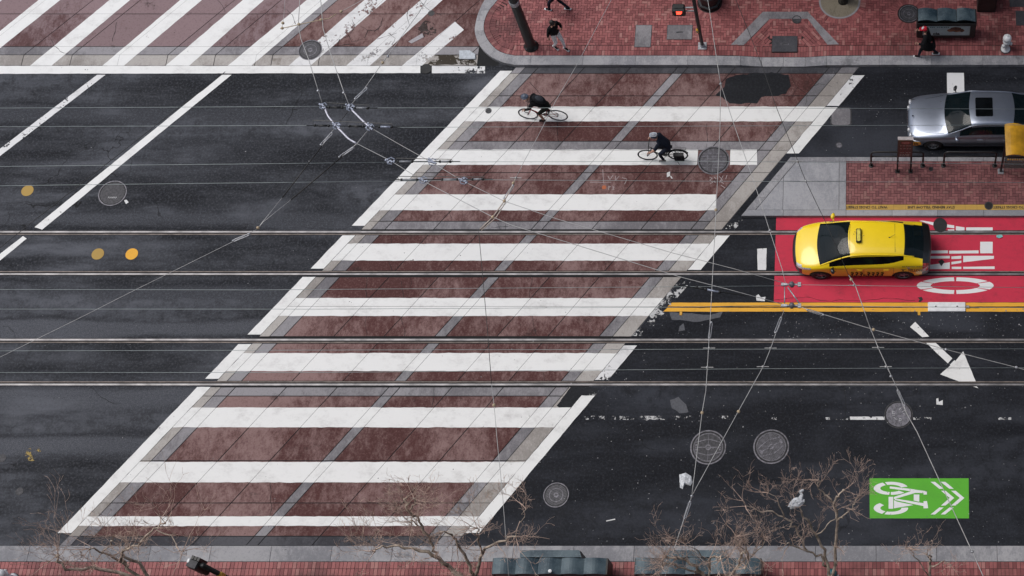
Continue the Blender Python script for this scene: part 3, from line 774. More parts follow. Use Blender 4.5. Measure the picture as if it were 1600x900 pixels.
# mortar bed, following the ramp
gx = sorted(set([ic[0].x + i*.6 for i in range(0, 90)] + [RX0, RXa, RXb, RX1]))
sidewalk = MB()
sidewalk.prism(ccw([p for p in base_poly]), 0, .03)
NXB = [x for x in gx if x < XEND]
for i in range(len(NXB)-1):
    for (ya, yb) in ((yk1+.0, RY1), (RY1, gy(-170, KZ))):
        xa, xb = NXB[i], NXB[i+1]
        q = [(xa, ya), (xb, ya), (xb, yb), (xa, yb)]
        if all(in_poly((p[0], p[1]+.02 if p[1] == ya else p[1]-.02), base_poly) for p in q):
            sidewalk.add([(p[0], p[1], side_z(*p)-.016) for p in q], [(0, 1, 2, 3)])
sidewalk_top = sidewalk.build('sidewalk', MORTAR); tag(sidewalk_top, 'red brick sidewalk along the top of the picture', None, None, 'structure')
corner_bed = MB(); corner_bed.prism(ccw([tuple(p) for p in ic] + [(ic[-1].x+.5, ic[-1].y), (ic[-1].x+.5, ic[0].y), (ic[0].x+.6, ic[0].y)]), .04, KZ-.017)
corner_bed.build('mortar_bed', MORTAR, sidewalk_top)
# kerb stones: corner, then straight run with the ramp dip
kerb_top = thing('kerb', 'granite kerb around the brick corner and along the top sidewalk', None); tag(kerb_top, kind='structure')
def kstone(pts, zs, parent, mat=GRANITE):
    c = centroid(pts); n = len(pts)
    mb = MB(); mb.add([(p[0]-c[0], p[1]-c[1], 0) for p in pts] + [(p[0]-c[0], p[1]-c[1], z) for p, z in zip(pts, zs)],
           [tuple(range(n, 2*n))] + [(i, (i+1) % n, n+(i+1) % n, n+i) for i in range(n)])
    return mb.build('kerb_stone', mat, parent, loc=(c[0], c[1], 0))
def along(poly, gap=.008):
    return poly
nseg = len(oc)-1; per = 5
for s in range(0, nseg, per):
    e = min(s+per, nseg)
    o_ = oc[s:e+1]; i_ = ic[s:e+1]
    a = [p.copy() for p in o_]; b = [p.copy() for p in i_]
    a[0] += (a[1]-a[0]).normalized()*.006; b[0] += (b[1]-b[0]).normalized()*.006
    pts = [tuple(p) for p in a] + [tuple(p) for p in b[::-1]]
    if area2(pts) < 0: pts = pts[::-1]
    kstone(pts, [KZ+.003]*len(pts), kerb_top)
xs = [oc[-1].x + .006] + [G(p, 94, KZ).x for p in (829, 911, 993, 1075, 1157, 1190, 1224, 1258, 1292, 1374, 1455, 1536, 1618, 1700, 1782, 1864, 1946, 2030)]
for a, b in zip(xs, xs[1:]):
    za, zb = side_z(a+.01, yk1+1e-4), side_z(b-.01, yk1+1e-4)
    kstone([(a, yk0), (b-.010, yk0), (b-.010, yk1), (a, yk1)], [za+.003, zb+.003, zb+.003, za+.003], kerb_top)
# dark gutter at the foot of the kerb
slab('gutter', [(G(830, 104).x, gy(113)), (G(1290, 104).x, gy(113)), (G(1290, 104).x, gy(105)), (G(830, 104).x, gy(105))], .0005, .0015, SLAB_DARK, kerb_top)

# excluded shapes in the brick field
EXC_R = []   # rectangles (x0,y0,x1,y1)
EXC_C = []   # circles
def rect_px(x0, y0, x1, y1, z=KZ):
    a = G((x0+x1)/2, y1, z); w = (x1-x0)/2
    xa = G(x0, (y0+y1)/2, z).x; xb = G(x1, (y0+y1)/2, z).x
    return (xa, gy(y1, z), xb, gy(y0, z))
VAULTS = [(992, 39, 1018, 74), (1042, 39, 1082, 62), (1206, 55, 1246, 80), (1577, -14, 1606, 11), (1587, 17, 1622, 40)]
for v in VAULTS: EXC_R.append(rect_px(*v))
pit = G(1312, 2, KZ); cov = G(1420, 21.5, KZ); lampc = G(1109, 4, KZ); vent = G(1245, 30.5, KZ)
EXC_C += [(pit.x, pit.y, .96), (cov.x, cov.y, .70), (lampc.x, lampc.y, .68)]
band = [[(1142, 70), (1162, 70), (1203, 29), (1192, 18.5)], [(1192, 18.5), (1203, 29.5), (1262, 29.5), (1262, 18.5)], [(1262, 18.5), (1262, 29.5), (1293, 69.5), (1311, 69.5)]]
band_w = [ccw([g2(p[0], p[1], KZ) for p in q]) for q in band]
soldier_y0 = gy(70.5, KZ)
tri1 = ccw([g2(*p, KZ) for p in ((1166, 70), (1203, 31), (1203, 70))]); tri2 = ccw([g2(*p, KZ) for p in ((1289, 70), (1252, 31), (1252, 70))])
def clear(x, y, m=.0):
    for a, b, c, d in EXC_R:
        if a-m < x < c+m and b-m < y < d+m: return False
    for a, b, r in EXC_C:
        if (x-a)**2 + (y-b)**2 < r*r: return False
    for q in band_w + [tri1, tri2]:
        if in_poly((x, y), q): return False
    return True
ROW = .205
def near_corner(x, y):   # inside the curved soldier rows
    return None
icl = [p for p in ic]
def dist_corner(x, y):
    best = 9; p = Vector((x, y))
    for a, b in zip(icl, icl[1:]):
        e = b-a; t = max(0, min(1, (p-a).dot(e)/e.length_squared)); best = min(best, (p-(a+e*t)).length)
    return best
random.seed(11)
bt = Bricks()
def ok_top(x, y, lx, ly):
    if not in_poly((x, y), base_poly): return False
    if x < G(812, 60, KZ).x and dist_corner(x, y) < .38: return False
    return any(clear(x+a*lx/2, y+b*ly/2) for a in (-1, 0, 1) for b in (-1, 0, 1))
bt.herringbone(ic[0].x - 2.6, G(1660, 0).x, soldier_y0, gy(-40, KZ), ok_top, side_z, lim=(-99, 99, soldier_y0+.006, 99))
# two soldier rows along the straight kerb
x = G(806, 80, KZ).x
while x < G(1680, 80, KZ).x:
    for r in range(2):
        cy = yk1 + .012 + ROW*(r+.5)
        if clear(x, cy, -.08): bt.brick(x, cy, .092, ROW-.010, 0, side_z)
    x += .1028
# two rows of radial bricks round the corner
acc = 0.0
for a, b in zip(icl, icl[1:]):
    l = (b-a).length; e = (b-a).normalized(); nn = Vector((-e.y, e.x))
    inside = Vector((pit.x, pit.y)); 
    if (inside-a).dot(nn) < 0: nn = -nn
    t = -acc
    while t < l:
        if t >= 0:
            p = a + e*t
            for r in range(2):
                q = p + nn*(.012 + ROW*(r+.5))
                bt.brick(q.x, q.y, .094 - .018*r, ROW-.012, math.atan2(nn.y, nn.x) - math.pi/2, None, .004)
        t += .104
    acc = (acc + l) % .104
def radial(cx, cy, r0, rows, bl, n, zf=side_z):
    for r in range(rows):
        rr = r0 + bl*(r+.5)
        for k in range(n):
            t = 2*math.pi*(k + .5*(r % 2))/n
            bt.brick(cx + rr*math.cos(t), cy + rr*math.sin(t), 2*math.pi*(rr)/n - .012, bl-.012, t - math.pi/2, zf, .006, taper=.08)
radial(pit.x, pit.y, .74, 1, .21, 52); radial(cov.x, cov.y, .40, 1, .28, 38); radial(lampc.x, lampc.y, .44, 1, .24, 34)
# slanted soldiers inside the ramp outline
for tri, sgn in ((tri1, 1), (tri2, -1)):
    for i in range(-30, 30):
        for j in range(-20, 20):
            ang = R(-40)*sgn; c0 = centroid(tri)
            px_, py_ = i*.105, j*.21
            xx = c0[0] + px_*math.cos(ang) - py_*math.sin(ang); yy = c0[1] + px_*math.sin(ang) + py_*math.cos(ang)
            if in_poly((xx, yy), tri) and yy > soldier_y0: bt.brick(xx, yy, .090, .198, ang, side_z, .005)
o = bt.mb.build('brick_field', BRICK, sidewalk_top); tag(o, 'small red bricks in herringbone on the top sidewalk', kind='stuff')
# grey stone band outlining the ramp
for q in band_w:
    mb = MB(); c = centroid(q)
    mb.add([(p[0]-c[0], p[1]-c[1], side_z(*p)-.015) for p in q] + [(p[0]-c[0], p[1]-c[1], side_z(*p)+.008) for p in q],
           [(4, 5, 6, 7), (0, 1, 5, 4), (1, 2, 6, 5), (2, 3, 7, 6), (3, 0, 4, 7)])
    mb.build('ramp_border_stone', SLAB_GREY, sidewalk_top, loc=(c[0], c[1], 0))

# ---- boarding island
isl = thing('boarding_island', 'raised boarding island of brick and pale concrete with granite kerb', None); tag(isl, kind='structure')
iy0, iy1 = gy(337, KZ), gy(245.5, KZ)
ib0, ib1 = gy(328, KZ), gy(252, KZ)
U_I = G(1162, 336).x - KD*gy(336)
def xi(y): return U_I + KD*y
XI_B = G(1322, 290, KZ).x
mb = MB(); mb.prism([(xi(iy0)+.05, iy0+.02), (XEND, iy0+.02), (XEND, iy1-.02), (xi(iy1)+.05, iy1-.02)], 0, KZ-.018); mb.build('mortar_bed', MORTAR, isl)
# concrete slabs at the left end
xa, xb = G(1224, 290, KZ).x, G(1311, 290, KZ).x
ymid = gy(283, KZ)
diag = ccw([(xi(ib0-1)+.325, ib0-1), (xi(ib0-1)+30, ib0-1), (xi(ib1+1)+30, ib1+1), (xi(ib1+1)+.325, ib1+1)])
for x0_, x1_, y0_, y1_ in ((-30, xa, ib0, ib1), (xa, xb, ib0, ymid), (xa, xb, ymid, ib1)):
    q = clip(ccw([(x0_, y0_), (x1_, y0_), (x1_, y1_), (x0_, y1_)]), diag)
    if len(q) > 2: slab('concrete_slab', inset(ccw(q), .006), .03, KZ, SLAB_PALE, isl)
slab('concrete_slab', inset(ccw([(xb, ib0), (XI_B, ib0), (XI_B, ymid), (xb, ymid)]), .006), .03, KZ, SLAB_PALE, isl)
slab('concrete_slab', inset(ccw([(xb, ymid), (XI_B, ymid), (XI_B, ib1), (xb, ib1)]), .006), .03, KZ, SLAB_PALE, isl)
# kerb stones round it
ks = [xi(iy0), G(1224, 333, KZ).x] + [G(p, 333, KZ).x for p in (1322, 1394, 1465, 1537, 1608, 1680, 1752, 1824, 1900)]
for a, b in zip(ks, ks[1:]):
    q = [(a+.004, iy0), (b-.006, iy0), (b-.006, ib0-.004), (a+.004 + (0 if a != ks[0] else KD*(ib0-iy0)), ib0-.004)]
    kstone(q, [KZ+.002]*4, isl, SLAB_PALE)
ks = [xi(iy1), G(1322, 248, KZ).x] + [G(p, 248, KZ).x for p in (1394, 1465, 1537, 1608, 1680, 1752, 1824, 1900)]
for a, b in zip(ks, ks[1:]):
    q = [(a+.004 - (0 if a != ks[0] else KD*(iy1-ib1)), ib1+.004), (b-.006, ib1+.004), (b-.006, iy1), (a+.004, iy1)]
    kstone(q, [KZ+.002]*4, isl, GRANITE)
yy = [iy0 + (ib1-iy0)*k/3 for k in range(4)]
yy[0] = ib0
for a, b in zip(yy, yy[1:]):
    kstone([(xi(a), a+.004), (xi(a)+.31, a+.004), (xi(b)+.31, b-.006), (xi(b), b-.006)], [KZ+.002]*4, isl, GRANITE)
yl = gy(319.5, KZ)
random.seed(5); bi = Bricks()
bi.herringbone(XI_B - .02, G(1680, 290).x, yl, ib1-.02, lambda x, y, lx, ly: True, lim=(XI_B+.008, G(1670, 290).x, yl+.004, ib1-.004))
o = bi.mb.build('brick_field', BRICK_IS, isl); tag(o, 'small dull red bricks in herringbone on the boarding island', kind='stuff')
# yellow warning strip with lettering seen upside down
ys0, ys1 = ib0+.004, yl-.006
P_YEL_K = mat_paint('yellow_kerb_paint', (.50, .31, .075), .04, 3.0, (.22, .15, .06), .7)
xx = XI_B + .006; strip_root = None
k = 0
while xx < G(1690, 323, KZ).x:
    slab('warning_tile', [(xx, ys0), (xx+.395, ys0), (xx+.395, ys1), (xx, ys1)], .10, KZ+.002, P_YEL_K, isl); xx += .40; k += 1
INK = mat_plain('black_lettering', (.02, .018, .015), .7)
def kerb_text(body, px, size=.17):
    c = G(px, 323.6, KZ+.0065)
    o = text_mesh('warning_lettering', body, size, INK, isl, Matrix.Translation(c) @ Matrix.Rotation(math.pi, 4, 'Z'), depth=.0005, bold=.004)
    return o
kerb_text('WAIT TO CROSS STREET', 1354, .125); kerb_text('STAY BEHIND YELLOW LINE', 1455, .125); kerb_text('WAIT TO CROSS STREET', 1584, .125)

# ---- bottom sidewalk
Z2 = KZ
kb0, kb1 = gy(877.5, Z2), gy(853, Z2)
sw2 = MB(); sw2.prism([(XL-20, kb0-12), (XEND, kb0-12), (XEND, kb0), (XL-20, kb0)], 0, Z2-.016)
sidewalk_bot = sw2.build('sidewalk', MORTAR); tag(sidewalk_bot, 'red brick sidewalk along the bottom of the picture', None, None, 'structure')
kerb_bot = thing('kerb', 'pale granite kerb along the bottom sidewalk', None); tag(kerb_bot, kind='structure')
p = 48.0 - 95*8; ks = []
while p < 2100: ks.append(G(p, 865, Z2).x); p += 94.6
for a, b in zip(ks, ks[1:]):
    kstone([(a, kb0+.006), (b-.012, kb0+.006), (b-.012, kb1), (a, kb1)], [Z2+.002+random.uniform(-.002, .002)]*4, kerb_bot, GRANITE)
random.seed(21)
xs0, xs1 = G(-40, 890, Z2).x, G(1640, 890, Z2).x
first = None; RB = .118; n_b = 0
bme = MB(); bme.add([(-RB/2+.006, -.10, -.03), (RB/2-.006, -.10, -.03), (RB/2-.006, .10, -.03), (-RB/2+.006, .10, -.03),
                     (-RB/2+.006, -.10, 0), (RB/2-.006, -.10, 0), (RB/2-.006, .10, 0), (-RB/2+.006, .10, 0)],
                    [(4, 5, 6, 7), (0, 1, 5, 4), (1, 2, 6, 5), (2, 3, 7, 6), (3, 0, 4, 7)])
proto = None
x = xs0; vis0, vis1 = G(0, 883, Z2).x, G(1600, 883, Z2).x
rest = Bricks()
while x < xs1:
    if n_b < 300 and vis0 - .3 < x < vis1 + .3:
        if proto is None: proto = bme.build('brick', BRICK, sidewalk_bot); o = proto
        else: o = proto.copy(); C.objects.link(o)
        o.location = (x, kb0 - .110, Z2 + random.uniform(-.003, .003)); n_b += 1
    else: rest.brick(x, kb0 - .110, RB-.012, .20)
    for r in range(1, 4): rest.brick(x, kb0 - .110 - .212*r, RB-.012, .20)
    x += RB
rest.herringbone(xs0, xs1, kb0-.11-.212*3.5-2.2, kb0-.11-.212*3.5, lambda x, y, lx, ly: True, lim=(xs0, xs1, -99, kb0-.11-.212*3.5-.006))
o = rest.mb.build('brick_field', BRICK, sidewalk_bot); tag(o, 'rows of red bricks behind the kerb row on the bottom sidewalk', kind='stuff')
# ================================================================== COVERS, STREET FURNITURE
def disc_lid(root, r, mat, z=.012, n=40):
    mb = MB(); mb.lathe([(r, -.02), (r, z-.003), (r-.006, z), (.01, z)], n); return mb.build('lid', mat, root)
def ring(root, name, r0, r1, z0, z1, mat, n=40):
    mb = MB(); v = []; f = []
    for k in range(n):
        t = 2*math.pi*k/n; c, s = math.cos(t), math.sin(t)
        v += [(r0*c, r0*s, z0), (r0*c, r0*s, z1), (r1*c, r1*s, z1), (r1*c, r1*s, z0)]
    for k in range(n):
        a = 4*k; b = 4*((k+1) % n)
        for i in range(3): f.append((a+i, b+i, b+i+1, a+i+1))
    mb.add(v, f); return mb.build(name, mat, root)
def bars(root, name, lines, w, z0, z1, mat):
    mb = MB(); fine = name in ('tread_bars', 'fine_grate', 'chalk_letters'); o = None
    for (xa, ya), (xb, yb) in lines:
        if not fine: mb = MB()
        d = Vector((xb-xa, yb-ya)); l = d.length; a = math.atan2(d.y, d.x)
        M_ = Matrix.Translation(((xa+xb)/2, (ya+yb)/2, 0)) @ Matrix.Rotation(a, 4, 'Z')
        mb.box((-l/2, -w/2, z0), (l/2, w/2, z1), M_)
        if not fine: o = mb.build(name, mat, root)
    if fine: o = tag(mb.build(name, mat, root), kind='stuff')
    return o
def chord(r, off, ang, k=.97):
    h = math.sqrt(max(0, (r*k)**2 - off*off)); c, s = math.cos(ang), math.sin(ang)
    return ((-h*c - off*s, -h*s + off*c), (h*c - off*s, h*s + off*c))
def cover(px, py, dia_px, label, style, z=.004, mats=(IRON, IRON_L), rot=0.0, name='manhole_cover', zb=0.0):
    c = G(px, py, zb); r = dia_px/2/ (F_PX*((ct*(CAM_H-zb)+st*c.y)**-1))
    root = thing(name, label, 'manhole cover', (c.x, c.y, zb), rot, 'round iron covers in the street')
    disc_lid(root, r*.9, mats[0], z)
    ring(root, 'frame', r*.925, r, -.02, z+.006, mats[1]); ring(root, 'frame_gap', r*.87, r*.93, -.02, z+.0015, GROOVE)
    zz = z + .0005
    if style == 'vault':       # raised ribs like a ribcage with hub
        ring(root, 'rim', r*.78, r*.82, zz-.006, zz+.008, mats[1]); ring(root, 'hub', r*.10, r*.16, zz-.006, zz+.009, mats[1])
        L_ = []
        for o in (-.45, -.0, .45):
            L_ += [((-.72*r, o*.62*r), (-.1*r, o*r)), ((-.1*r, o*r), (.1*r, o*r)), ((.1*r, o*r), (.72*r, o*.62*r))]
        bars(root, 'rib', L_, r*.045, zz-.006, zz+.008, mats[1])
        bars(root, 'seam', [((0, -.78*r), (0, .78*r))], r*.02, zz-.006, zz+.005, mats[1])
        for sx in (-1, 1):
            for sy in (-1, 1): bars(root, 'lifting_lug', [((sx*.66*r - .05*r, sy*.13*r), (sx*.66*r + .05*r, sy*.13*r))], r*.10, zz-.006, zz+.010, mats[1])
    elif style == 'striped':
        bars(root, 'tread_bars', [chord(r*.78, o*r*.062, R(10)) for o in range(-12, 13)], r*.022, zz-.006, zz+.004, mats[1])
        ring(root, 'rim', r*.78, r*.82, zz-.006, zz+.008, mats[1]); ring(root, 'hub', r*.08, r*.15, zz-.006, zz+.009, mats[1])
        L_ = []
        for o in (-.42, 0, .42): L_ += [((-.7*r, o*.6*r), (0, o*r)), ((0, o*r), (.7*r, o*.6*r))]
        bars(root, 'rib', L_, r*.045, zz-.006, zz+.009, mats[1])
        for sx in (-1, 1): bars(root, 'lifting_lug', [((sx*.62*r, -.12*r), (sx*.62*r, .12*r))], r*.10, zz-.006, zz+.011, mats[1])
    elif style == 'grate':
        bars(root, 'fine_grate', [chord(r*.86, o*r*.05, R(90)) for o in range(-16, 17)], r*.02, zz-.006, zz+.003, mats[1])
        bars(root, 'cross_bar', [chord(r*.86, o*r, 0) for o in (-.5, -.28, -.10, .0, .10, .28, .5)], r*.04, zz-.006, zz+.007, mats[1])
        bars(root, 'cross_bar', [chord(r*.86, o*r, R(90)) for o in (.05, .36)], r*.045, zz-.006, zz+.0085, mats[1])
    elif style == 'holes':
        bars(root, 'rim_hole', [((r*.66*math.cos(t)-.01, r*.66*math.sin(t)), (r*.66*math.cos(t)+.01, r*.66*math.sin(t))) for t in [k*math.pi/5 for k in range(10)]], .025, zz-.006, zz+.001, BLACKM)
    elif style == 'plain':
        ring(root, 'rim', r*.5, r*.56, zz-.006, zz+.003, mats[1]); ring(root, 'hub', r*.08, r*.2, zz-.006, zz+.004, mats[1])
        bars(root, 'tread_bars', [chord(r*.84, o*r*.12, R(20)) for o in range(-6, 7)], r*.02, zz-.006, zz+.0025, mats[1])
    return root
cover(1106.5, 699, 56, 'left of two large ribbed iron covers, in the dark lane', 'vault', .008)
cover(1205, 698, 56, 'right of two large ribbed iron covers, with slanting tread bars', 'striped', .008, rot=R(30))
cover(869, 773.5, 40, 'iron cover near the bottom kerb, right of the crosswalk', 'plain', .008, (IRON_D, IRON_L))
c_holes = cover(1404, 648, 45, 'pale smooth cover chalked with letters on the thin lane line', 'holes', .008, (IRON_L, IRON_D))
cover(1115, 251, 50, 'large grated cover interrupting the second crosswalk stripe', 'grate', .018)
c_left = cover(176, 302, 44, 'smooth round cover beside the long slanting lane line', 'holes', .005, (IRON, IRON_L))
cover(485, 78.5, 37, 'dark round cover in the mauve paving under the wires', 'plain', .018, (IRON_D, IRON_L))
cover(1115-0, 251, 12, 'tiny', 'x') if False else None
# chalk letters on two of the lids
def chalk_on(root, lines, z, w=.006, mat=WHITE):
    bars(root, 'chalk_letters', lines, w, z, z+.002, mat)
chalk_on(c_holes, [((-.20, .12), (-.13, .10)), ((-.20, .12), (-.19, .03)), ((-.19, .03), (-.12, .04)), ((-.2, -.02), (-.12, -.02)), ((-.16, -.08), (-.08, -.16)), ((-.08, -.16), (-.02, -.14)),
                   ((.02, -.2), (.08, -.2)), ((.08, -.2), (.08, -.13)), ((.08, -.13), (.02, -.13)), ((.02, -.13), (.02, -.2)), ((.02, .22), (.1, .18)), ((.02, .15), (.08, .24)), ((.12, .1), (.2, .14)), ((.14, .04), (.2, .02))], .0075)
chalk_on(c_left, [((-.12 + k*.05, -.19 - .01*(k % 2)), (-.10 + k*.05, -.13)) for k in range(6)] + [((-.10 + k*.05, -.13), (-.08 + k*.05, -.18)) for k in range(6)], .0048)
def small_cover(px, py, r, label, mats, z=.006, cat='valve cover', zb=0.0):
    c = G(px, py, zb); root = thing('valve_cover', label, cat, (c.x, c.y, zb), 0)
    disc_lid(root, r*.78, mats[0], z, 20); ring(root, 'frame', r*.8, r, -.01, z+.003, mats[1], 20); return root
small_cover(3, 716, .13, 'small round valve cover at the left edge of the picture', (IRON, IRON_D))
small_cover(30.5, 768, .12, 'small round valve cover on the lower left asphalt', (IRON, IRON_D))
small_cover(674, 21, .12, 'small black valve cover in the cracked mauve paving', (BLACKM, IRON_D), .014)
small_cover(763.5, 173.5, .11, 'small dark valve cover at the left end of the top stripe', (IRON_D, IRON_D), .020)
small_cover(1311, 227, .12, 'small pale valve cover left of the boarding island rail', (IRON_L, IRON), .009)
small_cover(1545, 321.5, .15, 'round black drain on the yellow kerb strip of the island', (BLACKM, IRON_D), .006, zb=KZ)
small_cover(1454.5, 264, .08, 'tiny dark cap in the island bricks by the railing', (BLACKM, IRON_D), .006, zb=KZ)
small_cover(1245, 30.5, .17, 'small grey cap where the grey ramp border bends', (IRON, IRON), .007, zb=KZ)
# rounded square box cover by the crosswalk
c = G(1314, 182.5); root = thing('utility_box_cover', 'pale rounded square cover beside the right end of the top stripe', 'manhole cover', (c.x, c.y, 0))
def rrect(w, h, r, n=5):
    o = []
    for cx, cy, a0 in ((w-r, h-r, 0), (-w+r, h-r, 90), (-w+r, -h+r, 180), (w-r, -h+r, 270)):
        for k in range(n+1): t = R(a0 + 90*k/n); o.append((cx + r*math.cos(t), cy + r*math.sin(t)))
    return o
mb = MB(); mb.prism(rrect(.37, .38, .13), -.01, .011); mb.build('frame', IRON_D, root)
mb = MB(); mb.prism(rrect(.325, .335, .11), -.01, .016); mb.build('lid', SLAB_GREY, root)
# dark patched hole in the end of the short white line, and one beside the taxi
for px, py, rx, ry, lab, zb in ((666, 108, .20, .20, 'black tar blob in the dirty white line by the rounded kerb', .018), (1469, 352, .235, .27, 'black tar blob on the red lane behind the taxi', .0105)):
    c = G(px, py); root = thing('tar_patch', lab, 'tar patch', (c.x, c.y, 0))
    mb = MB(); pts = ragged([(rx*math.cos(2*math.pi*k/18), ry*math.sin(2*math.pi*k/18)) for k in range(18)], .03, .06, px)
    mb.prism(pts, .001, zb+.008); mb.build('tar', mat_plain('tar', (.012, .012, .013), .7, 0, .3, 10), root)
# rectangular utility vault lids in the sidewalk
vl = ['pale rectangular utility lid standing upright in the top bricks', 'wide rectangular utility lid beside the signal pole', 'dark rectangular utility lid inside the grey ramp border',
      'dark utility lid cut by the top right corner', 'dark utility lid at the right edge beside the hydrant']
for v, r_, lab in zip(VAULTS, EXC_R, vl):
    x0, y0, x1, y1 = r_; cx, cy = (x0+x1)/2, (y0+y1)/2; zz = side_z(cx, cy) + (.022 if v[0] == 1206 else 0)
    root = thing('utility_vault', lab, 'utility vault', (cx, cy, zz)); w, h = (x1-x0)/2, (y1-y0)/2
    dark = v[0] > 1100
    mb = MB(); mb.prism([(-w, -h), (w, -h), (w, h), (-w, h)], -.05, .007); mb.build('frame', IRON_D if dark else IRON, root)
    mb = MB(); mb.prism([(-w+.02, -h+.02), (w-.02, -h+.02), (w-.02, h-.02), (-w+.02, h-.02)], -.04, .011); mb.build('lid', SLAB_DARK if dark else SLAB_GREY, root)
    if v[0] in (1042, 1206):
        mb = MB(); mb.box((-.14, -.045, .010), (.14, .035, .0135)); mb.build('name_plate', IRON_L, root)
        mb = MB(); mb.box((-.12, -.03, .013), (.12, .02, .015)); mb.build('plate_field', IRON_D, root)
# round cover in the radial bricks
root = cover(1420, 21.5, 31, 'dark round cover ringed by radial bricks near the news rack', 'plain', .012, (IRON_D, IRON_L), zb=KZ)
# tree pit at the top with the foot of a street tree
root = thing('tree_pit', 'round sandy tree pit ringed by bricks at the top edge', 'tree pit', (pit.x, pit.y, KZ))
mb = MB(); mb.lathe([(.72, -.10), (.72, .006), (.5, .009), (.01, .014)], 32); mb.build('soil', mat_slab('sandy_soil', (.10, .085, .06), (.23, .20, .15), .35, .6, .4), root)
ring(root, 'stone_rim', .68, .745, -.05, .014, SLAB_GREY, 40)

# ---- hydrants
def hydrant(c, label, cap, h=.82, body=WHITE):
    root = thing('fire_hydrant', label, 'hydrant', c, R(20), 'hydrants on the sidewalks')
    mb = MB(); mb.lathe([(.165, 0), (.165, .05), (.115, .06), (.108, .20), (.112, h*.55), (.14, h*.57), (.14, h*.62), (.118, h*.64), (.118, h*.78)], 20); mb.build('barrel', body, root, True)
    mb = MB(); mb.lathe([(.15, h*.78), (.155, h*.83), (.14, h*.90), (.09, h*.97), (.03, h)], 20); mb.build('bonnet', cap, root, True)
    mb = MB(); mb.lathe([(.03, h-.01), (.03, h+.04), (.012, h+.045)], 6); mb.build('operating_nut', cap, root)
    for a in (0, 120, 240):
        M_ = Matrix.Rotation(R(a), 4, 'Z'); mb = MB()
        mb.lathe([(.062, 0.09), (.062, .15), (.072, .152), (.072, .185), (.03, .19), (.03, .21)], 12, (0, 0, h*.48), 'Y', M_); mb.build('outlet', body, root, True)
    mb = MB(); mb.lathe([(.19, 0), (.19, .02), (.165, .025)], 16); mb.build('flange', IRON_D, root)
    return root
TEAL = mat_plain('teal_enamel', (.02, .115, .135), .45, .1, .2, 12)
hydrant(G(1571, 77, KZ), 'white fire hydrant standing on the dark bricks at top right', WHITE, .85)
hydrant(G(1301, 905, KZ), 'white hydrant with teal bonnet at the foot of the bottom tree', TEAL, .95)
hydrant(G(20, 905, KZ), 'white fire hydrant cut by the bottom left corner', WHITE, .85)

# ---- news racks
RACK = mat_plain('rack_green_paint', (.030, .065, .085), .42, .25, .45, 9)
RACK_D = mat_plain('rack_black_paint', (.008, .010, .011), .5, .1, .2, 9)
def rack_roof_mat():
    m, nt, N, L, b = new_mat('speckled_rack_roof')
    tc = N.new('ShaderNodeTexCoord'); f = n_noise(N, L, tc.outputs['Object'], 26, 5, .8); g = n_noise(N, L, tc.outputs['Object'], 2.2, 4, .6)
    c = n_mix(N, L, n_ramp(N, L, g, .35, .65), (.018, .040, .058), (.070, .105, .125))
    c = n_mix(N, L, n_math(N, L, 'MULTIPLY', n_ramp(N, L, f, .55, .72), .65), c, (.26, .33, .36))
    L.new(c, b.inputs['Base Color']); b.inputs['Roughness'].default_value = .55; b.inputs['Metallic'].default_value = .15
    return m
RACK_ROOF = rack_roof_mat()
def wave_roof(x0, x1, d, z, amp, phase=0.0):
    n = 8; v = []; f = []
    for i in range(n+1):
        t = i/n; x = x0 + (x1-x0)*t; zz = z + amp*math.sin(t*math.pi*1.15 + phase)
        v += [(x, -d/2, zz), (x, d/2, zz), (x, -d/2, zz-.035), (x, d/2, zz-.035)]
    for i in range(n):
        a, b = 4*i, 4*i+4
        f += [(a, b, b+1, a+1), (a+2, a+3, b+3, b+2), (a, a+2, b+2, b), (a+1, b+1, b+3, a+3)]
    f += [(0, 1, 3, 2), (4*n, 4*n+2, 4*n+3, 4*n+1)]
    return v, f
def news_rack(loc, label, n, mw, d, h, ad=None):
    root = thing('news_rack', label, 'news rack', loc, 0, 'pedestal news racks on the sidewalks')
    W = n*mw
    mb = MB()
    for k in range(n-1): mb.box((-W/2 + (k+1)*mw - .012, -d/2+.03, .28), (-W/2 + (k+1)*mw + .012, d/2-.03, h-.05))
    mb.box((-W/2+.03, -d/2+.03, .26), (W/2-.03, d/2-.03, h-.09)); mb.build('cabinet', RACK_D, root)
    for k in range(n):
        v, f = wave_roof(-W/2 + k*mw + .006, -W/2 + (k+1)*mw - .006, d, h, .07, .15); o = MB(); o.add(v, f); o.build('roof_module', RACK_ROOF, root, False)
        if ad is None:
            for r in range(2):
                mb = MB(); mb.cbox((-W/2 + (k+.5)*mw, -d/2+.025, .50 + r*.42), (mw-.10, .03, .36)); mb.build('rack_door', RACK, root)
    for sx in (-1, 1):
        mb = MB(); mb.box((sx*(W/2-.28)-.06, -.10, 0), (sx*(W/2-.28)+.06, .10, .27)); mb.build('pedestal', RACK_D, root)
        mb = MB(); mb.box((sx*(W/2) - .025, -d/2, .24), (sx*(W/2)+.025, d/2, h-.02)); mb.build('end_panel', RACK_D, root)
    return root, W
c = G(1477, 64, KZ); 
rk, W = news_rack((c.x, c.y + .26, KZ), 'dark news rack with a lit bread poster facing the street at top right', 3, .67, .50, 1.24, ad=1)
fr = MB(); fr.box((-W/2, -.30, .26), (W/2, -.265, .40)); fr.box((-W/2, -.30, 1.0), (W/2, -.265, 1.12)); fr.box((-W/2, -.30, .40), (-W/2+.18, -.265, 1.0)); fr.box((W/2-.18, -.30, .40), (W/2, -.265, 1.0)); fr.build('poster_frame', RACK_D, rk)
AD = mat_plain('poster_paper', (.40, .50, .52), .35, 0, .10, 3)
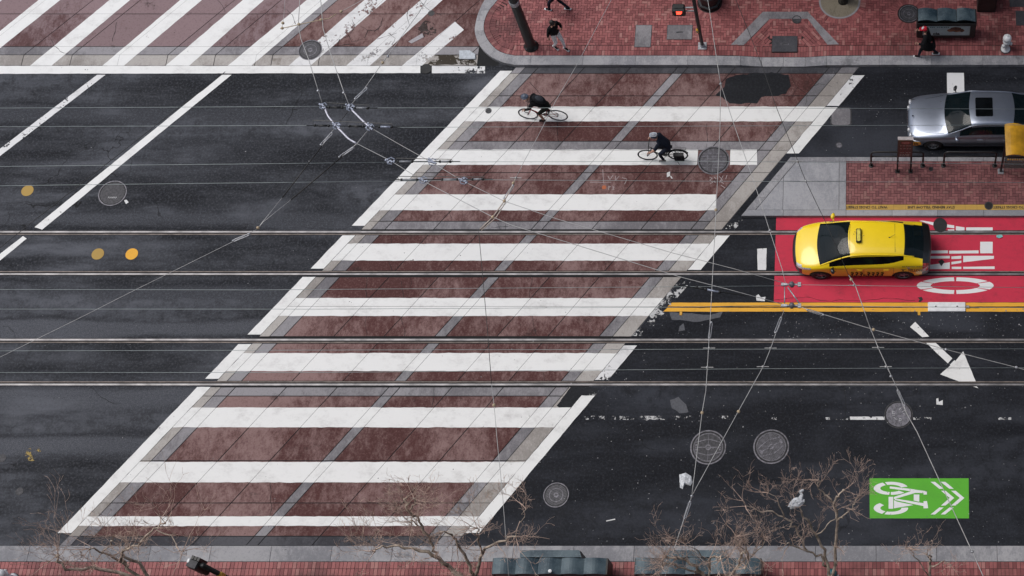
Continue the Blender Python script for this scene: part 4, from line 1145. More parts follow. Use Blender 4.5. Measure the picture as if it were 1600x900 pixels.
mb = MB(); mb.box((-W/2+.18, -.285, .40), (W/2-.18, -.275, 1.0)); ad = mb.build('poster', AD, rk); ad['label'] = 'pale poster with a brown loaf of bread'
BREAD = mat_plain('bread_brown', (.20, .075, .035), .6, 0, .5, 9); BREADD = mat_plain('bread_crust', (.07, .025, .015), .6, 0, .4, 12)
def ad_poly(name, pts, mat, y): 
    m = MB(); m.add([(x, y, z) for x, z in pts], [tuple(range(len(pts)))]); return m.build(name, mat, ad)
ad_poly('bread_print', [(.02, .70), (.10, .62), (.24, .64), (.34, .60), (.46, .63), (.56, .60), (.64, .68), (.58, .80), (.44, .84), (.30, .85), (.14, .82), (.05, .76)], BREAD, -.2865)
ad_poly('bread_print', [(.10, .76), (.28, .74), (.52, .77), (.50, .88), (.30, .93), (.16, .88)], BREADD, -.2875)
mb = MB(); xx = -.58
for w_ in (.05, .05, .05, .0, .05, .04, .06, .03, .05, .04, .05):
    if w_: mb.box((xx, -.2872, .88), (xx+w_*.8, -.2860, .935))
    xx += .062
mb.build('poster_lettering', TEAL, ad)
text_mesh('poster_lettering', 'cia', .22, INK, ad, Matrix.Translation((-.34, -.2862, .50)) @ Matrix.Rotation(R(90), 4, 'X'), bold=.008, depth=.0008)
cB = G(858, 898, 1.30); news_rack((cB.x, cB.y + .25, KZ), 'blue green news rack with five roof modules at the bottom kerb, left one', 5, .672, .48, 1.17)
mb = MB(); 
rkb = thing('rack_back_panel', 'low blue green poster box on the street side of the left bottom news rack', 'poster box', (cB.x + .03, cB.y + .60, KZ))
mb = MB(); mb.box((-.90, -.09, .28), (.86, .09, 1.20)); mb.build('box', RACK_D, rkb)
mb = MB(); mb.prism([(-.92, -.10), (.90, -.10), (.82, .11), (-.92, .11)], 1.205, 1.245, True); mb.build('roof', RACK_ROOF, rkb)
cC = G(1090, 898, 1.30); news_rack((cC.x, cC.y + .25, KZ), 'blue green news rack half hidden by bare twigs at the bottom kerb, right one', 5, .74, .48, 1.17)
rkb = thing('rack_back_panel', 'low blue green poster box behind the twig covered bottom news rack', 'poster box', (cC.x - .03, cC.y + .60, KZ))
mb = MB(); mb.box((-.86, -.09, .28), (.86, .09, 1.20)); mb.build('box', RACK_D, rkb)
mb = MB(); mb.prism([(-.92, -.10), (.90, -.10), (.86, .11), (-.88, .11)], 1.205, 1.245, True); mb.build('roof', RACK_ROOF, rkb)
# things left on the left rack roof
root = thing('paper_cup', 'round white paper cup lid lying on the bottom news rack roof', 'cup', (G(860, 893, 1.42).x, G(860, 893, 1.42).y, 1.395))
mb = MB(); mb.lathe([(.035, 0), (.048, .09), (.05, .10), (.03, .105)], 16); mb.build('cup', WHITE, root); mb = MB(); mb.lathe([(.05, .10), (.052, .11), (.03, .116)], 16); mb.build('lid', WHITE, root)

# ---- dark cabinet and lamp foot at the top edge
c = G(1541, 20, KZ); root = thing('utility_cabinet', 'black street cabinet at the top edge right of the news rack', 'cabinet', (c.x, c.y + .33, KZ))
mb = MB(); mb.cbox((0, 0, .55), (.66, .62, 1.1), None, .03); mb.build('cabinet_body', RACK_D, root)
mb = MB(); mb.cbox((0, 0, 1.12), (.72, .68, .06), None, .02); mb.build('cabinet_top', RACK_D, root)
mb = MB(); mb.box((-.28, -.325, .15), (.28, -.312, 1.0)); mb.build('cabinet_door', BLACKM, root)
root = thing('lamp_post', 'black lamp post foot ringed by radial bricks at the top edge', 'lamp post', (lampc.x, lampc.y, KZ))
mb = MB(); mb.lathe([(.42, 0), (.42, .16), (.36, .20), (.36, .55), (.40, .58), (.40, .64), (.28, .72)], 8); mb.build('pedestal', BLACKM, root)
mb = MB(); mb.lathe([(.22, .72), (.17, 1.1), (.12, 1.6), (.11, 7.2), (.16, 7.3), (.05, 7.5)], 12); mb.build('column', BLACKM, root, False)
for sx in (-1, 1):
    mb = MB(); mb.tube([(0, 0, 7.0), (sx*.35, 0, 7.35), (sx*.6, 0, 7.3)], .04, 6); mb.build('arm', BLACKM, root)
    mb = MB(); mb.lathe([(.10, 7.3), (.20, 7.45), (.18, 7.85), (.03, 8.0)], 10, (sx*.6, 0, 0)); mb.build('globe', WHITE, root, True)
# ---- tall black wire pole
c = G(829.5, 78, KZ); root = thing('wire_pole', 'thick black pole leaning up out of the picture at the brick corner', 'pole', (c.x, c.y + .15, KZ))
mb = MB(); mb.lathe([(.26, 0), (.26, .03), (.19, .05), (.178, .3), (.15, 4.0), (.12, 9.0), (.03, 9.02)], 20); mb.build('shaft', BLACKM, root, True)
mb = MB(); mb.lathe([(.162, 2.62), (.175, 2.64), (.175, 2.80), (.16, 2.82)], 20); mb.build('collar', GALV, root)
for k in range(4):
    t = R(45+90*k); mb = MB(); mb.lathe([(.03, .03), (.03, .06), (.01, .065)], 6, (.22*math.cos(t), .22*math.sin(t), 0)); mb.build('anchor_bolt', IRON_D, root)
# ---- pedestrian signal pole at the top
SGZ = .12; c = G(1097.5, 72, KZ); root = thing('signal_pole', 'slim black pole with red hand pedestrian signal at the top edge', 'traffic signal', (c.x, c.y, KZ))
mb = MB(); mb.lathe([(.065, .05), (.065, 3.6), (.03, 3.62)], 14); mb.build('pole', BLACKM, root, True)
mb = MB(); mb.box((-.15, -.15, 0), (.15, .15, .02)); mb.lathe([(.09, .02), (.085, .10), (.07, .12)], 14); mb.build('base_plate', GALV, root)
mb = MB(); mb.cbox((-.07, -.03, 1.02), (.09, .10, .16), None, .012); b_ = mb.build('push_button', mat_plain('button_yellow', (.62, .33, .03), .4), root)
mb = MB(); mb.lathe([(.025, -.01), (.025, .01), (.01, .015)], 10, (-.07, -.09, 1.03), 'Y'); mb.build('button', GALV, b_)
mb = MB(); mb.cbox((-.56, -.02, 2.28), (.42, .22, .44), None, .04); hd = mb.build('signal_head', BLACKP, root)
mb = MB(); mb.box((-.36, -.02, 2.16), (-.05, .02, 2.20)); mb.box((-.36, -.02, 2.36), (-.05, .02, 2.40)); mb.build('bracket', GALV, root)
mb = MB(); mb.box((-.74, -.135, 2.10), (-.38, -.131, 2.44)); mb.build('lens', BLACKP, hd)
HAND = mat_plain('lit_red_hand', (.8, .06, .03), .4, 0, .05, 10, emit=(1.0, .06, .03), es=3.0)
mb = MB(); mb.prism([(-.09, -.10), (.05, -.10), (.10, 0), (.12, .08), (.08, .09), (.05, .04), (.05, .15), (.01, .15), (.01, .05), (0, .05), (0, .16), (-.035, .16), (-.035, .05), (-.05, .05), (-.05, .14), (-.085, .14), (-.085, .02)], 0, .004)
hv = mb.build('red_hand', HAND, hd); hv.data.transform(Matrix.Translation((-.56, -.138, 2.27)) @ Matrix.Rotation(R(90), 4, 'X'))
mb = MB(); mb.box((-.76, -.22, 2.475), (-.36, -.12, 2.49)); mb.box((-.765, -.22, 2.2), (-.755, -.12, 2.49)); mb.box((-.365, -.22, 2.2), (-.355, -.12, 2.49)); mb.build('visor', BLACKP, hd)
# ---- signal at the bottom left, seen from above
c = G(300, 881, 3.4); root = thing('traffic_signal', 'black signal head with pale top on a pole at bottom left', 'traffic signal', (c.x, c.y, KZ))
H3 = 3.4 - KZ
mb = MB(); mb.lathe([(.16, 0), (.16, .04), (.075, .08), (.075, H3), (.02, H3+.02)], 14, (.30, -.04, 0)); mb.build('pole', BLACKM, root, True)
mb = MB(); mb.cbox((.02, 0, H3-.42), (.30, .25, .85), Matrix.Rotation(R(-18), 4, 'Z'), .04); hd = mb.build('signal_head', BLACKP, root)
mb = MB(); mb.cbox((.0, .0, H3+.012), (.28, .21, .012), Matrix.Rotation(R(-18), 4, 'Z')); mb.build('head_top', IRON_D, hd)
mb = MB(); mb.cbox((-.13, .05, H3-.02), (.08, .13, .10), Matrix.Rotation(R(-18), 4, 'Z'), .02); mb.build('louvre_cap', WHITE, hd)
for k in range(3):
    mb = MB(); mb.cbox((-.05 + .09*k, .17, H3 - .2), (.07, .10, .5), Matrix.Rotation(R(-18), 4, 'Z')); mb.build('visor', BLACKP, hd)
mb = MB(); mb.box((.16, -.03, H3-.30), (.32, .03, H3-.24)); mb.box((.16, -.03, H3-.72), (.32, .03, H3-.66)); mb.build('bracket', BLACKM, root)
mb = MB(); mb.cbox((.36, -.08, H3-1.15), (.16, .16, .26), None, .02); mb.build('beacon_box', MATS['button_yellow'], root)

# ---- island: railings, timetable board, shelter
def railing(pa, pb, label):
    a = G(pa, 259, KZ); b = G(pb, 259, KZ); w = b.x - a.x; cx = (a.x+b.x)/2
    root = thing('railing', label, 'railing', (cx, a.y, KZ), 0, 'black hoop railings on the island')
    r = .15; pts = [(-w/2, 0, 0), (-w/2, 0, .98-r)] + [(-w/2 + r - r*math.cos(t), 0, .98 - r + r*math.sin(t)) for t in (R(30), R(60), R(90))] + \
        [(w/2 - r + r*math.sin(t), 0, .98 - r + r*math.cos(t)) for t in (0, R(30), R(60))] + [(w/2, 0, .98-r), (w/2, 0, 0)]
    mb = MB(); mb.tube(pts, .034, 10); mb.build('hoop', BLACKM, root, True)
    mb = MB(); mb.tube([(-w/2, 0, .66), (w/2, 0, .66)], .024, 8); mb.build('mid_rail', BLACKM, root, True)
    for sx in (-1, 1):
        mb = MB(); mb.lathe([(.085, 0), (.085, .015), (.045, .02)], 12, (sx*w/2, 0, 0)); mb.build('base_flange', BLACKM, root)
railing(1361, 1441.5, 'black hoop railing beside the timetable board on the island')
railing(1474, 1554, 'black hoop railing beside the yellow roofed shelter')
a = G(1402, 268, KZ); b = G(1422.5, 268, KZ); w = b.x - a.x
root = thing('timetable_board', 'maroon timetable board on two black legs on the island', 'sign', ((a.x+b.x)/2, a.y, KZ))
MAROON = mat_plain('maroon_panel', (.045, .016, .018), .35, 0, .15, 6, coat=.4); REDP = mat_plain('sign_red', (.30, .02, .03), .4); PALET = mat_plain('sign_pale', (.42, .38, .38), .4)
for sx in (-1, 1):
    mb = MB(); mb.cbox((sx*w/2, 0, 1.15), (.055, .055, 2.3)); mb.build('leg', BLACKM, root)
    mb = MB(); mb.cbox((sx*w/2, 0, .012), (.14, .14, .024)); mb.build('base_plate', BLACKM, root)
mb = MB(); mb.box((-w/2-.012, -.05, 1.12), (w/2+.012, .05, 2.28)); pn = mb.build('panel', MAROON, root)
mb = MB(); mb.box((-w/2-.03, -.06, 2.282), (w/2+.03, .06, 2.31)); mb.build('cap', PALET, root)
mb = MB(); mb.lathe([(.001, 0), (.16, .0), (.16, -.003), (.001, -.0035)], 20, (0, -.0515, 0), 'Y'); ov = mb.build('red_oval', REDP, pn); ov.data.transform(Matrix.Translation((.02, 0, 2.10)) @ Matrix.Diagonal((1, 1, .55, 1)))
mb = MB()
for k in range(5): mb.box((-.09+.045*k, -.0562, 2.075), (-.09+.045*k+.028, -.0552, 2.125))
mb.build('oval_lettering', PALET, ov)
random.seed(4); mb = MB(); mr = MB(); zz = 1.94
while zz > 1.2:
    m_ = mr if random.random() < .45 else mb
    x_ = -w/2 + .05
    while x_ < w/2 - .08:
        l_ = random.uniform(.03, .09); m_.box((x_, -.0525, zz), (min(x_+l_, w/2-.03), -.0512, zz+.022)); x_ += l_ + random.uniform(.012, .05)
    zz -= random.choice((.05, .06, .09))
mb.build('small_print', PALET, pn); mr.build('red_print', REDP, pn)
AMB = mat_plain('amber_tag', (.60, .28, .02), .4)
mb = MB(); tagpts = [(0, -.11), (.16, -.11), (.25, -.05), (.26, .03), (.2, .10), (0, .11)]; mb.prism(tagpts, 0, .012, True)
tg = mb.build('route_tag', AMB, root); tg.data.transform(Matrix.Translation((w/2 + .03, -.03, 2.02)) @ Matrix.Rotation(R(90), 4, 'X'))
mb = MB()
for r in range(3):
    for k in range(3): mb.box((w/2+.06+.05*k, -.0460, 1.98+.05*r-.03), (w/2+.095+.05*k, -.0430, 2.01+.05*r-.03))
mb.build('tag_lettering', INK, tg)
# shelter
xl_ = G(1563.5, 268, KZ).x; yb_ = G(1560, 268, KZ).y
root = thing('bus_shelter', 'transit shelter with amber wave roof cut by the right edge', 'shelter', (xl_, yb_, KZ))
AMBER = mat_plain('amber_roof', (.52, .27, .018), .28, 0, .18, 3, coat=.5)
SL = 5.2; z_r = 2.42; y_f = G(1580, 246.5, KZ+z_r-.1).y - yb_; y_bk = G(1580, 193, KZ+z_r+.1).y - yb_
n = 60; v = []; f = []
for i in range(n+1):
    x_ = -.07 + SL*i/n; zz = z_r + .13*math.sin(i/n*math.pi*7.2 + .4)
    v += [(x_, y_f, zz), (x_, y_bk, zz), (x_, y_f, zz-.03), (x_, y_bk, zz-.03)]
for i in range(n): a, b = 4*i, 4*i+4; f += [(a, b, b+1, a+1), (a+2, a+3, b+3, b+2), (a, a+2, b+2, b), (a+1, b+1, b+3, a+3)]
f += [(0, 1, 3, 2), (4*n, 4*n+2, 4*n+3, 4*n+1)]
mb = MB(); mb.add(v, f); roof = mb.build('roof', AMBER, root, False)
mb = MB()
for i in range(70): mb.box((.0+i*.075, y_f-.03, z_r-.22), (.045+i*.075, y_f-.005, z_r-.17))
mb.build('roof_fringe', AMBER, roof)
mb = MB(); mb.box((-.02, y_f+.02, z_r-.17), (SL, y_f+.06, z_r-.135)); mb.build('front_beam', BLACKM, root)
GLZ = None
def mat_glass(name, col, rough=.05, alpha=.35):
    m, nt, N, L, b = new_mat(name); tc = N.new('ShaderNodeTexCoord')
    f = n_noise(N, L, tc.outputs['Object'], 3, 3); L.new(n_mix(N, L, f, tuple(c*.8 for c in col), col), b.inputs['Base Color'])
    b.inputs['Roughness'].default_value = rough; b.inputs['Alpha'].default_value = alpha; b.inputs['Specular IOR Level'].default_value = .28
    MATS[name] = m; return m
GLZ = mat_glass('shelter_glass', (.16, .25, .24), .08, .62)
for k in range(4):
    mb = MB(); mb.box((.06 + k*1.28, .0, .22), (.06 + k*1.28 + 1.2, .015, z_r-.2)); mb.build('glass_panel', GLZ, root)
for k in range(5):
    mb = MB(); mb.cbox((k*1.28, 0, (z_r-.14)/2), (.07, .07, z_r-.14)); mb.build('post', BLACKM, root)
    mb = MB(); mb.cbox((k*1.28, 0, .012), (.20, .20, .024)); mb.build('base_plate', GALV, root)
# ================================================================== CARS
def mat_carpaint(name, col, metal=0.0, rough=.32, dirt=.10):
    m, nt, N, L, b = new_mat(name); tc = N.new('ShaderNodeTexCoord')
    g = n_noise(N, L, tc.outputs['Object'], 3.0, 6, .7)
    L.new(n_mix(N, L, n_math(N, L, 'MULTIPLY', n_ramp(N, L, g, .4, .75), dirt*2), col, tuple(c*.62 for c in col)), b.inputs['Base Color'])
    b.inputs['Metallic'].default_value = metal; b.inputs['Roughness'].default_value = rough
    b.inputs['Coat Weight'].default_value = .8; b.inputs['Coat Roughness'].default_value = .05
    MATS[name] = m; return m
CAB_Y = mat_carpaint('taxi_yellow', (.95, .67, .012), 0, .35, .05)
SEDAN = mat_carpaint('silver_blue_paint', (.25, .28, .345), .7, .30, .12)
CARGL = mat_glass('car_glass', (.006, .012, .015), .04, .84)
SIDEGL = mat_plain('tinted_side_glass', (.004, .005, .006), .10, 0, .3, 2, spec=.25)
CARBLK = mat_plain('car_black_trim', (.008, .008, .009), .35, 0, .1, 10, coat=.4)
LAMPW = mat_plain('headlight_lens', (.62, .63, .66), .12, .2, .25, 25, coat=1)
LAMPR = mat_plain('tail_lamp_red', (.42, .06, .06), .15, 0, .5, 14, coat=1)
CHROME = mat_plain('chrome', (.75, .76, .80), .12, 1.0, .05, 5)
ALLOY = mat_plain('wheel_alloy', (.34, .34, .36), .35, .6, .2, 12)
def loft_car(root, st_, zones, wheels, wr, arch, mats, half_names=(), bow=lambda x: 0.0):
    NR = 10; ns = len(st_); V = []; F_ = []; Zn = []
    zl = list(mats.keys())
    def ringpts(s):
        x, zb, w, zm, ws, zs, p5, p6, p7, z8, z9 = s
        h = [(0, zb), (w*.90, zb), (w*.992, zb+.07), (w, zm), (ws, zs), p5, p6, p7, (p7[0]*.52, z8), (0, z9)]
        c_ = bow(x); q = [(x + (c_*(1-(y/max(p6[0], .01))**2) if k >= 6 else 0), y, z) for k, (y, z) in enumerate(h)]
        return [(a, -y, z) for a, y, z in q] + [(a, y, z) for a, y, z in q[-2:0:-1]]
    n = 18
    for s in st_: V += ringpts(s)
    for i in range(ns-1):
        for k in range(n):
            F_.append((i*n+k, i*n+(k+1) % n, (i+1)*n+(k+1) % n, (i+1)*n+k))
            j = k if k < 9 else 17-k
            Zn.append(zl.index(zones(i, j)))
    F_.append(tuple(range(n-1, -1, -1))); Zn.append(zl.index(zones(0, 3)))
    F_.append(tuple(range((ns-1)*n, ns*n))); Zn.append(zl.index(zones(ns-2, 3)))
    o = mesh_obj('body_temp', V, F_, [mats[k] for k in zl], None, True, Zn)
    bm = bmesh.new(); bm.from_mesh(o.data); bmesh.ops.recalc_face_normals(bm, faces=bm.faces); bm.to_mesh(o.data); bm.free()
    ss = o.modifiers.new('s', 'SUBSURF'); ss.levels = 2; ss.render_levels = 2
    cutters = []
    for wx in wheels:
        mb = MB(); mb.lathe([(arch, -1.2), (arch, 1.2)], 28, (wx, 0, wr), 'Y'); cu = mb.build('cut', mats['black'])
        bm = bmesh.new(); bm.from_mesh(cu.data); bmesh.ops.recalc_face_normals(bm, faces=bm.faces); bm.to_mesh(cu.data); bm.free()
        b_ = o.modifiers.new('b', 'BOOLEAN'); b_.operation = 'DIFFERENCE'; b_.object = cu; b_.solver = 'EXACT'; cutters.append(cu)
    dg = bpy.context.evaluated_depsgraph_get()
    me = bpy.data.meshes.new_from_object(o.evaluated_get(dg)); midx = {m.name: i for i, m in enumerate(me.materials) if m}
    for cu in cutters: bpy.data.objects.remove(cu)
    bpy.data.objects.remove(o)
    # split by zone (and by side for mirrored zones)
    groups = {}
    bb = [v.co.copy() for v in me.vertices]
    for p in me.polygons:
        zname = zl[p.material_index] if p.material_index < len(zl) else 'black'
        side = 0
        if zname in half_names: side = -1 if p.center.y < 0 else 1
        key = (zname, side); groups.setdefault(key, []).append(list(p.vertices))
    out = {}
    names = {'black': 'lower_trim', 'windshield': 'windshield', 'rear_window': 'rear_window', 'headlight': 'headlight', 'tail_lamp': 'tail_lamp', 'body': 'body',
             'window_front': 'side_window', 'window_rear': 'side_window', 'quarter': 'side_window', 'door_front': 'door', 'door_rear': 'door', 'sunroof': 'sunroof', 'bumper': 'bumper', 'hatch_trim': 'hatch_trim', 'roof': 'roof'}
    for (zname, side), fs in groups.items():
        used = {}; vv = []; ff = []
        for f in fs:
            g = []
            for i in f:
                if i not in used: used[i] = len(vv); vv.append(bb[i])
                g.append(used[i])
            ff.append(g)
        ob = mesh_obj(names.get(zname, zname), vv, ff, mats[zname], root, True)
        out[(zname, side)] = ob
        if zname.startswith('door'):     # dark shut lines round each door
            cnt = {}
            for f in ff:
                for a, b in zip(f, f[1:]+f[:1]): e = (min(a, b), max(a, b)); cnt[e] = cnt.get(e, 0)+1
            mb = MB()
            for (a, b), c in cnt.items():
                if c == 1: mb.tube([vv[a], vv[b]], .0045, 3, False)
            if mb.v: mb.build('shut_line', CARBLK, ob)
    bpy.data.meshes.remove(me)
    return out
def car_wheel(root, x, y, r, wd, face, rimmat=ALLOY, spokes=5):
    e = bpy.data.objects.new('wheel', None); link(e, root); e.location = (x, y, r); e.empty_display_size = .1
    mb = MB(); mb.lathe([(r*.62, -wd/2), (r*.92, -wd/2), (r, -wd/2+.03), (r, wd/2-.03), (r*.92, wd/2), (r*.62, wd/2)], 28, axis='Y'); mb.f = mb.f[:-2]; mb.m = mb.m[:-2]; mb.build('tyre', RUBBER, e, True)
    yo = face*wd/2; mb = MB()
    mb.lathe([(r*.64, -wd/2+.01), (r*.64, wd/2-.03), (r*.5, wd/2-.05), (.02, wd/2-.05)] if face > 0 else [(.02, -wd/2+.05), (r*.5, -wd/2+.05), (r*.64, -wd/2+.03), (r*.64, wd/2-.01)], 24, axis='Y')
    mb.build('rim_barrel', CARBLK, e, True)
    mb = MB()
    for k in range(spokes):
        M_ = Matrix.Rotation(2*math.pi*k/spokes + .3, 4, 'Y'); yy = yo - face*.025
        mb.box((-.022, min(yy, yy-face*.03), r*.08), (.022, max(yy, yy-face*.03), r*.62), M_)
    mb.lathe([(r*.16, -.02), (r*.16, .012), (.02, .016)] if face > 0 else [(.02, -.016), (r*.16, -.012), (r*.16, .02)], 14, (0, yo-face*.02, 0), 'Y')
    v = []; nn = 28
    mb.lathe([(r*.66, -.012), (r*.66, .012), (r*.57, .012), (r*.57, -.012)], 28, (0, yo-face*.015, 0), 'Y')
    mb.f = mb.f[:-2]; mb.m = mb.m[:-2]
    mb.build('rim', rimmat, e, False)
    return e
def S(x, zb, w, zm, ws, zs, p5, p6, p7, z8, z9): return (x*1.018, zb, w, zm, ws, zs, p5, p6, p7, z8, z9)

# ---- yellow taxi (liftback)
TX = [S(.00, .24, .40, .40, .42, .54, (.38, .59), (.33, .615), (.26, .63), .64, .645),
      S(.15, .19, .66, .42, .65, .60, (.61, .66), (.54, .695), (.44, .712), .725, .73),
      S(.30, .17, .785, .45, .78, .67, (.745, .735), (.67, .775), (.55, .79), .80, .805),
      S(.62, .17, .848, .50, .838, .75, (.815, .80), (.735, .85), (.60, .87), .885, .89),
      S(.92, .17, .868, .52, .858, .84, (.828, .875), (.765, .925), (.64, .945), .965, .98),
      S(1.20, .17, .872, .54, .862, .905, (.832, .93), (.715, 1.075), (.61, 1.12), 1.15, 1.165),
      S(1.55, .17, .872, .55, .862, .925, (.828, .95), (.67, 1.25), (.58, 1.295), 1.33, 1.345),
      S(1.88, .17, .872, .56, .862, .935, (.824, .96), (.635, 1.375), (.56, 1.415), 1.45, 1.465),
      S(2.30, .17, .872, .56, .862, .945, (.82, .97), (.61, 1.405), (.55, 1.445), 1.48, 1.492),
      S(2.80, .17, .872, .56, .862, .955, (.812, .995), (.60, 1.385), (.54, 1.43), 1.465, 1.478),
      S(3.30, .17, .872, .56, .860, .970, (.775, 1.075), (.585, 1.33), (.53, 1.38), 1.415, 1.43),
      S(3.56, .17, .870, .56, .855, .980, (.64, 1.225), (.575, 1.285), (.525, 1.335), 1.37, 1.385),
      S(3.90, .18, .86, .56, .840, .975, (.66, 1.13), (.575, 1.185), (.53, 1.22), 1.25, 1.265),
      S(4.20, .20, .84, .58, .81, .965, (.755, 1.005), (.575, 1.065), (.53, 1.09), 1.11, 1.12),
      S(4.38, .24, .79, .58, .765, .93, (.71, .975), (.575, 1.015), (.51, 1.03), 1.04, 1.045),
      S(4.46, .30, .70, .55, .68, .85, (.62, .90), (.54, .93), (.45, .945), .95, .95)]
def tz(i, j):
    if j == 0: return 'black'
    if i == 0: return 'black'
    if i == 1 and j in (1, 2, 3): return 'black'
    if i == 2 and j == 1: return 'black'
    if 1 <= i <= 2 and j == 4: return 'headlight'
    if i == 1 and j == 5: return 'headlight'
    if 4 <= i <= 6 and j in (6, 7, 8): return 'windshield'
    if j == 5:
        if 5 <= i <= 7: return 'window_front'
        if 8 <= i <= 10: return 'window_rear'
    if 11 <= i <= 12 and j in (6, 7, 8): return 'rear_window'
    if i >= 13 and j >= 5: return 'hatch_trim'
    if i == 13 and j in (3, 4): return 'tail_lamp'
    if i == 14: return 'black' if j <= 3 else 'hatch_trim'
    if i >= 13 and j <= 2: return 'black'
    if j in (2, 3):
        if 5 <= i <= 7: return 'door_front'
        if 8 <= i <= 9: return 'door_rear'
    return 'body'
wa = G(1283, 437.5); wb_ = G(1413.5, 437.0)
ang = math.atan2(wb_.y - wa.y, wb_.x - wa.x)
taxi = thing('taxi', 'yellow liftback taxi with black phone number driving on the red lane', 'car', (wa.x - .945, wa.y + .86, 0.012), ang*.6)
tm = {'black': CARBLK, 'body': CAB_Y, 'windshield': CARGL, 'rear_window': CARGL, 'headlight': LAMPW, 'tail_lamp': LAMPR, 'window_front': SIDEGL, 'window_rear': SIDEGL, 'door_front': CAB_Y, 'door_rear': CAB_Y, 'hatch_trim': CARBLK}
halves = ('headlight', 'tail_lamp', 'window_front', 'window_rear', 'door_front', 'door_rear')
tp = loft_car(taxi, TX, tz, (.93, 3.64), .315, .365, tm, halves, lambda x: -.11 if .5 < x < 2.0 else (-.05 if .05 < x <= .5 else (.05 if x > 3.5 else 0)))
for x in (.93, 3.64):
    for f in (-1, 1): car_wheel(taxi, x, f*.765, .315, .19, f)
def rail_line(stn, i0, i1, which, r, name, mat, root, off=.004):
    for sgn in (-1, 1):
        pts = [(stn[i][0], sgn*(stn[i][which][0]+off), stn[i][which][1]+off) for i in range(i0, i1+1)]
        P = []
        for q in spline_n([Vector(p) for p in pts], 4): P.append(q)
        mb = MB(); mb.tube(P, r, 6); mb.build(name, mat, root, True)
def spline_n(P, n):
    P = [P[0]*2-P[1]] + P + [P[-1]*2-P[-2]]; out = []
    for i in range(1, len(P)-2):
        for k in range(n):
            t = k/n; a, b, c, d = P[i-1], P[i], P[i+1], P[i+2]
            out.append(.5*((2*b) + (c-a)*t + (2*a-5*b+4*c-d)*t*t + (3*b-a-3*c+d)*t**3))
    out.append(P[-2]); return out
rail_line(TX, 4, 12, 7, .026, 'roof_pillar', CAB_Y, taxi, -.012)
# door mirrors, handles, roof sign, aerial, lettering
for sgn in (-1, 1):
    mb = MB(); mb.ball((1.34, sgn*.99, 1.00), (.07, .11, .075), 12, 8, Matrix.Rotation(R(-18*sgn), 3, 'Z')); mb.tube([(1.36, sgn*.84, .95), (1.35, sgn*.93, .985)], .025, 6)
    mb.build('door_mirror', CAB_Y if sgn > 0 else CARBLK, taxi, True)
    for x in (2.22, 3.08):
        mb = MB(); mb.cbox((x, sgn*.868, .80), (.17, .028, .03), None, .006); mb.build('door_handle', CAB_Y, taxi)
sg = mat_plain('roof_sign_lens', (.72, .62, .10), .3, 0, .2, 8)
mb = MB(); mb.cbox((2.19, .02, 1.545), (.17, .50, .09), None, .03); rs = mb.build('roof_sign', CARBLK, taxi)
mb = MB(); mb.cbox((2.19, .02, 1.562), (.145, .465, .08), None, .03); mb.build('sign_lens', sg, rs)
mb = MB(); mb.tube([(3.18, .0, 1.43), (3.36, .05, 1.56)], .006, 5); mb.ball((3.18, 0, 1.43), (.035, .025, .02)); mb.build('aerial', CARBLK, taxi)
mb = MB()
for dx, dy in ((-.13, .18), (-.16, .10), (.16, .05)): mb.lathe([(.012, 1.478), (.012, 1.494), (.004, 1.496)], 8, (2.19+dx, dy, 0))
mb.build('roof_fixings', CARBLK, taxi)
mb = MB(); mb.tube([(1.90, y, 1.452 - .11*y*y) for y in [-.5+.1*k for k in range(11)]], .006, 4); mb.tube([(3.36, y, 1.418 - .11*y*y) for y in [-.5+.1*k for k in range(11)]], .005, 4); mb.build('roof_seam', CARBLK, tp[('body', 0)])
# side lettering lies on the doors facing the camera
ys = -.877
def side_txt(body, x, z, size, shear=.25, bold=.0, y=ys, mat=INK, name='phone_lettering', tilt=0, sx=1.0):
    return text_mesh(name, body, size, mat, taxi, Matrix.Translation((x, y, z)) @ Matrix.Rotation(R(90+tilt), 4, 'X') @ Matrix.Diagonal((sx, 1, 1, 1)), shear, bold, depth=.0015)
side_txt('333-3333', 2.42, .47, .46, .28, .008, -.886, sx=.64)
side_txt('YELLOW', 4.02, .79, .235, .15, .006, -.880, tilt=-4, sx=.52)
side_txt('SAN FRANCISCO TAXICAB', 3.93, .985, .058, .1, .001, -.835, tilt=-32)
side_txt('TAXI', 1.36, .72, .07, .1, .002, -.876)
mb = MB()
for q in ([(-.12, .09), (-.02, .02), (.0, -.04), (.02, -.04), (.03, .02), (.14, .09), (.05, .055), (.02, .05), (.0, .065), (-.03, .05), (-.06, .06)], [(-.02, -.05), (.02, -.05), (.03, -.10), (-.03, -.10)]): mb.prism(q, 0, .003)
mb.v = [(a*.85, b*1.45, c) for a, b, c in mb.v]
lg = mb.build('wing_emblem', INK, taxi); lg.data.transform(Matrix.Translation((3.62, -.884, .80)) @ Matrix.Rotation(R(90), 4, 'X'))
mb = MB(); mb.lathe([(.001, 0), (.05, 0), (.05, -.003), (.001, -.004)], 18, (3.80, -.862, .935), 'Y'); mb.build('round_sticker', PALET, taxi)
mb = MB(); mb.tube([(.93, -.30, .985), (.90, .10, 1.0), (.93, .50, .985)], .010, 5); mb.build('wiper', CARBLK, taxi)

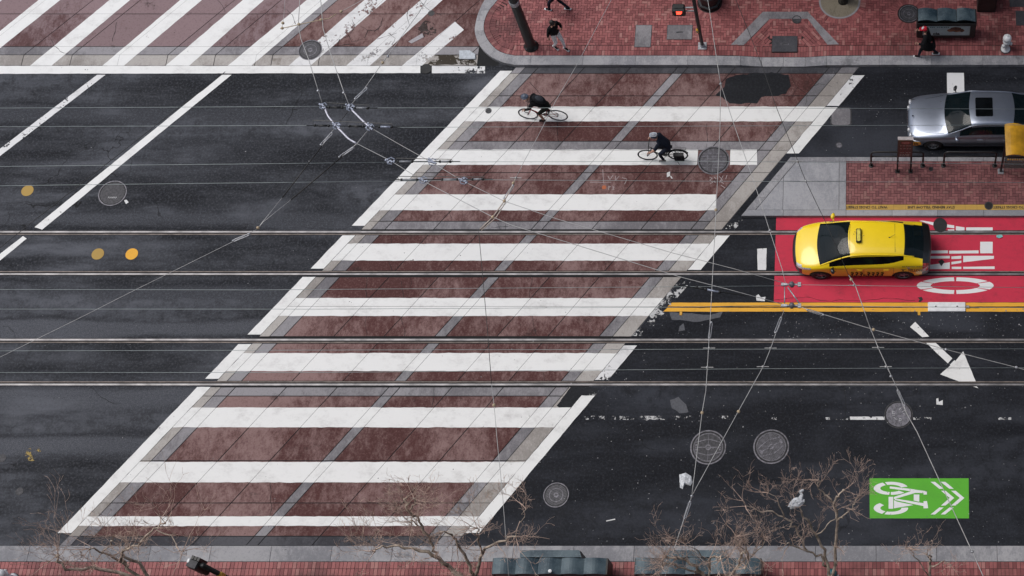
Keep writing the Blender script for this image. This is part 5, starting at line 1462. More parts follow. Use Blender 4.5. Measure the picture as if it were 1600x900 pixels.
# ---- grey sedan
SD = [S(.00, .26, .60, .42, .62, .56, (.58, .61), (.49, .635), (.37, .645), .65, .65),
      S(.10, .20, .80, .45, .80, .635, (.77, .69), (.66, .725), (.48, .74), .75, .755),
      S(.40, .19, .87, .48, .865, .72, (.835, .77), (.72, .81), (.52, .83), .845, .85),
      S(.90, .19, .898, .50, .89, .79, (.855, .84), (.74, .885), (.55, .905), .92, .925),
      S(1.32, .19, .90, .52, .89, .86, (.86, .895), (.785, .935), (.62, .955), .975, .985),
      S(1.70, .19, .90, .54, .89, .885, (.86, .915), (.74, 1.12), (.62, 1.165), 1.19, 1.20),
      S(2.08, .19, .90, .55, .89, .89, (.855, .92), (.69, 1.33), (.60, 1.375), 1.405, 1.415),
      S(2.55, .19, .90, .55, .89, .895, (.85, .925), (.665, 1.36), (.59, 1.405), 1.432, 1.44),
      S(3.05, .19, .90, .55, .89, .90, (.848, .93), (.66, 1.35), (.585, 1.395), 1.422, 1.43),
      S(3.42, .19, .90, .55, .888, .905, (.845, .935), (.655, 1.305), (.58, 1.355), 1.38, 1.39),
      S(3.85, .19, .895, .55, .882, .905, (.84, .94), (.70, 1.09), (.60, 1.135), 1.16, 1.17),
      S(4.12, .20, .89, .56, .872, .90, (.83, .935), (.74, .965), (.62, .985), .995, 1.0),
      S(4.50, .22, .86, .56, .845, .88, (.80, .92), (.71, .945), (.60, .96), .968, .97),
      S(4.74, .26, .79, .55, .78, .80, (.73, .86), (.66, .90), (.55, .92), .925, .925),
      S(4.80, .30, .72, .52, .71, .72, (.66, .77), (.58, .79), (.48, .80), .805, .805)]
def sz(i, j):
    if j == 0: return 'black'
    if i == 0 and j in (2, 3): return 'bumper'
    if i == 0 and j == 1: return 'black'
    if 4 <= i <= 5 and j in (6, 7, 8): return 'windshield'
    if j == 5:
        if 5 <= i <= 6: return 'window_front'
        if 7 <= i <= 8: return 'window_rear'
    if i in (9, 10) and j in (6, 7, 8): return 'rear_window'
    if i >= 12 and j == 4: return 'tail_lamp'
    if j == 1: return 'black'
    if j in (2, 3):
        if 5 <= i <= 6: return 'door_front'
        if 7 <= i <= 8: return 'door_rear'
    return 'body'
wa2 = G(1457.5, 235.5)
sedan = thing('sedan', 'silver blue sedan with black sunroof waiting behind the island railing', 'car', (wa2.x - .86, wa2.y + .89, 0.006), 0)
sm = {'black': CARBLK, 'body': SEDAN, 'bumper': SEDAN, 'windshield': CARGL, 'rear_window': CARGL, 'tail_lamp': LAMPR, 'window_front': CARGL, 'window_rear': CARGL, 'door_front': SEDAN, 'door_rear': SEDAN}
sp_ = loft_car(sedan, SD, sz, (.86, 3.70), .315, .36, sm, ('tail_lamp', 'window_front', 'window_rear', 'door_front', 'door_rear'), lambda x: -.12 if .8 < x < 2.3 else (.10 if x > 3.3 else 0))
for x in (.86, 3.70):
    for f in (-1, 1): car_wheel(sedan, x, f*.79, .315, .19, f, GALV, 8)
rail_line(SD, 4, 11, 7, .024, 'roof_pillar', SEDAN, sedan, -.012)
mb = MB(); mb.prism([(2.28, -.36), (2.80, -.36), (2.83, -.33), (2.83, .33), (2.80, .36), (2.28, .36), (2.25, .33), (2.25, -.33)], 1.40, 1.4365, True); mb.build('sunroof', SIDEGL, sedan)
mb = MB(); mb.tube([(1.12 + .14*(1-(y/.5)**2), y, .945 - .05*y*y) for y in [-.5+.1*k for k in range(11)]], .022, 6); mb.build('cowl_vent', CARBLK, sedan)
for sgn in (-1, 1):
    for yy, r_, xx, zz in ((.64, .105, .085, .655), (.43, .085, .03, .64)):
        mb = MB(); mb.ball((xx, sgn*yy, zz), (.06, r_, r_*.85), 14, 8); mb.build('headlight', LAMPW, sedan, True)
    mb = MB(); mb.ball((1.62, sgn*1.0, .97), (.06, .11, .07), 10, 7, Matrix.Rotation(R(-20*sgn), 3, 'Z')); mb.tube([(1.64, sgn*.86, .93), (1.63, sgn*.95, .96)], .02, 6); mb.build('door_mirror', SEDAN if sgn < 0 else CARBLK, sedan, True)
    for x in (2.42, 3.28):
        mb = MB(); mb.cbox((x, sgn*.895, .775), (.20, .03, .035), None, .008); mb.build('door_handle', CHROME, sedan)
    mb = MB(); mb.tube([(.10, sgn*.812, .52), (.40, sgn*.878, .53)], .02, 5); mb.build('bumper_strip', CHROME, sedan)
    mb = MB(); mb.tube([(1.25, sgn*.904, .50), (3.35, sgn*.904, .50)], .018, 5); mb.build('side_moulding', CARBLK, sedan)
    mb = MB(); mb.tube([(.12, sgn*.70, .72), (.62, sgn*.66, .845), (1.20, sgn*.74, .93)], .006, 4); mb.build('bonnet_seam', CARBLK, sedan)
    mb = MB(); mb.tube([(1.55, sgn*.866, .905), (3.45, sgn*.858, .925)], .011, 5); mb.build('window_trim', CHROME, sedan)
mb = MB(); mb.cbox((.0, 0, .56), (.05, .62, .20), None, .01); gr = mb.build('grille', CHROME, sedan)
mb = MB()
for k in range(5): mb.box((-.032, -.29, .48+.035*k), (-.026, .29, .497+.035*k))
mb.build('grille_slats', CARBLK, gr)
mb = MB(); mb.tube([(.01, y, .43 + .0*y) if abs(y) < .5 else (.02+.1*(abs(y)-.5)/.3, y, .43) for y in (-.8, -.6, -.5, 0, .5, .6, .8)], .03, 6); mb.build('bumper_bar', SEDAN, sedan)
mb = MB(); mb.lathe([(.005, .0), (.005, .07), (.03, .075), (.03, .082)], 10, (.16, 0, .755)); mb.build('bonnet_emblem', CHROME, sedan)

# ---- cabin interiors seen through the glass
SEAT = mat_plain('seat_cloth', (.045, .048, .052), .85, 0, .3, 10, spec=.2); DASH = mat_plain('dashboard', (.022, .023, .025), .7, 0, .2, 8)
def cabin(root, x_dash, x_front, x_rear, z0=.42):
    mb = MB(); mb.cbox((x_dash, 0, .80), (.42, 1.36, .24), None, .06); mb.build('dashboard', DASH, root)
    for x in (x_front,):
        for y in (-.36, .36):
            mb = MB(); mb.cbox((x, y, z0+.08), (.50, .48, .16), None, .04); mb.cbox((x+.30, y, z0+.42), (.14, .46, .62), None, .05); mb.cbox((x+.34, y, z0+.80), (.10, .24, .16), None, .03); mb.build('seat', SEAT, root)
    mb = MB(); mb.cbox((x_rear, 0, z0+.08), (.50, 1.24, .16), None, .04); mb.cbox((x_rear+.30, 0, z0+.40), (.14, 1.24, .56), None, .05); mb.build('rear_seat', SEAT, root)
    mb = MB(); t = [( .19*math.cos(2*math.pi*k/16), .19*math.sin(2*math.pi*k/16)) for k in range(17)]
    mb.tube([(x_dash+.32 + b*.35, -.36 + a, .86 + b*.9) for a, b in t], .014, 6, False); mb.tube([(x_dash+.32, -.36-.18, .86), (x_dash+.32, -.36+.18, .86)], .015, 5); mb.build('steering_wheel', DASH, root)
cabin(taxi, 1.28, 1.95, 2.95); cabin(sedan, 1.62, 2.35, 3.15)
mb = MB(); mb.cbox((1.62, .05, .94), (.06, .14, .09), None, .01); mb.build('meter', mat_plain('meter_pale', (.35, .45, .50), .4), taxi)
mb = MB(); mb.cbox((1.45, -.30, .93), (.22, .16, .01), Matrix.Rotation(.3, 4, 'Z')); mb.build('paper_on_dash', PALET, taxi)
# ================================================================== PEOPLE AND BICYCLES
SKIN = mat_plain('skin', (.46, .26, .19), .55, 0, .08, 30); SKIN_D = mat_plain('tan_skin', (.36, .19, .13), .55, 0, .08, 30)
def cloth(name, col, rough=.85): return mat_plain(name, col, rough, 0, .25, 22, spec=.2)
BLK_C = cloth('black_cloth', (.008, .008, .010)); NAVY = cloth('navy_cloth', (.010, .014, .026)); DARKG = cloth('dark_olive_cloth', (.016, .018, .014))
DENIM = cloth('dark_denim', (.014, .018, .032)); WHITEJ = cloth('pale_trousers', (.84, .85, .90)); SHOE = cloth('black_shoe', (.012, .012, .013)); SOLE = cloth('white_sole', (.68, .68, .70))
HAIR = mat_plain('dark_hair', (.012, .009, .007), .5, 0, .3, 60); REDC = cloth('red_cap_cloth', (.42, .015, .03)); GREYS = cloth('grey_shoe', (.16, .14, .14))
def person(label, loc, rz, J, wear, group=None, scale=1.0):
    """J: joints (x forward, y left, z up). wear: material per body region."""
    root = thing('person', label, 'person', loc, rz, group)
    jt = dict(J); rad = {'pelvis': (.165, .14), 'waist': (.165, .13), 'chest': (.19, .145), 'neck': (.058, .058), 'jaw': (.066, .072), 'head': (.082, .098), 'crown': (.062, .072)}
    for s in 'LR':
        rad.update({'sh'+s: (.088, .088), 'el'+s: (.060, .060), 'wr'+s: (.032, .032), 'palm'+s: (.040, .022), 'hip'+s: (.098, .105), 'kn'+s: (.066, .066), 'an'+s: (.045, .045), 'heel'+s: (.042, .042), 'toe'+s: (.036, .034)})
    bones = [('pelvis', 'waist', 'top'), ('waist', 'chest', 'top'), ('chest', 'neck', 'top'), ('neck', 'jaw', 'skin'), ('jaw', 'head', 'skin'), ('head', 'crown', 'skin')]
    for s in 'LR':
        bones += [('chest', 'sh'+s, 'top'), ('sh'+s, 'el'+s, 'top'), ('el'+s, 'wr'+s, 'sleeve'), ('wr'+s, 'palm'+s, 'skin'), ('pelvis', 'hip'+s, 'legs'), ('hip'+s, 'kn'+s, 'legs'), ('kn'+s, 'an'+s, 'shin'), ('an'+s, 'heel'+s, 'shoe'), ('heel'+s, 'toe'+s, 'shoe')]
    names = list(rad.keys()); idx = {n: i for i, n in enumerate(names)}
    hd = Vector(jt['head']); nk = Vector(jt['neck'])
    me = bpy.data.meshes.new('body'); me.from_pydata([Vector(jt[n])*scale for n in names], [(idx[a], idx[b]) for a, b, _ in bones], [])
    o = bpy.data.objects.new('body', me); C.objects.link(o)
    sk = o.modifiers.new('skin', 'SKIN'); sk.use_smooth_shade = True
    for n in names:
        sv = me.skin_vertices[0].data[idx[n]]; sv.radius = (rad[n][0]*scale, rad[n][1]*scale); sv.use_root = (n == 'pelvis')
    ss = o.modifiers.new('sub', 'SUBSURF'); ss.levels = 2; ss.render_levels = 2
    dg = bpy.context.evaluated_depsgraph_get(); bm_ = bpy.data.meshes.new_from_object(o.evaluated_get(dg)); bpy.data.objects.remove(o)
    regs = ['top', 'sleeve', 'skin', 'legs', 'shin', 'shoe', 'sole']
    mats = [wear[k] for k in regs]
    V = [v.co.copy() for v in bm_.vertices]; Fc = [list(p.vertices) for p in bm_.polygons]; MI = []
    segs = [(Vector(jt[a])*scale, Vector(jt[b])*scale, k) for a, b, k in bones]
    lo = min(v.z for v in V)
    for f in Fc:
        c = Vector((0, 0, 0))
        for i in f: c += V[i]
        c /= len(f); best = 9; kk = 'top'
        for a, b, k in segs:
            e = b-a; t = max(0, min(1, (c-a).dot(e)/max(e.length_squared, 1e-6))); d = (c-(a+e*t)).length
            if d < best: best = d; kk = k
        if kk == 'top' and c.z < jt['pelvis'][2]*scale + .02 - wear.get('hem', 0): kk = 'legs'
        MI.append(regs.index(kk))
    bpy.data.meshes.remove(bm_)
    mb = MB(); mb.v = [tuple(v) for v in V]; mb.f = Fc; mb.m = MI
    # face: nose, ears, eyes; fingers
    face = Vector(jt.get('face', (1, 0, 0))).normalized(); upv = (Vector(jt['crown'])-Vector(jt['jaw'])).normalized(); sidev = upv.cross(face).normalized()
    mb.cur = regs.index('skin'); hc = hd*scale
    mb.ball(hc + face*.100*scale - upv*.015, .016, 6, 5); 
    for sg_ in (-1, 1): mb.ball(hc + sidev*sg_*.082*scale, (.014, .014, .026), 6, 5)
    for s in 'LR':
        pw = Vector(jt['palm'+s])*scale; d = (pw - Vector(jt['wr'+s])*scale).normalized(); curl = Vector(jt.get('curl', (0, 0, -1)))
        sd = d.cross(curl); 
        if sd.length < .1: sd = d.cross(Vector((0, 1, 0)))
        sd.normalize()
        for k, l in enumerate((.065, .078, .072, .055)):
            b0 = pw + sd*(k-1.5)*.019*scale + d*.02; mb.tube([b0, b0 + d*l*.5, b0 + d*l*.62 + curl*l*.45], [.009, .0085, .007], 5)
        b0 = pw - sd*.036*scale - d*.01; mb.tube([b0, b0 - sd*.022 + d*.02, b0 - sd*.022 + d*.045 + curl*.01], [.010, .009, .007], 5)
    for s in 'LR':   # soles
        h_, t_ = Vector(jt['heel'+s])*scale, Vector(jt['toe'+s])*scale; e = (t_-h_); l = e.length; e.normalize(); ud = Vector((0, 0, 1)); sd = ud.cross(e)
        if sd.length < .1: continue
        sd.normalize(); ud = e.cross(sd); mb.cur = regs.index('sole')
        for q in ((h_ - e*.045, t_ + e*.04),):
            z_ = -.045
            P_ = [q[0]-sd*.038, q[1]-sd*.038, q[1]+sd*.038, q[0]+sd*.038]
            mb.add([p + ud*(z_+.0) for p in P_] + [p + ud*(z_+.022) for p in P_], [(3, 2, 1, 0), (4, 5, 6, 7), (0, 1, 5, 4), (1, 2, 6, 5), (2, 3, 7, 6), (3, 0, 4, 7)])
    mb.build('body', mats, root, True)
    return root, hc, face, upv, sidev
def frame3(face, upv, sidev):
    return Matrix((face, sidev, upv)).transposed()
def hair(root, hc, face, upv, sidev, mat=HAIR, back=.02, r=(.102, .090, .105)):
    M_ = frame3(face, upv, sidev); mb = MB(); mb.ball(hc - face*back + upv*.028, r, 14, 9, M_); return mb.build('hair', mat, root, True)
def helmet(root, hc, face, upv, sidev, shell, vent):
    M_ = frame3(face, upv, sidev); mb = MB(); mb.ball(hc + upv*.035 - face*.005, (.140, .108, .105), 18, 10, M_); h = mb.build('helmet', shell, root, True)
    mb = MB()
    for k in (-2, -1, 0, 1, 2):
        pts = []
        for t in range(-4, 5):
            a = t*.27; yy = k*.038*math.cos(a*.8)
            zz = math.sqrt(max(.0, 1 - (yy/.108)**2))*math.cos(a)*.108; xx = math.sin(a)*.143
            pts.append(hc + upv*.035 - face*.005 + M_ @ Vector((xx, yy, zz)))
        mb.tube(pts, .009, 5)
    mb.build('vents', vent, h); return h

def bike_parts(label, loc, rz, framemat, rack=False, drop=True, tyre_r=.345):
    root = thing('bicycle', label, 'bicycle', loc, rz, 'bicycles crossing the crosswalk')
    r = tyre_r; FX, RX = .585, -.445; bb = Vector((0, 0, .275))
    for nm, x in (('wheel', FX), ('wheel', RX)):
        e = bpy.data.objects.new('wheel', None); link(e, root); e.location = (x, 0, r); e.empty_display_size = .1
        def tor(R_, t, n=36, m=6):
            v = []; f = []
            for i in range(n):
                a = 2*math.pi*i/n
                for j in range(m):
                    b = 2*math.pi*j/m; q = R_ + t*math.cos(b); v.append((q*math.cos(a), t*math.sin(b), q*math.sin(a)))
            for i in range(n):
                for j in range(m): f.append((i*m+j, ((i+1) % n)*m+j, ((i+1) % n)*m+(j+1) % m, i*m+(j+1) % m))
            return v, f
        mb = MB(); mb.add(*tor(r-.017, .019)); mb.build('tyre', RUBBER, e, True)
        mb = MB(); mb.add(*tor(r-.042, .010)); mb.build('rim', BLACKM if rack else GALV, e, True)
        mb = MB()
        for k in range(20):
            t = 2*math.pi*k/20; s_ = .025 if k % 2 else -.025
            mb.tube([(.02*math.cos(t+1.2), s_, .02*math.sin(t+1.2)), ((r-.045)*math.cos(t), 0, (r-.045)*math.sin(t))], .0018, 3, False)
        mb.build('spokes', GALV, e)
        mb = MB(); mb.lathe([(.01, -.055), (.022, -.03), (.022, .03), (.01, .055)], 10, axis='Y'); mb.build('hub', IRON, e)
    fh, rh = Vector((FX, 0, r)), Vector((RX, 0, r)); seat = Vector((-.175, 0, .80)); ht, hb = Vector((.40, 0, .80)), Vector((.435, 0, .66))
    mb = MB()
    mb.tube([bb, seat], .017, 8); mb.tube([seat - Vector((-.012, 0, .04)), ht], .016, 8); mb.tube([bb, hb], .020, 8); mb.tube([ht + Vector((-.01, 0, .04)), hb], .020, 8)
    for s in (-1, 1):
        mb.tube([bb + Vector((0, s*.035, 0)), rh + Vector((0, s*.06, 0))], .010, 6); mb.tube([seat + Vector((0, s*.02, -.03)), rh + Vector((0, s*.06, 0))], .008, 6)
    mb.build('frame', framemat, root, True)
    mb = MB()
    for s in (-1, 1): mb.tube([hb + Vector((0, s*.03, -.0)), Vector((FX-.10, s*.045, .52)), fh + Vector((0, s*.05, 0))], [.015, .013, .010], 6)
    mb.build('fork', framemat, root, True)
    mb = MB(); mb.tube([ht, Vector((.395, 0, .88)), Vector((.48, 0, .92))], .014, 6)
    if drop:
        for s in (-1, 1): mb.tube([(.48, 0, .92), (.48, s*.19, .92), (.55, s*.205, .92), (.58, s*.205, .87), (.54, s*.205, .80), (.47, s*.205, .79)], .013, 6)
    else:
        for s in (-1, 1): mb.tube([(.48, 0, .93), (.47, s*.15, .97), (.44, s*.30, .98)], .013, 6)
    mb.build('handlebar', BLACKM, root, True)
    mb = MB(); mb.tube([seat, Vector((-.20, 0, .90))], .013, 6); mb.build('seat_post', IRON, root)
    mb = MB(); mb.add([(-.32, -.07, .92), (-.32, .07, .92), (-.20, .055, .93), (-.05, .018, .925), (-.05, -.018, .925), (-.20, -.055, .93),
                       (-.31, -.05, .895), (-.31, .05, .895), (-.20, .03, .90), (-.06, .01, .905), (-.06, -.01, .905), (-.20, -.03, .90)],
                      [(0, 5, 4, 3, 2, 1), (6, 7, 8, 9, 10, 11), (0, 1, 7, 6), (1, 2, 8, 7), (2, 3, 9, 8), (3, 4, 10, 9), (4, 5, 11, 10), (5, 0, 6, 11)]); mb.build('saddle', BLACKP, root, True)
    mb = MB(); mb.lathe([(.095, -.05), (.095, -.044), (.02, -.044)], 22, tuple(bb), 'Y'); mb.build('chainring', IRON, root)
    a = R(52); pd = []
    for s, aa in ((1, a), (-1, a + math.pi)):
        e = bb + Vector((.17*math.cos(aa), s*.065, -.17*math.sin(aa))); mb = MB(); mb.tube([bb + Vector((0, s*.06, 0)), e], .010, 6); mb.build('crank', IRON, root)
        mb = MB(); mb.cbox(e + Vector((0, s*.055, 0)), (.09, .09, .02)); mb.build('pedal', BLACKM, root); pd.append(e + Vector((0, s*.06, 0)))
    mb = MB()
    for dz in (-.05, .05): mb.tube([bb + Vector((0, -.047, dz*1.7)), rh + Vector((0, -.047, dz*.7))], .005, 4)
    mb.build('chain', IRON_D, root)
    if rack:
        mb = MB()
        for s in (-1, 1):
            mb.tube([(-.24, s*.06, .72), (-.75, s*.07, .72), (-.75, -s*.07, .72)], .007, 5); mb.tube([(-.60, s*.07, .72), (RX, s*.07, r)], .007, 5); mb.tube([(-.40, s*.07, .72), (RX, s*.07, r)], .007, 5)
        mb.tube([(-.3, 0, .72), (-.75, 0, .72)], .006, 5); mb.build('rear_rack', BLACKM, root)
        v = []; f = []
        mb = MB()
        for k in range(13):
            t = R(20 + k*14); 
        pts = [(RX + (r+.03)*math.cos(R(20+14*k)), r + (r+.03)*math.sin(R(20+14*k))) for k in range(11)]
        for (xa, za), (xb, zb) in zip(pts, pts[1:]): mb.add([(xa, -.028, za), (xb, -.028, zb), (xb, .028, zb), (xa, .028, za)], [(0, 1, 2, 3), (3, 2, 1, 0)])
        mb.tube([(x_, 0, z_) for x_, z_ in pts], .006, 4); mb.build('mudguard', BLACKM, root)
        mb = MB(); mb.tube([(RX+.1, .05, .26), (RX-.02, .20, .02)], .009, 5); mb.build('kickstand', BLACKM, root)
    return root, pd
# ---- first cyclist (left, crouched, backpack)
fc, rc = G(828.5, 186), G(875, 188.5)
az = math.atan2(fc.y-rc.y, fc.x-rc.x); mid = rc + (fc-rc)*(.445/1.03); mid.z = .017
REDF = mat_plain('red_bike_paint', (.30, .02, .03), .35, .1, .1, 20, coat=.6)
bk1, pd1 = bike_parts('road bicycle with dark red frame under the helmeted rider on the top stripe', mid, az, REDF)
J1 = dict(pelvis=(-.19, 0, .99), waist=(-.06, 0, 1.13), chest=(.16, 0, 1.30), neck=(.31, 0, 1.40), jaw=(.37, 0, 1.42), head=(.44, 0, 1.47), crown=(.49, 0, 1.54), face=(.75, 0, -.55),
          shL=(.22, .18, 1.33), elL=(.36, .23, 1.09), wrL=(.53, .21, .95), palmL=(.585, .205, .925), shR=(.22, -.18, 1.33), elR=(.36, -.23, 1.09), wrR=(.53, -.21, .95), palmR=(.585, -.205, .925),
          hipL=(-.17, .09, .95), knL=(.15, .11, .60), anL=(.06, .12, .22), heelL=(.03, .12, .175), toeL=(.19, .12, .16),
          hipR=(-.17, -.09, .95), knR=(.20, -.12, .74), anR=(-.10, -.12, .50), heelR=(-.14, -.12, .465), toeR=(.03, -.12, .46))
w1 = dict(top=BLK_C, sleeve=BLK_C, skin=SKIN, legs=DARKG, shin=SKIN, shoe=SHOE, sole=SHOE)
p1, hc, fa, up, sd = person('cyclist in black with grey helmet and backpack, crouched on the red framed bicycle', mid, az, J1, w1)
HELM1 = mat_plain('grey_helmet', (.14, .18, .26), .35, 0, .2, 30, coat=.4)
helmet(p1, hc, fa, up, sd, HELM1, mat_plain('helmet_vent', (.03, .035, .05), .5))
PACK = cloth('backpack_cloth', (.012, .013, .016)); PACKG = cloth('backpack_grey', (.05, .056, .068))
def back_pack(label, loc, rz, M_, s=1.0):
    root = thing('backpack', label, 'backpack', loc, rz)
    mb = MB(); mb.ball((0, 0, 0), (.26*s, .16*s, .10*s), 14, 9, M_); mb.build('pack', PACK, root, True)
    mb = MB(); mb.ball(M_ @ Vector((.02, 0, .055)), (.17*s, .11*s, .06*s), 12, 8, M_); mb.build('pocket', PACKG, root, True)
    mb = MB()
    for sy in (-1, 1): mb.tube([M_ @ Vector((.22, sy*.09, -.02)), M_ @ Vector((.25, sy*.12, -.12)), M_ @ Vector((.05, sy*.15, -.20))], .016, 5)
    mb.build('straps', PACK, root)
    return root
Mb = Matrix.Rotation(-math.atan2(.30, .42), 3, 'Y')
bp_l = Matrix.Rotation(az, 3, 'Z') @ Vector((.0, 0, 1.36)) + mid
back_pack('black backpack with grey pocket on the first cyclist', bp_l, az, Mb)
# ---- second cyclist (right, upright, pannier)
fc, rc = G(1011.5, 250), G(1063.5, 250)
az = math.atan2(fc.y-rc.y, fc.x-rc.x); mid = rc + (fc-rc)*(.445/1.03); mid.z = .017
bk2, pd2 = bike_parts('black city bicycle with rear rack on the second stripe', mid, az, BLACKM, True, False)
J2 = dict(pelvis=(-.22, 0, 1.00), waist=(-.13, 0, 1.17), chest=(.02, 0, 1.40), neck=(.12, 0, 1.54), jaw=(.17, 0, 1.58), head=(.20, 0, 1.65), crown=(.21, 0, 1.73), face=(.95, 0, -.2),
          shL=(.06, .19, 1.43), elL=(.22, .27, 1.18), wrL=(.40, .29, 1.03), palmL=(.445, .29, 1.005), shR=(.06, -.19, 1.43), elR=(.22, -.27, 1.18), wrR=(.40, -.29, 1.03), palmR=(.445, -.29, 1.005),
          hipL=(-.20, .09, .96), knL=(.15, .11, .60), anL=(.06, .12, .22), heelL=(.03, .12, .175), toeL=(.19, .12, .16),
          hipR=(-.20, -.09, .96), knR=(.20, -.12, .74), anR=(-.10, -.12, .50), heelR=(-.14, -.12, .465), toeR=(.03, -.12, .46))
w2 = dict(top=NAVY, sleeve=SKIN, skin=SKIN, legs=DENIM, shin=DENIM, shoe=GREYS, sole=GREYS)
p2, hc, fa, up, sd = person('cyclist in navy shirt with blue and white helmet riding the black bicycle', mid, az, J2, w2)
helmet(p2, hc, fa, up, sd, mat_plain('navy_helmet', (.02, .03, .06), .35, coat=.4), mat_plain('white_vents', (.62, .66, .72), .4))
pn_l = Matrix.Rotation(az, 3, 'Z') @ Vector((-.50, .15, .46)) + mid
root = thing('pannier_bag', 'black pannier bag hanging on the rack of the second bicycle', 'bag', pn_l, az)
mb = MB(); mb.cbox((0, 0, 0), (.34, .14, .36), None, .04); mb.build('bag', PACK, root)
mb = MB(); mb.cbox((0, -.0, .185), (.35, .15, .05), None, .02); mb.build('flap', BLACKP, root)
mb = MB(); mb.box((-.10, .071, -.02), (-.07, .075, .16)); mb.box((.07, .071, -.02), (.10, .075, .16)); mb.build('straps', PACKG, root)

# ---- walkers
def walk(fwd=.24, back=-.20, lean=.02, armL=(.16, .24), armR=(-.14, -.24), head_z=0.0):
    return dict(pelvis=(0, 0, .95), waist=(.01, 0, 1.10), chest=(lean+.01, 0, 1.32), neck=(lean+.02, 0, 1.48), jaw=(lean+.04, 0, 1.54), head=(lean+.05, 0, 1.62), crown=(lean+.045, 0, 1.71), face=(1, 0, -.1),
                shL=(lean, .19, 1.40), elL=(lean-.03+armL[0]*.3, .25, 1.12), wrL=(armL[0], armL[1], .90), palmL=(armL[0]+.02, armL[1], .83),
                shR=(lean, -.19, 1.40), elR=(lean-.03+armR[0]*.3, -.25, 1.12), wrR=(armR[0], armR[1], .90), palmR=(armR[0]+.02, armR[1], .83),
                hipL=(0, .095, .90), knL=(fwd*.62+.05, .10, .50), anL=(fwd, .10, .10), heelL=(fwd-.04, .10, .052), toeL=(fwd+.15, .10, .05),
                hipR=(0, -.095, .90), knR=(back*.15+.04, -.10, .48), anR=(back-.02, -.10, .13), heelR=(back-.07, -.10, .09), toeR=(back+.12, -.10, .052))
c = G(875, 75, KZ)
Jw = walk(.17, -.12, .03, (.24, .14), (-.10, -.25)); Jw['wrL'] = (.20, .20, 1.18); Jw['palmL'] = (.24, .14, 1.24); Jw['elL'] = (.02, .30, 1.14)
wp = dict(top=BLK_C, sleeve=BLK_C, skin=SKIN_D, legs=WHITEJ, shin=WHITEJ, shoe=SHOE, sole=SOLE, hem=.10)
pw, hc, fa, up, sd = person('walker in black jacket and pale trousers beside the thick black pole', (c.x, c.y, KZ), R(-40), Jw, wp, None, 1.0)
hair(pw, hc, fa, up, sd)
mb = MB(); mb.tube([hc + sd*.095, hc + sd*.06 + up*.105, hc + up*.132, hc - sd*.06 + up*.105, hc - sd*.095], .012, 6); mb.ball(hc + sd*.098, (.03, .02, .035)); mb.ball(hc - sd*.098, (.03, .02, .035)); mb.build('headphones', HAIR, pw, True)
c = G(876, 20, KZ)
wq = dict(top=BLK_C, sleeve=BLK_C, skin=SKIN, legs=DENIM, shin=DENIM, shoe=SHOE, sole=SOLE)
pq, hc, fa, up, sd = person('walker in dark clothes cut by the top edge, mid stride', (c.x - .05, c.y + .12, KZ), R(165), walk(.34, -.30, .05, (.2, .25), (-.2, -.25)), wq)
hair(pq, hc, fa, up, sd)
c = G(1449, 87, KZ)
Jr = walk(.30, -.30, .10, (.30, .30), (-.12, -.24)); Jr['wrL'] = (.30, .34, 1.22); Jr['palmL'] = (.37, .34, 1.22); Jr['elL'] = (.12, .36, 1.20)
Jr['wrR'] = (.34, -.24, 1.16); Jr['palmR'] = (.41, -.24, 1.16); Jr['elR'] = (.14, -.30, 1.13)
wr_ = dict(top=BLK_C, sleeve=BLK_C, skin=SKIN, legs=BLK_C, shin=DENIM, shoe=SHOE, sole=SOLE, hem=.30)
pr, hc, fa, up, sd = person('walker in long black coat and red cap in front of the news rack', (c.x, c.y, KZ), R(172), Jr, wr_, None, 1.0)
hair(pr, hc, fa, up, sd, HAIR, .03, (.095, .088, .095))
M_ = frame3(fa, up, sd); mb = MB(); mb.ball(hc + up*.045, (.115, .100, .085), 16, 9, M_); cap = mb.build('cap', REDC, pr, True)
mb = MB(); mb.ball(hc + up*.03 + fa*.12, (.085, .085, .012), 14, 6, M_); mb.build('cap_brim', REDC, cap, True)
mb = MB(); mb.ball(hc + up*.07 + fa*.055, (.065, .060, .065), 12, 7, M_); mb.build('cap_front', SOLE, cap, True)
# coat skirt as its own garment
mb = MB(); prof = []
for k, (r_, z_) in enumerate(((.20, 1.05), (.23, .90), (.26, .75), (.275, .62))): prof.append((r_, z_))
mb.lathe(prof + [(.262, .62), (.19, 1.04)], 18); mb.f = mb.f[:-2]; mb.m = mb.m[:-2]
ck = mb.build('coat_skirt', BLK_C, pr, True); ck.scale = (1.0, .82, 1)
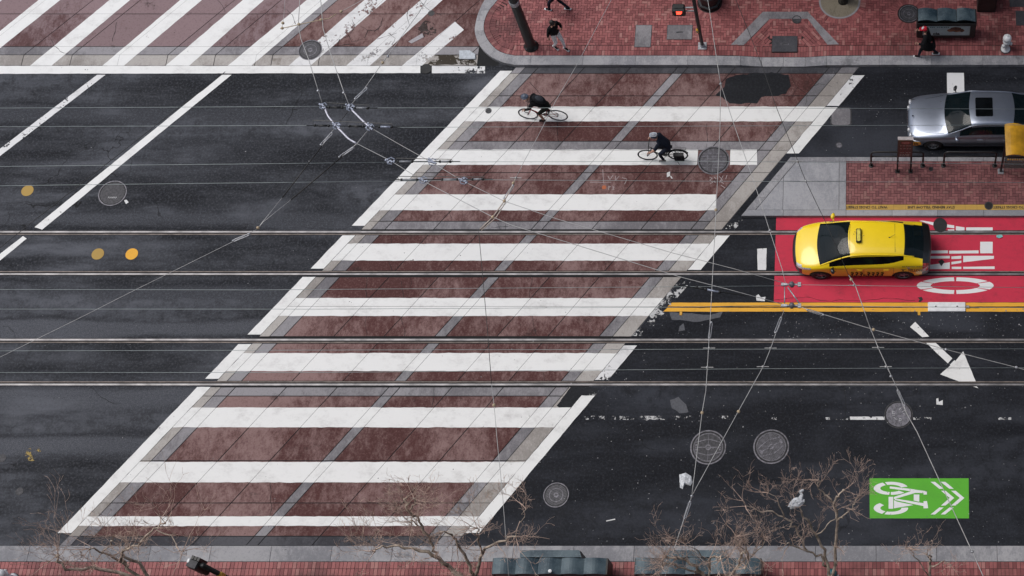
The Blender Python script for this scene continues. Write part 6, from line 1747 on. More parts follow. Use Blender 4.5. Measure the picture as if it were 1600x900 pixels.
# ================================================================== OVERHEAD WIRES
ZW = 5.75
def W(px, py, z=ZW): return G(px, py, z)
def wire(label, pts, r=.009, mat=WIRE_G, z=ZW, name='overhead_wire', group=None, clamps=(), sag=True):
    root = thing(name, label, 'wire', W(*pts[0][:2], pts[0][2] if len(pts[0]) > 2 else z), 0, group); o = root.location.copy()
    P = [W(p[0], p[1], p[2] if len(p) > 2 else z) - o for p in pts]
    mb = MB(); mb.tube(P, r, 5); mb.build('strand', mat, root, True)
    for c in clamps:      # (px, py, kind)
        q = W(c[0], c[1], z) - o; kind = c[2]
        if kind == 'knob':
            m = MB(); m.ball(q, (.045, .045, .04), 8, 6); m.build('clamp', GALV, root, True)
        elif kind == 'tan':
            m = MB(); m.ball(q, (.05, .05, .045), 8, 6); m.build('insulator', TAN, root, True)
        elif kind == 'ear':
            m = MB(); m.cbox(q, (.34, .014, .03)); m.ball(q, (.04, .04, .04), 8, 6); m.build('hanger', WIRE_G, root)
        elif kind == 'link':
            d = Vector((c[3], -c[4], 0)).normalized(); n_ = Vector((-d.y, d.x, 0)); m = MB()
            for s in (-1, 1): m.tube([q - d*.22 + n_*s*.03, q + d*.22 + n_*s*.03], .012, 5)
            m.ball(q - d*.24, .035, 8, 5); m.ball(q + d*.24, .035, 8, 5); m.build('turnbuckle', GALV, root)
    return root
TW = [([(-120, 169.5), (455, 166.5), (505, 166.5)], 'topmost trolley wire, left run to the wire crossing'), ([(505, 166), (590, 168.5), (1100, 168.5), (1760, 171)], 'topmost trolley wire, right run over the first cyclist'),
      ([(-120, 198.5), (480, 196), (522, 197)], 'second trolley wire from the top, left run'), ([(522, 197), (630, 199), (1100, 197), (1760, 194.5)], 'second trolley wire from the top, right run over the grey sedan'),
      ([(-120, 261.5), (100, 259), (400, 256), (610, 253.5)], 'third trolley wire from the top, left run'), ([(610, 253.5), (715, 253), (1100, 252), (1760, 258)], 'third trolley wire from the top, right run over the island'),
      ([(-120, 292), (100, 289), (400, 285.5), (625, 283)], 'fourth trolley wire from the top, left run'), ([(625, 283), (765, 281), (1100, 283), (1760, 286)], 'fourth trolley wire from the top, right run over the island'),
      ([(-120, 452), (400, 453), (1070, 448), (1222, 446.5)], 'trolley wire just below the second rail, left run'), ([(1252, 445), (1400, 447), (1760, 451)], 'trolley wire over the letter O of the red lane'),
      ([(-120, 483), (500, 483), (1050, 480), (1222, 477)], 'trolley wire above the double yellow line, left run'), ([(1252, 478), (1760, 482)], 'trolley wire above the double yellow line, right run'),
      ([(-120, 548.5), (500, 547), (1200, 545.5), (1760, 545)], 'trolley wire between the lower two rails, upper of the pair'), ([(-120, 582), (500, 582), (960, 578), (1200, 576), (1760, 574)], 'trolley wire between the lower two rails, lower of the pair')]
for i, (pts, lab) in enumerate(TW):
    wire(lab, pts, .0072, mat_plain('copper_green_wire', (.30, .34, .34), .5, .4, .1, 3), group='trolley wires along the street')
# span and guy wires
wire('grey guy wire coming down from the top edge to the node above the upper stripe', [(1098, -60), (1106, 0), (1110, 25), (1115, 60), (1121, 100), (1126, 131)], .011, clamps=[(1126, 131, 'knob')])
wire('near vertical span wire from the crosswalk top to the ring below', [(1126, 131), (1125, 200), (1119, 325), (1113, 440), (1108, 530), (1103, 610), (1097, 645), (1083, 757), (1081, 775)], .010,
     clamps=[(1118.5, 328, 'tan'), (1110, 516, 'link', -1, 12), (1108, 544, 'ear'), (1105, 574, 'ear'), (1097, 645, 'tan'), (1081, 775, 'knob')])
wire('span wire slanting from the wire node to the ring above the lower lane', [(1225, 485), (1216, 510), (1204, 545), (1193, 572), (1154, 642), (1089, 760), (1081, 775)], .010,
     clamps=[(1216, 508, 'link', -4, 12), (1204, 544, 'ear'), (1192, 573, 'ear'), (1154, 643, 'tan')])
wire('guy wire running from the ring down to the bottom kerb', [(1081, 775), (1074, 795), (1069, 810), (1055, 853), (1035, 915, 5.6)], .011, clamps=[(1074, 797, 'link', -5, 18)])
wire('black guy wire falling from the top edge across the taxi bonnet', [(1118, -80), (1150, 0), (1190, 100), (1212, 165), (1246, 250), (1259, 283), (1290, 347), (1326, 430)], .010, WIRE_D, clamps=[(1246, 252, 'ear'), (1259, 283, 'ear')])
wire('pale guy wire from the taxi door to the yellow line', [(1326, 430), (1336, 445), (1345, 470), (1358, 508)], .012, clamps=[(1330, 437, 'tan'), (1334, 446, 'ear')])
wire('thin dark guy wire from the yellow line to the rail', [(1358, 508), (1372, 543), (1393, 588), (1402, 607)], .011, WIRE_G, clamps=[(1372, 543, 'ear'), (1384, 573, 'ear'), (1392, 588, 'knob')])
wire('long pale guy wire slanting over the green bicycle box', [(1402, 607), (1416, 645), (1433, 675), (1519, 862), (1537, 902), (1560, 950)], .012, clamps=[(1408, 622, 'link', 5, 12), (1519, 862, 'knob')])
wire('guy wire from the upper wire node up to the crosswalk top', [(1126, 131), (1147, 195), (1180, 290), (1200, 352), (1222, 420), (1227, 441)], .010, clamps=[(1203, 360, 'knob')])
wire('wire from the lower wire node slanting right past the arrow', [(1248, 478), (1270, 487), (1286, 491), (1365, 515), (1478, 546), (1588, 574), (1760, 620)], .010, clamps=[(1274, 488, 'link', 12, 4), (1365, 515, 'tan'), (1478, 546, 'knob'), (1588, 574, 'knob')])
wire('upper diagonal trolley wire from the crossing gear to the wire node', [(578, 199), (625, 226), (675, 254), (722, 282), (787, 314), (870, 342), (1050, 395), (1147, 420), (1224, 442)], .009)
wire('lower diagonal trolley wire from the crossing gear to the wire node', [(557, 224), (612, 252), (658, 281), (706, 306), (770, 339), (800, 352), (1064, 433), (1145, 454), (1222, 475)], .010)
wire('twin rod guy from the wire crossing up past the round cover', [(468, -60), (468.5, 0), (466, 38), (470, 60), (482, 92), (503, 160)], .012, WIRE_G, clamps=[(467, 38, 'tan'), (497, 142, 'knob')])
wire('second guy from the wire crossing up to the top edge', [(500, -60), (501, 0), (505, 45), (516, 82), (536, 140), (545, 163)], .012, WIRE_G, clamps=[(501.5, 31, 'tan'), (537, 145, 'knob')])
wire('guy from the wire crossing up to the cracked stripe', [(549, 163), (565, 145), (597, 99), (655, 19), (690, -40)], .010, WIRE_G, clamps=[(598, 98, 'tan'), (606, 88, 'knob'), (564, 146, 'link', 8, -10)])
wire('curved tan span between the twin guys', [(438, 45), (467, 38.5), (501, 31), (514, 29), (525, 22)], .014, TAN, clamps=[(441, 44, 'tan')])
wire('thin strand hanging left of the twin guys', [(447, -30), (444, 20), (442, 36), (440, 45)], .006, WIRE_G, clamps=[(442, 36, 'tan')])
wire('short thin strand right of the twin guys', [(533, 18), (561, 3), (585, -10)], .008, WIRE_G, clamps=[(533, 18, 'tan')])
wire('short pale guy below the left frog of the wire crossing', [(523, 200), (509, 218), (503, 228)], .013, WIRE_G, clamps=[(510, 217, 'link', -6, 9)])
wire('black lower guy from the left frog to the tan shackle', [(503, 228), (441, 309)], .018, WIRE_D)
wire('short pale guy below the lower right clamp of the wire crossing', [(578, 200), (557, 225), (535, 244)], .014, WIRE_G, clamps=[(541, 238, 'link', -9, 8)])
wire('black lower guy from the curved runner to the tan shackle', [(535, 244), (455, 312)], .022, WIRE_D)
wire('thin black strand between the lower left and upper right clamps of the crossing', [(547, 170), (526, 197)], .010, WIRE_D)
wire('pale strand below the first black guy', [(441, 309), (411, 346), (403, 357)], .010)
wire('pale strand below the second black guy', [(455, 312), (411, 347), (403, 357)], .010)
wire('long thin guy from the tan shackle to the left edge', [(403, 357), (377, 371), (270, 424), (215, 451), (130, 494), (0, 558), (-60, 590)], .007, clamps=[(403, 356, 'tan'), (377, 371, 'link', -14, 7)])
wire('thin guy from the top edge down over the upper stripe', [(985, -60), (955, 0), (902, 100), (867, 160), (842, 210), (820, 250), (806, 278)], .008, clamps=[(806, 278, 'ear'), (802, 286, 'tan')])
wire('twin tan rod span above the third stripe', [(806, 278), (797, 297), (788, 314), (770, 339), (750, 358)], .018, mat_plain('pale_tan_rod', (.50, .42, .36), .6, .0, .15, 12), clamps=[(788, 314, 'tan'), (770, 339, 'tan'), (795, 300, 'link', -8, 16)])
wire('second rod of the twin span above the third stripe', [(790, 316), (775, 340), (752, 360)], .014, MATS['pale_tan_rod'])
wire('long dark guy dropping across the crosswalk stripes', [(748, 362), (755, 440), (762, 520), (768, 600)], .009, WIRE_D)
wire('pale lower end of the guy crossing the crosswalk', [(768, 600), (772, 633), (777, 690), (785, 770), (792, 860), (797, 930)], .008, clamps=[(772, 633, 'tan')])
wire('black wire beside the long slanting lane line', [(-60, 428), (0, 387), (25, 367), (110, 300), (205, 226), (272, 173), (318, 140), (352, 112)], .010, WIRE_D)
# insulated crossing runners
def runner(label, px, py, x0, x1, tilt=0.0, bars_=(), loop=None):
    c = W(px, py); root = thing('wire_insulator', label, 'insulator', c)
    a = W(x0, py) - c; b = W(x1, py + tilt) - c
    for u, v, mt in bars_:
        p = a + (b-a)*u; q = a + (b-a)*v; m = MB(); m.tube([p, q], .032, 8); m.build('insulating_bar', mt, root, True)
        for e in (p, q): m = MB(); m.ball(e, (.05, .045, .045), 8, 6); m.build('end_cap', BLACKM, root, True)
    m = MB(); m.tube([a + Vector((-.25, 0, 0)), b + Vector((.25, 0, 0))], .016, 5); m.build('runner', BLACKM, root)
    if loop:
        p = a + (b-a)*loop[0]; q = a + (b-a)*loop[1]; hy = loop[2]
        m = MB(); m.tube([p + Vector((-.05, .0, .02)), p + Vector((-.06, hy, .03)), q + Vector((0, hy*.6, .03)), q + Vector((.02, .0, .02))], .011, 5); m.build('arc_horn', BLACKM, root)
    return root
LGREY = mat_plain('grey_insulator_bar', (.22, .23, .25), .4, .1, .15, 8)
runner('black insulator bar at the top of the wire crossing', 545, 167.5, 513, 577, 1.5, [(.02, .34, BLACKM), (.66, .96, LGREY)], (0, 1, .14))
runner('long black insulator bar at the bottom of the wire crossing', 555, 196, 492, 612, 2.5, [(.0, .18, BLACKM), (.45, .63, BLACKM), (.84, 1.0, PALEBLUE)], (0, 1, .16))
runner('upper insulator bar over the crosswalk edge line', 660, 252.5, 622, 706, 0, [(.0, .26, LGREY), (.78, .97, LGREY)], (0, 1, .10))
runner('lower insulator bar over the crosswalk edge line', 690, 281, 625, 757, -1, [(.02, .20, LGREY), (.50, .68, LGREY), (.86, .98, LGREY)], (0, 1, .10))
runner('black slanted insulator on the wire before the lower node', 1120, 446, 1075, 1150, 16, [(.18, .38, BLACKM), (.36, .66, PALEBLUE)], None)
def frog(label, px, py, s=1.0, rot=-40):
    c = W(px, py); root = thing('wire_frog', label, 'wire fitting', c, R(rot)); rr = random.Random(int(px*7))
    mb = MB(); mb.cbox((0, 0, .0), (.28*s, .05, .05), None, .012); mb.build('plate', PALEBLUE, root)
    mb = MB()
    for k in range(6):
        x_ = (-.13 + .05*k)*s; mb.cbox((x_, rr.uniform(-.06, .06), .03), (.035, .05, .06), Matrix.Rotation(rr.uniform(-.5, .5), 4, 'Z'))
    tag(mb.build('bolts', PALEBLUE, root), kind='stuff')
    mb = MB()
    for sgn in (-1, 1): mb.tube([(-.10*s, sgn*.02, .02), (-.02, sgn*.11, .03), (.10*s, sgn*.09, .03)], .018, 5)
    mb.build('jaws', PALEBLUE, root)
for a in (('pale clamp at the upper left of the wire crossing', 505, 166, .8), ('pale clamp at the upper right of the wire crossing', 547, 168), ('pale clamp at the lower left of the wire crossing', 526, 197), ('pale clamp at the lower right of the wire crossing', 578, 199),
          ('pale clamp left of the crosswalk edge line', 610, 252, 1.0, -18), ('pale clamp over the crosswalk edge line', 675, 253.5, 1.0, -18), ('pale clamp left of centre on the lower insulator bar', 661, 282, 1.0, -18), ('pale clamp at the right end of the lower insulator bar', 724, 283, 1.0, -18)):
    frog(*a)
def curved_runner(label, pts, r=.03):
    root = thing('wire_runner', label, 'wire fitting', W(*pts[0])); o = root.location.copy(); P = [W(*p) - o for p in pts]
    mb = MB(); mb.tube(spline_n(P, 4), r, 6); mb.build('curved_bar', mat_plain('lilac_grey_metal', (.52, .52, .60), .4, .3, .1, 10), root, True)
curved_runner('pale curved runner on the left of the wire crossing', [(508, 170), (512, 180), (517, 187), (526, 197)])
curved_runner('pale curved runner with cross bar in the wire crossing', [(550, 172), (558, 180), (566, 188), (578, 199)])
curved_runner('pale curved runner below the wire crossing', [(528, 200), (536, 208), (545, 217), (557, 224)])
def node(label, px, py):
    c = W(px, py); root = thing('wire_node', label, 'wire fitting', c)
    mb = MB(); mb.cbox((-.20, 0, 0), (.18, .09, .06), None, .015); mb.cbox((.24, 0, 0), (.10, .14, .05), None, .01); mb.tube([(-.2, 0, 0), (.25, 0, 0)], .03, 8); mb.build('yoke', GALV, root)
    mb = MB(); mb.lathe([(.075, -.06), (.085, 0), (.075, .06), (.03, .09)], 12, (.02, 0, 0)); mb.build('drum', IRON_L, root, True)
node('upper grey wire node above the edge of the red lane', 1236, 444.5); node('lower grey wire node above the double yellow line', 1236, 477.5)
wire('short grey bar joining the two wire nodes on the left', [(1226, 448), (1226, 474)], .016, GALV, name='wire_strut'); wire('slanted grey bar joining the two wire nodes', [(1231, 449), (1249, 474)], .020, GALV, name='wire_strut')
# ================================================================== BARE TREES
BARK = mat_plain('pale_bark', (.50, .41, .33), .8, 0, .38, 5)
TWIG = mat_plain('pinkish_twig', (.50, .365, .30), .8, 0, .25, 6)
def grow_tree(label, fork, limbs, seed, twig_len=1.0, dens=1.0, trunk_r=.17):
    rnd = random.Random(seed)
    f = G(fork[0], fork[1], fork[2]); root = thing('bare_tree', label, 'tree', (f.x, f.y, KZ), 0, 'bare street trees along the bottom kerb'); o = root.location.copy()
    big = MB(); small = MB()
    big.tube([Vector((.05, -.06, 0)), Vector((.02, -.02, f.z*.35)), Vector((-.03, .02, f.z*.7)), f - o], [trunk_r*1.45, trunk_r*1.1, trunk_r, trunk_r*.85], 9)
    def twig(p, d, l, r, depth):
        n = 4 if depth < 2 else 3; pts = [p]; rr = [r]; q = p.copy(); dd = d.copy()
        for k in range(n):
            dd = (dd + Vector((rnd.gauss(0, .20), rnd.gauss(.02, .20), rnd.gauss(.08, .18)))).normalized()
            q = q + dd*(l/n); pts.append(q.copy()); rr.append(max(.0030, r*(1-.78*(k+1)/n)))
        (small if r < .02 else big).tube(pts, rr, 3 if r < .014 else 5, False)
        if depth >= 4 or l < .13: return
        nb = rnd.choice((2, 3, 3)) if depth < 3 else rnd.choice((1, 2))
        for b in range(nb):
            i = rnd.randint(1, n); ax = Vector((rnd.gauss(0, 1), rnd.gauss(0, 1), rnd.gauss(0, 1))).normalized()
            nd = (dd*1.0 + ax*.75 + Vector((0, .04, .14))).normalized()
            twig(pts[i], nd, l*rnd.uniform(.48, .78), max(.0036, rr[i]*.72), depth+1)
    for pts, r0, r1 in limbs:
        P = [G(*p) - o for p in pts]; P = spline_n(P, 4)
        n = len(P); rr = [r0 + (r1-r0)*k/(n-1) for k in range(n)]
        P2 = [p + Vector((rnd.gauss(0, .03), rnd.gauss(0, .03), rnd.gauss(0, .03))) if 0 < k < n-1 else p for k, p in enumerate(P)]
        rr = [q*.58 for q in rr]; big.tube(P2, rr, 7)
        big.ball(P2[-1], r1*1.15, 7, 5)
        for k in range(1, n):
            m = dens*(.75 if k < n-1 else 5.0)*(.30 + .8*k/n)
            cnt = int(m) + (1 if rnd.random() < m - int(m) else 0)
            for _ in range(cnt):
                e = (P2[k]-P2[k-1]).normalized(); ax = Vector((rnd.gauss(0, 1), rnd.gauss(0, 1), rnd.gauss(.2, 1))).normalized()
                twig(P2[k], (e*.7 + ax).normalized(), twig_len*rnd.uniform(.55, 1.25), rnd.uniform(.009, .015), 0 if rnd.random() < .5 else 1)
    big.build('trunk', BARK, root, True); small.build('crown', TWIG, root, False)
    return root
grow_tree('bare twisted tree at the lower left in front of the crosswalk corner', (250, 925, 4.2),
          [([(250, 925, 4.2), (185, 895, 5.2), (130, 890, 6), (98, 888, 6.4), (90, 868, 6.9)], .10, .04), ([(250, 925, 4.2), (200, 885, 5.2), (190, 865, 5.8), (200, 855, 6.1)], .09, .035),
           ([(250, 925, 4.2), (215, 880, 5.4), (190, 866, 6), (215, 850, 6.6), (243, 826, 7.2), (258, 817, 7.6)], .085, .025), ([(200, 885, 5.2), (160, 862, 6.2), (140, 858, 6.6)], .06, .03), ([(243, 826, 7.2), (270, 845, 7.3), (285, 862, 7.3)], .03, .015),
           ([(160, 862, 6.2), (175, 845, 7.0), (178, 838, 7.4)], .03, .018)], 5, .85, .85)
grow_tree('bare twisted tree beside the left bottom news rack', (748, 930, 4.2),
          [([(748, 930, 4.2), (700, 885, 5.2), (676, 865, 5.8), (640, 858, 6.2), (604, 852, 6.6), (585, 862, 6.9)], .12, .03), ([(700, 885, 5.2), (680, 865, 6), (672, 845, 6.6), (655, 815, 7.4), (640, 797, 8), (632, 780, 8.3)], .07, .035),
           ([(640, 797, 8), (648, 785, 8.4), (647, 779, 8.6)], .04, .025), ([(748, 930, 4.2), (735, 880, 5.6), (720, 855, 6.4), (705, 838, 7), (690, 832, 7.4)], .09, .03),
           ([(748, 930, 4.2), (745, 890, 5.4), (760, 858, 6.2), (790, 842, 6.8), (806, 838, 7.1)], .10, .03), ([(755, 865, 6.2), (748, 840, 7), (745, 825, 7.4)], .05, .025), ([(672, 845, 6.6), (650, 818, 7.2), (640, 816, 7.5)], .04, .02),
           ([(806, 838, 7.1), (815, 812, 7.6), (822, 795, 8)], .02, .01)], 9, .80, .85)
grow_tree('bare tree with a plastic bag caught in it above the teal hydrant', (1300, 930, 4.2),
          [([(1300, 930, 4.2), (1303, 880, 5.4), (1308, 830, 6.6), (1305, 790, 7.6), (1308, 775, 8.0), (1318, 766, 8.2)], .085, .03), ([(1305, 787, 7.6), (1287, 772, 8.0), (1278, 760, 8.3), (1279, 750, 8.5)], .04, .014),
           ([(1308, 815, 7.0), (1320, 805, 7.3), (1335, 790, 7.7), (1342, 775, 8)], .04, .014), ([(1300, 930, 4.2), (1290, 870, 5.6), (1275, 835, 6.6), (1255, 805, 7.4), (1245, 790, 7.8)], .08, .03),
           ([(1290, 885, 5.2), (1275, 868, 5.8), (1245, 855, 6.4), (1228, 850, 6.8)], .06, .025), ([(1262, 862, 6.0), (1242, 825, 7), (1225, 808, 7.5), (1190, 800, 8), (1165, 790, 8.4)], .05, .016),
           ([(1275, 835, 6.6), (1298, 818, 7), (1305, 800, 7.3)], .03, .012), ([(1225, 808, 7.5), (1215, 785, 8.1), (1200, 770, 8.5)], .03, .012)], 14, .56, .55, .10)
grow_tree('low bare tree with looping branches over the right bottom news rack', (1115, 935, 4.2),
          [([(1115, 935, 4.2), (1095, 895, 5.2), (1078, 880, 5.7), (1060, 873, 6.1), (1040, 870, 6.4)], .09, .045), ([(1095, 895, 5.2), (1070, 890, 5.8), (1045, 880, 6.2), (1035, 885, 6.4)], .05, .03),
           ([(1115, 935, 4.2), (1108, 890, 5.4), (1110, 872, 5.9), (1122, 869, 6.1), (1126, 874, 6.2)], .06, .03), ([(1115, 935, 4.2), (1150, 890, 5.6), (1158, 866, 6.4), (1166, 862, 6.6), (1172, 872, 6.4), (1164, 888, 6)], .06, .03),
           ([(1150, 890, 5.6), (1160, 860, 6.6), (1150, 838, 7.4)], .035, .014), ([(1150, 890, 5.6), (1185, 862, 6.6), (1195, 845, 7.2)], .035, .014), ([(1108, 890, 5.4), (1092, 862, 6.4), (1070, 850, 7)], .03, .012)], 31, .70, .85)
grow_tree('small bare treetop at the bottom right below the green box', (1452, 925, 4.4),
          [([(1452, 925, 4.4), (1452, 890, 5.2), (1455, 872, 5.8), (1448, 866, 6.2)], .07, .03), ([(1452, 890, 5.2), (1470, 880, 5.8), (1485, 882, 6)], .035, .015), ([(1452, 900, 5), (1430, 870, 6), (1420, 855, 6.6)], .03, .012)], 42, .6, .5, .10)
# the street tree whose foot stands in the top tree pit
rt = thing('street_tree', 'dark tree trunk rising from the round tree pit at the top edge', 'tree', (pit.x + .12, pit.y + .0, KZ))
DBARK = mat_plain('dark_bark', (.030, .026, .020), .9, 0, .4, 8)
mb = MB(); mb.tube([(0, 0, -.05), (.01, 0, .12), (.0, .0, 1.5), (.08, .05, 3.2)], [.21, .14, .12, .10], 12); mb.build('trunk', DBARK, rt, True)
mb = MB(); rnd = random.Random(2)
for k in range(9):
    a = k*2.4; b0 = Vector((.08, .05, 3.1)); d = Vector((math.cos(a), math.sin(a), 1.0))
    pts = [b0, b0 + d*.5, b0 + d*1.1 + Vector((rnd.gauss(0, .2), rnd.gauss(0, .2), .2)), b0 + d*1.6 + Vector((rnd.gauss(0, .4), rnd.gauss(0, .4), .5))]; mb.tube(pts, [.06, .04, .025, .01], 5)
    for j in range(8):
        q = pts[rnd.choice((1, 2, 3))]; dd = Vector((rnd.gauss(0, 1), rnd.gauss(0, 1), rnd.gauss(.4, .6))).normalized(); mb.tube([q, q + dd*.4, q + dd*.75 + Vector((0, 0, .1))], [.012, .008, .004], 3)
mb.build('crown', TWIG, rt)

# ================================================================== LITTER AND SMALL THINGS
PAPER = mat_plain('paper_white', (.66, .66, .66), .7, 0, .08, 12); BAGM = mat_plain('plastic_bag', (.55, .57, .60), .35, 0, .18, 14)
def crumple(name, label, cat, px, py, pts, z, h, mat, seed=1):
    c = G(px, py, z); rr = random.Random(seed); root = thing(name, label, cat, (c.x, c.y, z))
    P = [Vector((G(*p, z).x - c.x, G(*p, z).y - c.y)) for p in pts]; n = len(P); v = []; f = []
    levels = [1.0, .72, .40, .12]
    for li, s in enumerate(levels):
        for p in P: v.append((p.x*s + rr.uniform(-.01, .01), p.y*s + rr.uniform(-.01, .01), h*(0.02 + (1-s)*.7 + rr.uniform(0, .4)*(1 if li else 0)) + .004))
    for li in range(len(levels)-1):
        for k in range(n): f.append((li*n+k, li*n+(k+1) % n, (li+1)*n+(k+1) % n, (li+1)*n+k))
    f.append(tuple(range((len(levels)-1)*n, len(levels)*n)))
    mesh_obj('film', v, f, mat, root, False)
    return root
crumple('plastic_bag', 'crumpled white plastic bag lying on the dark lane by the ring of wires', 'bag', 1071, 751, [(1061, 742), (1072, 739), (1080, 744), (1082, 754), (1079, 759), (1070, 757), (1067, 764), (1063, 762), (1062, 752)], .010, .10, BAGM, 2)
c = G(1244, 786, 8.0); root = thing('plastic_bag', 'white plastic bag caught in the twigs of the tree', 'bag', c, R(25))
mb = MB(); rr = random.Random(9); mb.ball((0, 0, 0), (.20, .13, .11), 12, 8); mb.v = [tuple(Vector(v)*(1+rr.uniform(-.22, .22))) for v in mb.v]; mb.build('film', BAGM, root)
mb = MB(); mb.tube([(.14, .05, .02), (.22, .13, .05), (.20, .20, .08), (.30, .22, .06)], [.07, .04, .05, .03], 7); mb.v = [tuple(Vector(v)*(1+rr.uniform(-.05, .05))) for v in mb.v]; mb.build('handles', BAGM, root)
def flat_litter(name, label, cat, pts, z, mat, th=.006):
    P = [G(*p, z) for p in pts]; c = Vector(centroid([(p.x, p.y) for p in P])); root = thing(name, label, cat, (c.x, c.y, z))
    mb = MB(); mb.prism(ccw([(p.x-c.x, p.y-c.y) for p in P]), .0, th, True); mb.build('sheet', mat, root); return root
r_ = flat_litter('cardboard_tray', 'pale flattened tray lying by the rounded kerb', 'tray', [(718, 80), (734, 79.5), (743, 86), (743, 93), (718, 93)], .020, mat_plain('pale_tray', (.42, .46, .50), .5), .05)
flat_litter('paper_strip', 'pale grey paper strip lying on the mauve paving', 'paper', [(638, 65), (660, 52), (662, 58), (643, 68)], .018, mat_plain('grey_paper', (.36, .34, .36), .7), .006)
flat_litter('paper_scrap', 'small white paper scrap below the second bicycle', 'paper', [(1042, 270), (1047, 268), (1047, 275), (1042, 277)], .018, PAPER)
flat_litter('paper_scrap', 'tiny white paper sliver below the second bicycle', 'paper', [(1047, 275), (1049, 275), (1051, 279), (1049, 279)], .018, PAPER)
flat_litter('paper_scrap', 'white paper rag lying above the double yellow line', 'paper', [(1181, 463), (1185, 460), (1189, 465), (1196, 464), (1195, 471), (1182, 470)], .010, PAPER, .02)
flat_litter('paper_scrap', 'white torn paper beside the chalked cover', 'paper', [(1463, 623), (1466, 622), (1467, 628), (1473, 625), (1473, 633), (1463, 632)], .010, PAPER)
flat_litter('paper_scrap', 'small white paper by the smooth round cover', 'paper', [(194, 313), (198, 312), (201, 316), (197, 319)], .010, PAPER)
flat_litter('paper_straw', 'thin white straw lying near the bottom kerb', 'straw', [(947, 813.5), (961, 810.5), (961.5, 812), (947.5, 815)], .010, PAPER, .012)
flat_litter('face_mask', 'pale turquoise wrapper lying on the uppermost rail', 'wrapper', [(1557, 368), (1565, 367), (1567, 370), (1561, 372.5), (1557, 371)], .026, mat_plain('turquoise_wrapper', (.20, .52, .50), .5), .02)
flat_litter('paper_scrap', 'white scrap beside the two bar arrow of the cross street kerb', 'paper', [(593, 127), (598, 129), (601, 133), (596, 131)], .006, PAPER) if False else None
# white plate bolted over the yellow line
a = G(1450, 487.5); b = G(1508.5, 487.5); c = G(1450, 473)
root = thing('lane_plate', 'white plate with two bolts lying across the double yellow line', 'plate', ((a.x+b.x)/2, (a.y+c.y)/2, .010)); w, h = (b.x-a.x)/2, (c.y-a.y)/2
mb = MB(); mb.cbox((0, 0, .03), (2*w, 2*h, .06), None, .015); mb.build('plate', WHITE, root)
for sx in (-.58, .56):
    m = MB(); m.lathe([(.03, .055), (.03, .068), (.012, .072)], 8, (sx*w, 0, 0)); m.build('bolt', IRON, root)
root = thing('plate_bracket', 'small grey bracket at the right end of the white plate', 'bracket', G(1512, 480, .012))
mb = MB(); mb.cbox((0, 0, .03), (.10, .09, .06), None, .01); mb.build('block', GALV, root); mb = MB(); mb.tube([(.04, 0, .03), (.35, -.02, .02)], .018, 6); mb.build('stem', IRON_D, root)
def reflector(px, py, label):
    root = thing('road_reflector', label, 'reflector', G(px, py, .004)); mb = MB(); mb.cbox((0, 0, .015), (.09, .12, .03), None, .012); mb.build('body', MATS['button_yellow'], root)
    mb = MB(); mb.box((-.035, -.064, .004), (.035, -.059, .024)); mb.build('lens', AMB, root)
reflector(1064, 490, 'small yellow road stud below the left end of the yellow line'); reflector(1436, 490, 'small yellow road stud left of the white plate')
# black scrap shapes
flat_litter('tyre_scrap', 'black torn rubber scrap on the red lane below the letter O', 'scrap', [(1434, 465), (1440, 464), (1442, 468), (1438, 472), (1435, 471), (1437, 468)], .012, RUBBER, .012)
flat_litter('tar_blob', 'small dark tar blob on the letter N', 'tar patch', [(1466, 408), (1472, 405), (1476, 409), (1473, 413), (1471, 416), (1468, 412)], .0128, MATS['tar'], .004)
# countless specks of gum and grit
rnd = random.Random(77); mb = MB()
def speck(px, py, z, s):
    c = G(px, py, z); n = rnd.choice((4, 5)); a0 = rnd.random()*6
    pts = [(c.x + s*rnd.uniform(.6, 1.2)*math.cos(a0 + 2*math.pi*k/n), c.y + s*rnd.uniform(.5, 1.1)*math.sin(a0 + 2*math.pi*k/n)) for k in range(n)]
    mb.prism(pts, z, z+.004)
for k in range(1500):
    t = rnd.random()
    if t < .55: px, py = rnd.uniform(780, 1600), rnd.uniform(480, 850)
    elif t < .75: px, py = rnd.uniform(1200, 1600), rnd.uniform(480, 530)
    elif t < .85: px, py = rnd.uniform(1290, 1600), rnd.uniform(106, 240)
    else: px, py = rnd.uniform(0, 1150), rnd.uniform(117, 850)
    z = .0125 if t < .85 else .0130
    speck(px, py, z, rnd.choice((.006, .008, .009, .011, .015, .021)) * (1 if rnd.random() < .93 else 1.6))
o = mb.build('road_specks', mat_plain('gum_and_grit', (.22, .22, .23), .8, 0, .5, 3)); tag(o, 'pale specks of gum and grit scattered over the asphalt', kind='stuff')
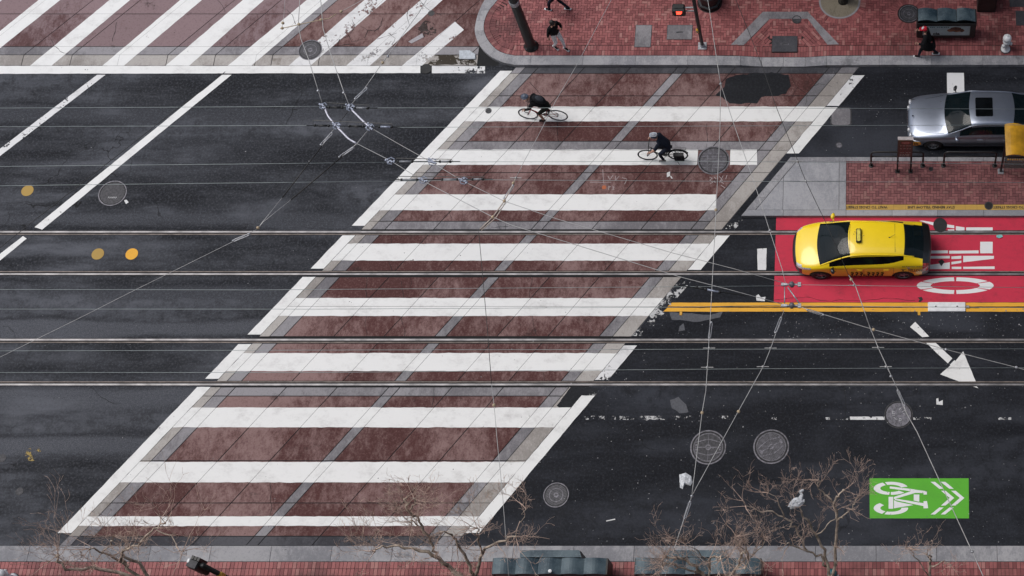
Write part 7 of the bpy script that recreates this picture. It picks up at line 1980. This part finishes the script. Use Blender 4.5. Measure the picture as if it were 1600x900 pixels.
# ================================================================== ADDED BUILDINGS (unseen beyond the frame, put there to shade the street and darken reflections)
STONE = mat_slab('facade_stone', (.20, .18, .16), (.30, .275, .25), .35, .65, .25, (.10, .09, .08))
PANE = mat_plain('window_pane', (.020, .026, .032), .08, 0, .3, .6, spec=.5); BFRAME = mat_plain('bronze_frame', (.05, .042, .036), .5, .3, .2, 4)
def building(label, x0, x1, y0, y1, h, bays, storeys, face):
    """face -1: street front looks towards -Y, +1: towards +Y"""
    root = thing('added_shade_building', label, 'building', ((x0+x1)/2, (y0+y1)/2, 0)); w, d = (x1-x0)/2, (y1-y0)/2
    mb = MB(); mb.box((-w, -d, 0), (w, d, h)); mb.build('wall', STONE, root)
    mb = MB(); mb.box((-w-.4, -d-.4, h+.002), (w+.4, d+.4, h+.9)); mb.build('cornice', STONE, root)
    yf = face*d; bw = 2*w/bays; sh = (h-6.0)/storeys
    for b in range(bays+1):
        mb = MB(); xx = -w + b*bw; mb.box((max(-w, xx-.35), min(yf, yf+face*.3), .1), (min(w, xx+.35), max(yf, yf+face*.3), h-.05)); mb.build('pier', STONE, root)
    fr = MB(); hw, hh = (bw-.9)/2, (sh-1.2)/2
    fr.box((-hw, -.05, -hh), (hw, .05, -hh+.10)); fr.box((-hw, -.05, hh-.10), (hw, .05, hh)); fr.box((-hw, -.05, -hh+.1), (-hw+.08, .05, hh-.1)); fr.box((hw-.08, -.05, -hh+.1), (hw, .05, hh-.1)); fr.box((-.04, -.045, -hh+.1), (.04, .045, hh-.1))
    pn = MB(); pn.box((-hw+.02, -.02, -hh+.02), (hw-.02, .02, hh-.02)); P0 = F0 = None
    for s_ in range(storeys):
        for b in range(bays):
            loc = (-w + (b+.5)*bw, yf + face*.07, 6.0 + (s_+.5)*sh)
            if F0 is None:
                F0 = fr.build('window', BFRAME, root); P0 = pn.build('pane', PANE, F0); F0.location = loc
            else:
                o = F0.copy(); C.objects.link(o); o.location = loc; q = P0.copy(); C.objects.link(q); q.parent = o
    for b in range(bays):
        mb = MB(); xx = -w + (b+.5)*bw; mb.box((xx-bw/2+.5, min(yf, yf+face*.08), .4), (xx+bw/2-.5, max(yf, yf+face*.08), 4.6)); mb.build('shop_front', PANE, root)
    return root
building('tall stone office block added unseen behind the top brick sidewalk to shade the street', G(800, 0).x + 1.5, 48, gy(0)+5.2, gy(0)+30, 74, 10, 18, -1)
building('stone office block added unseen behind the bottom sidewalk, below the viewpoint, to shade the street', -60, 48, -26, -1.2, 38, 22, 9, 1)
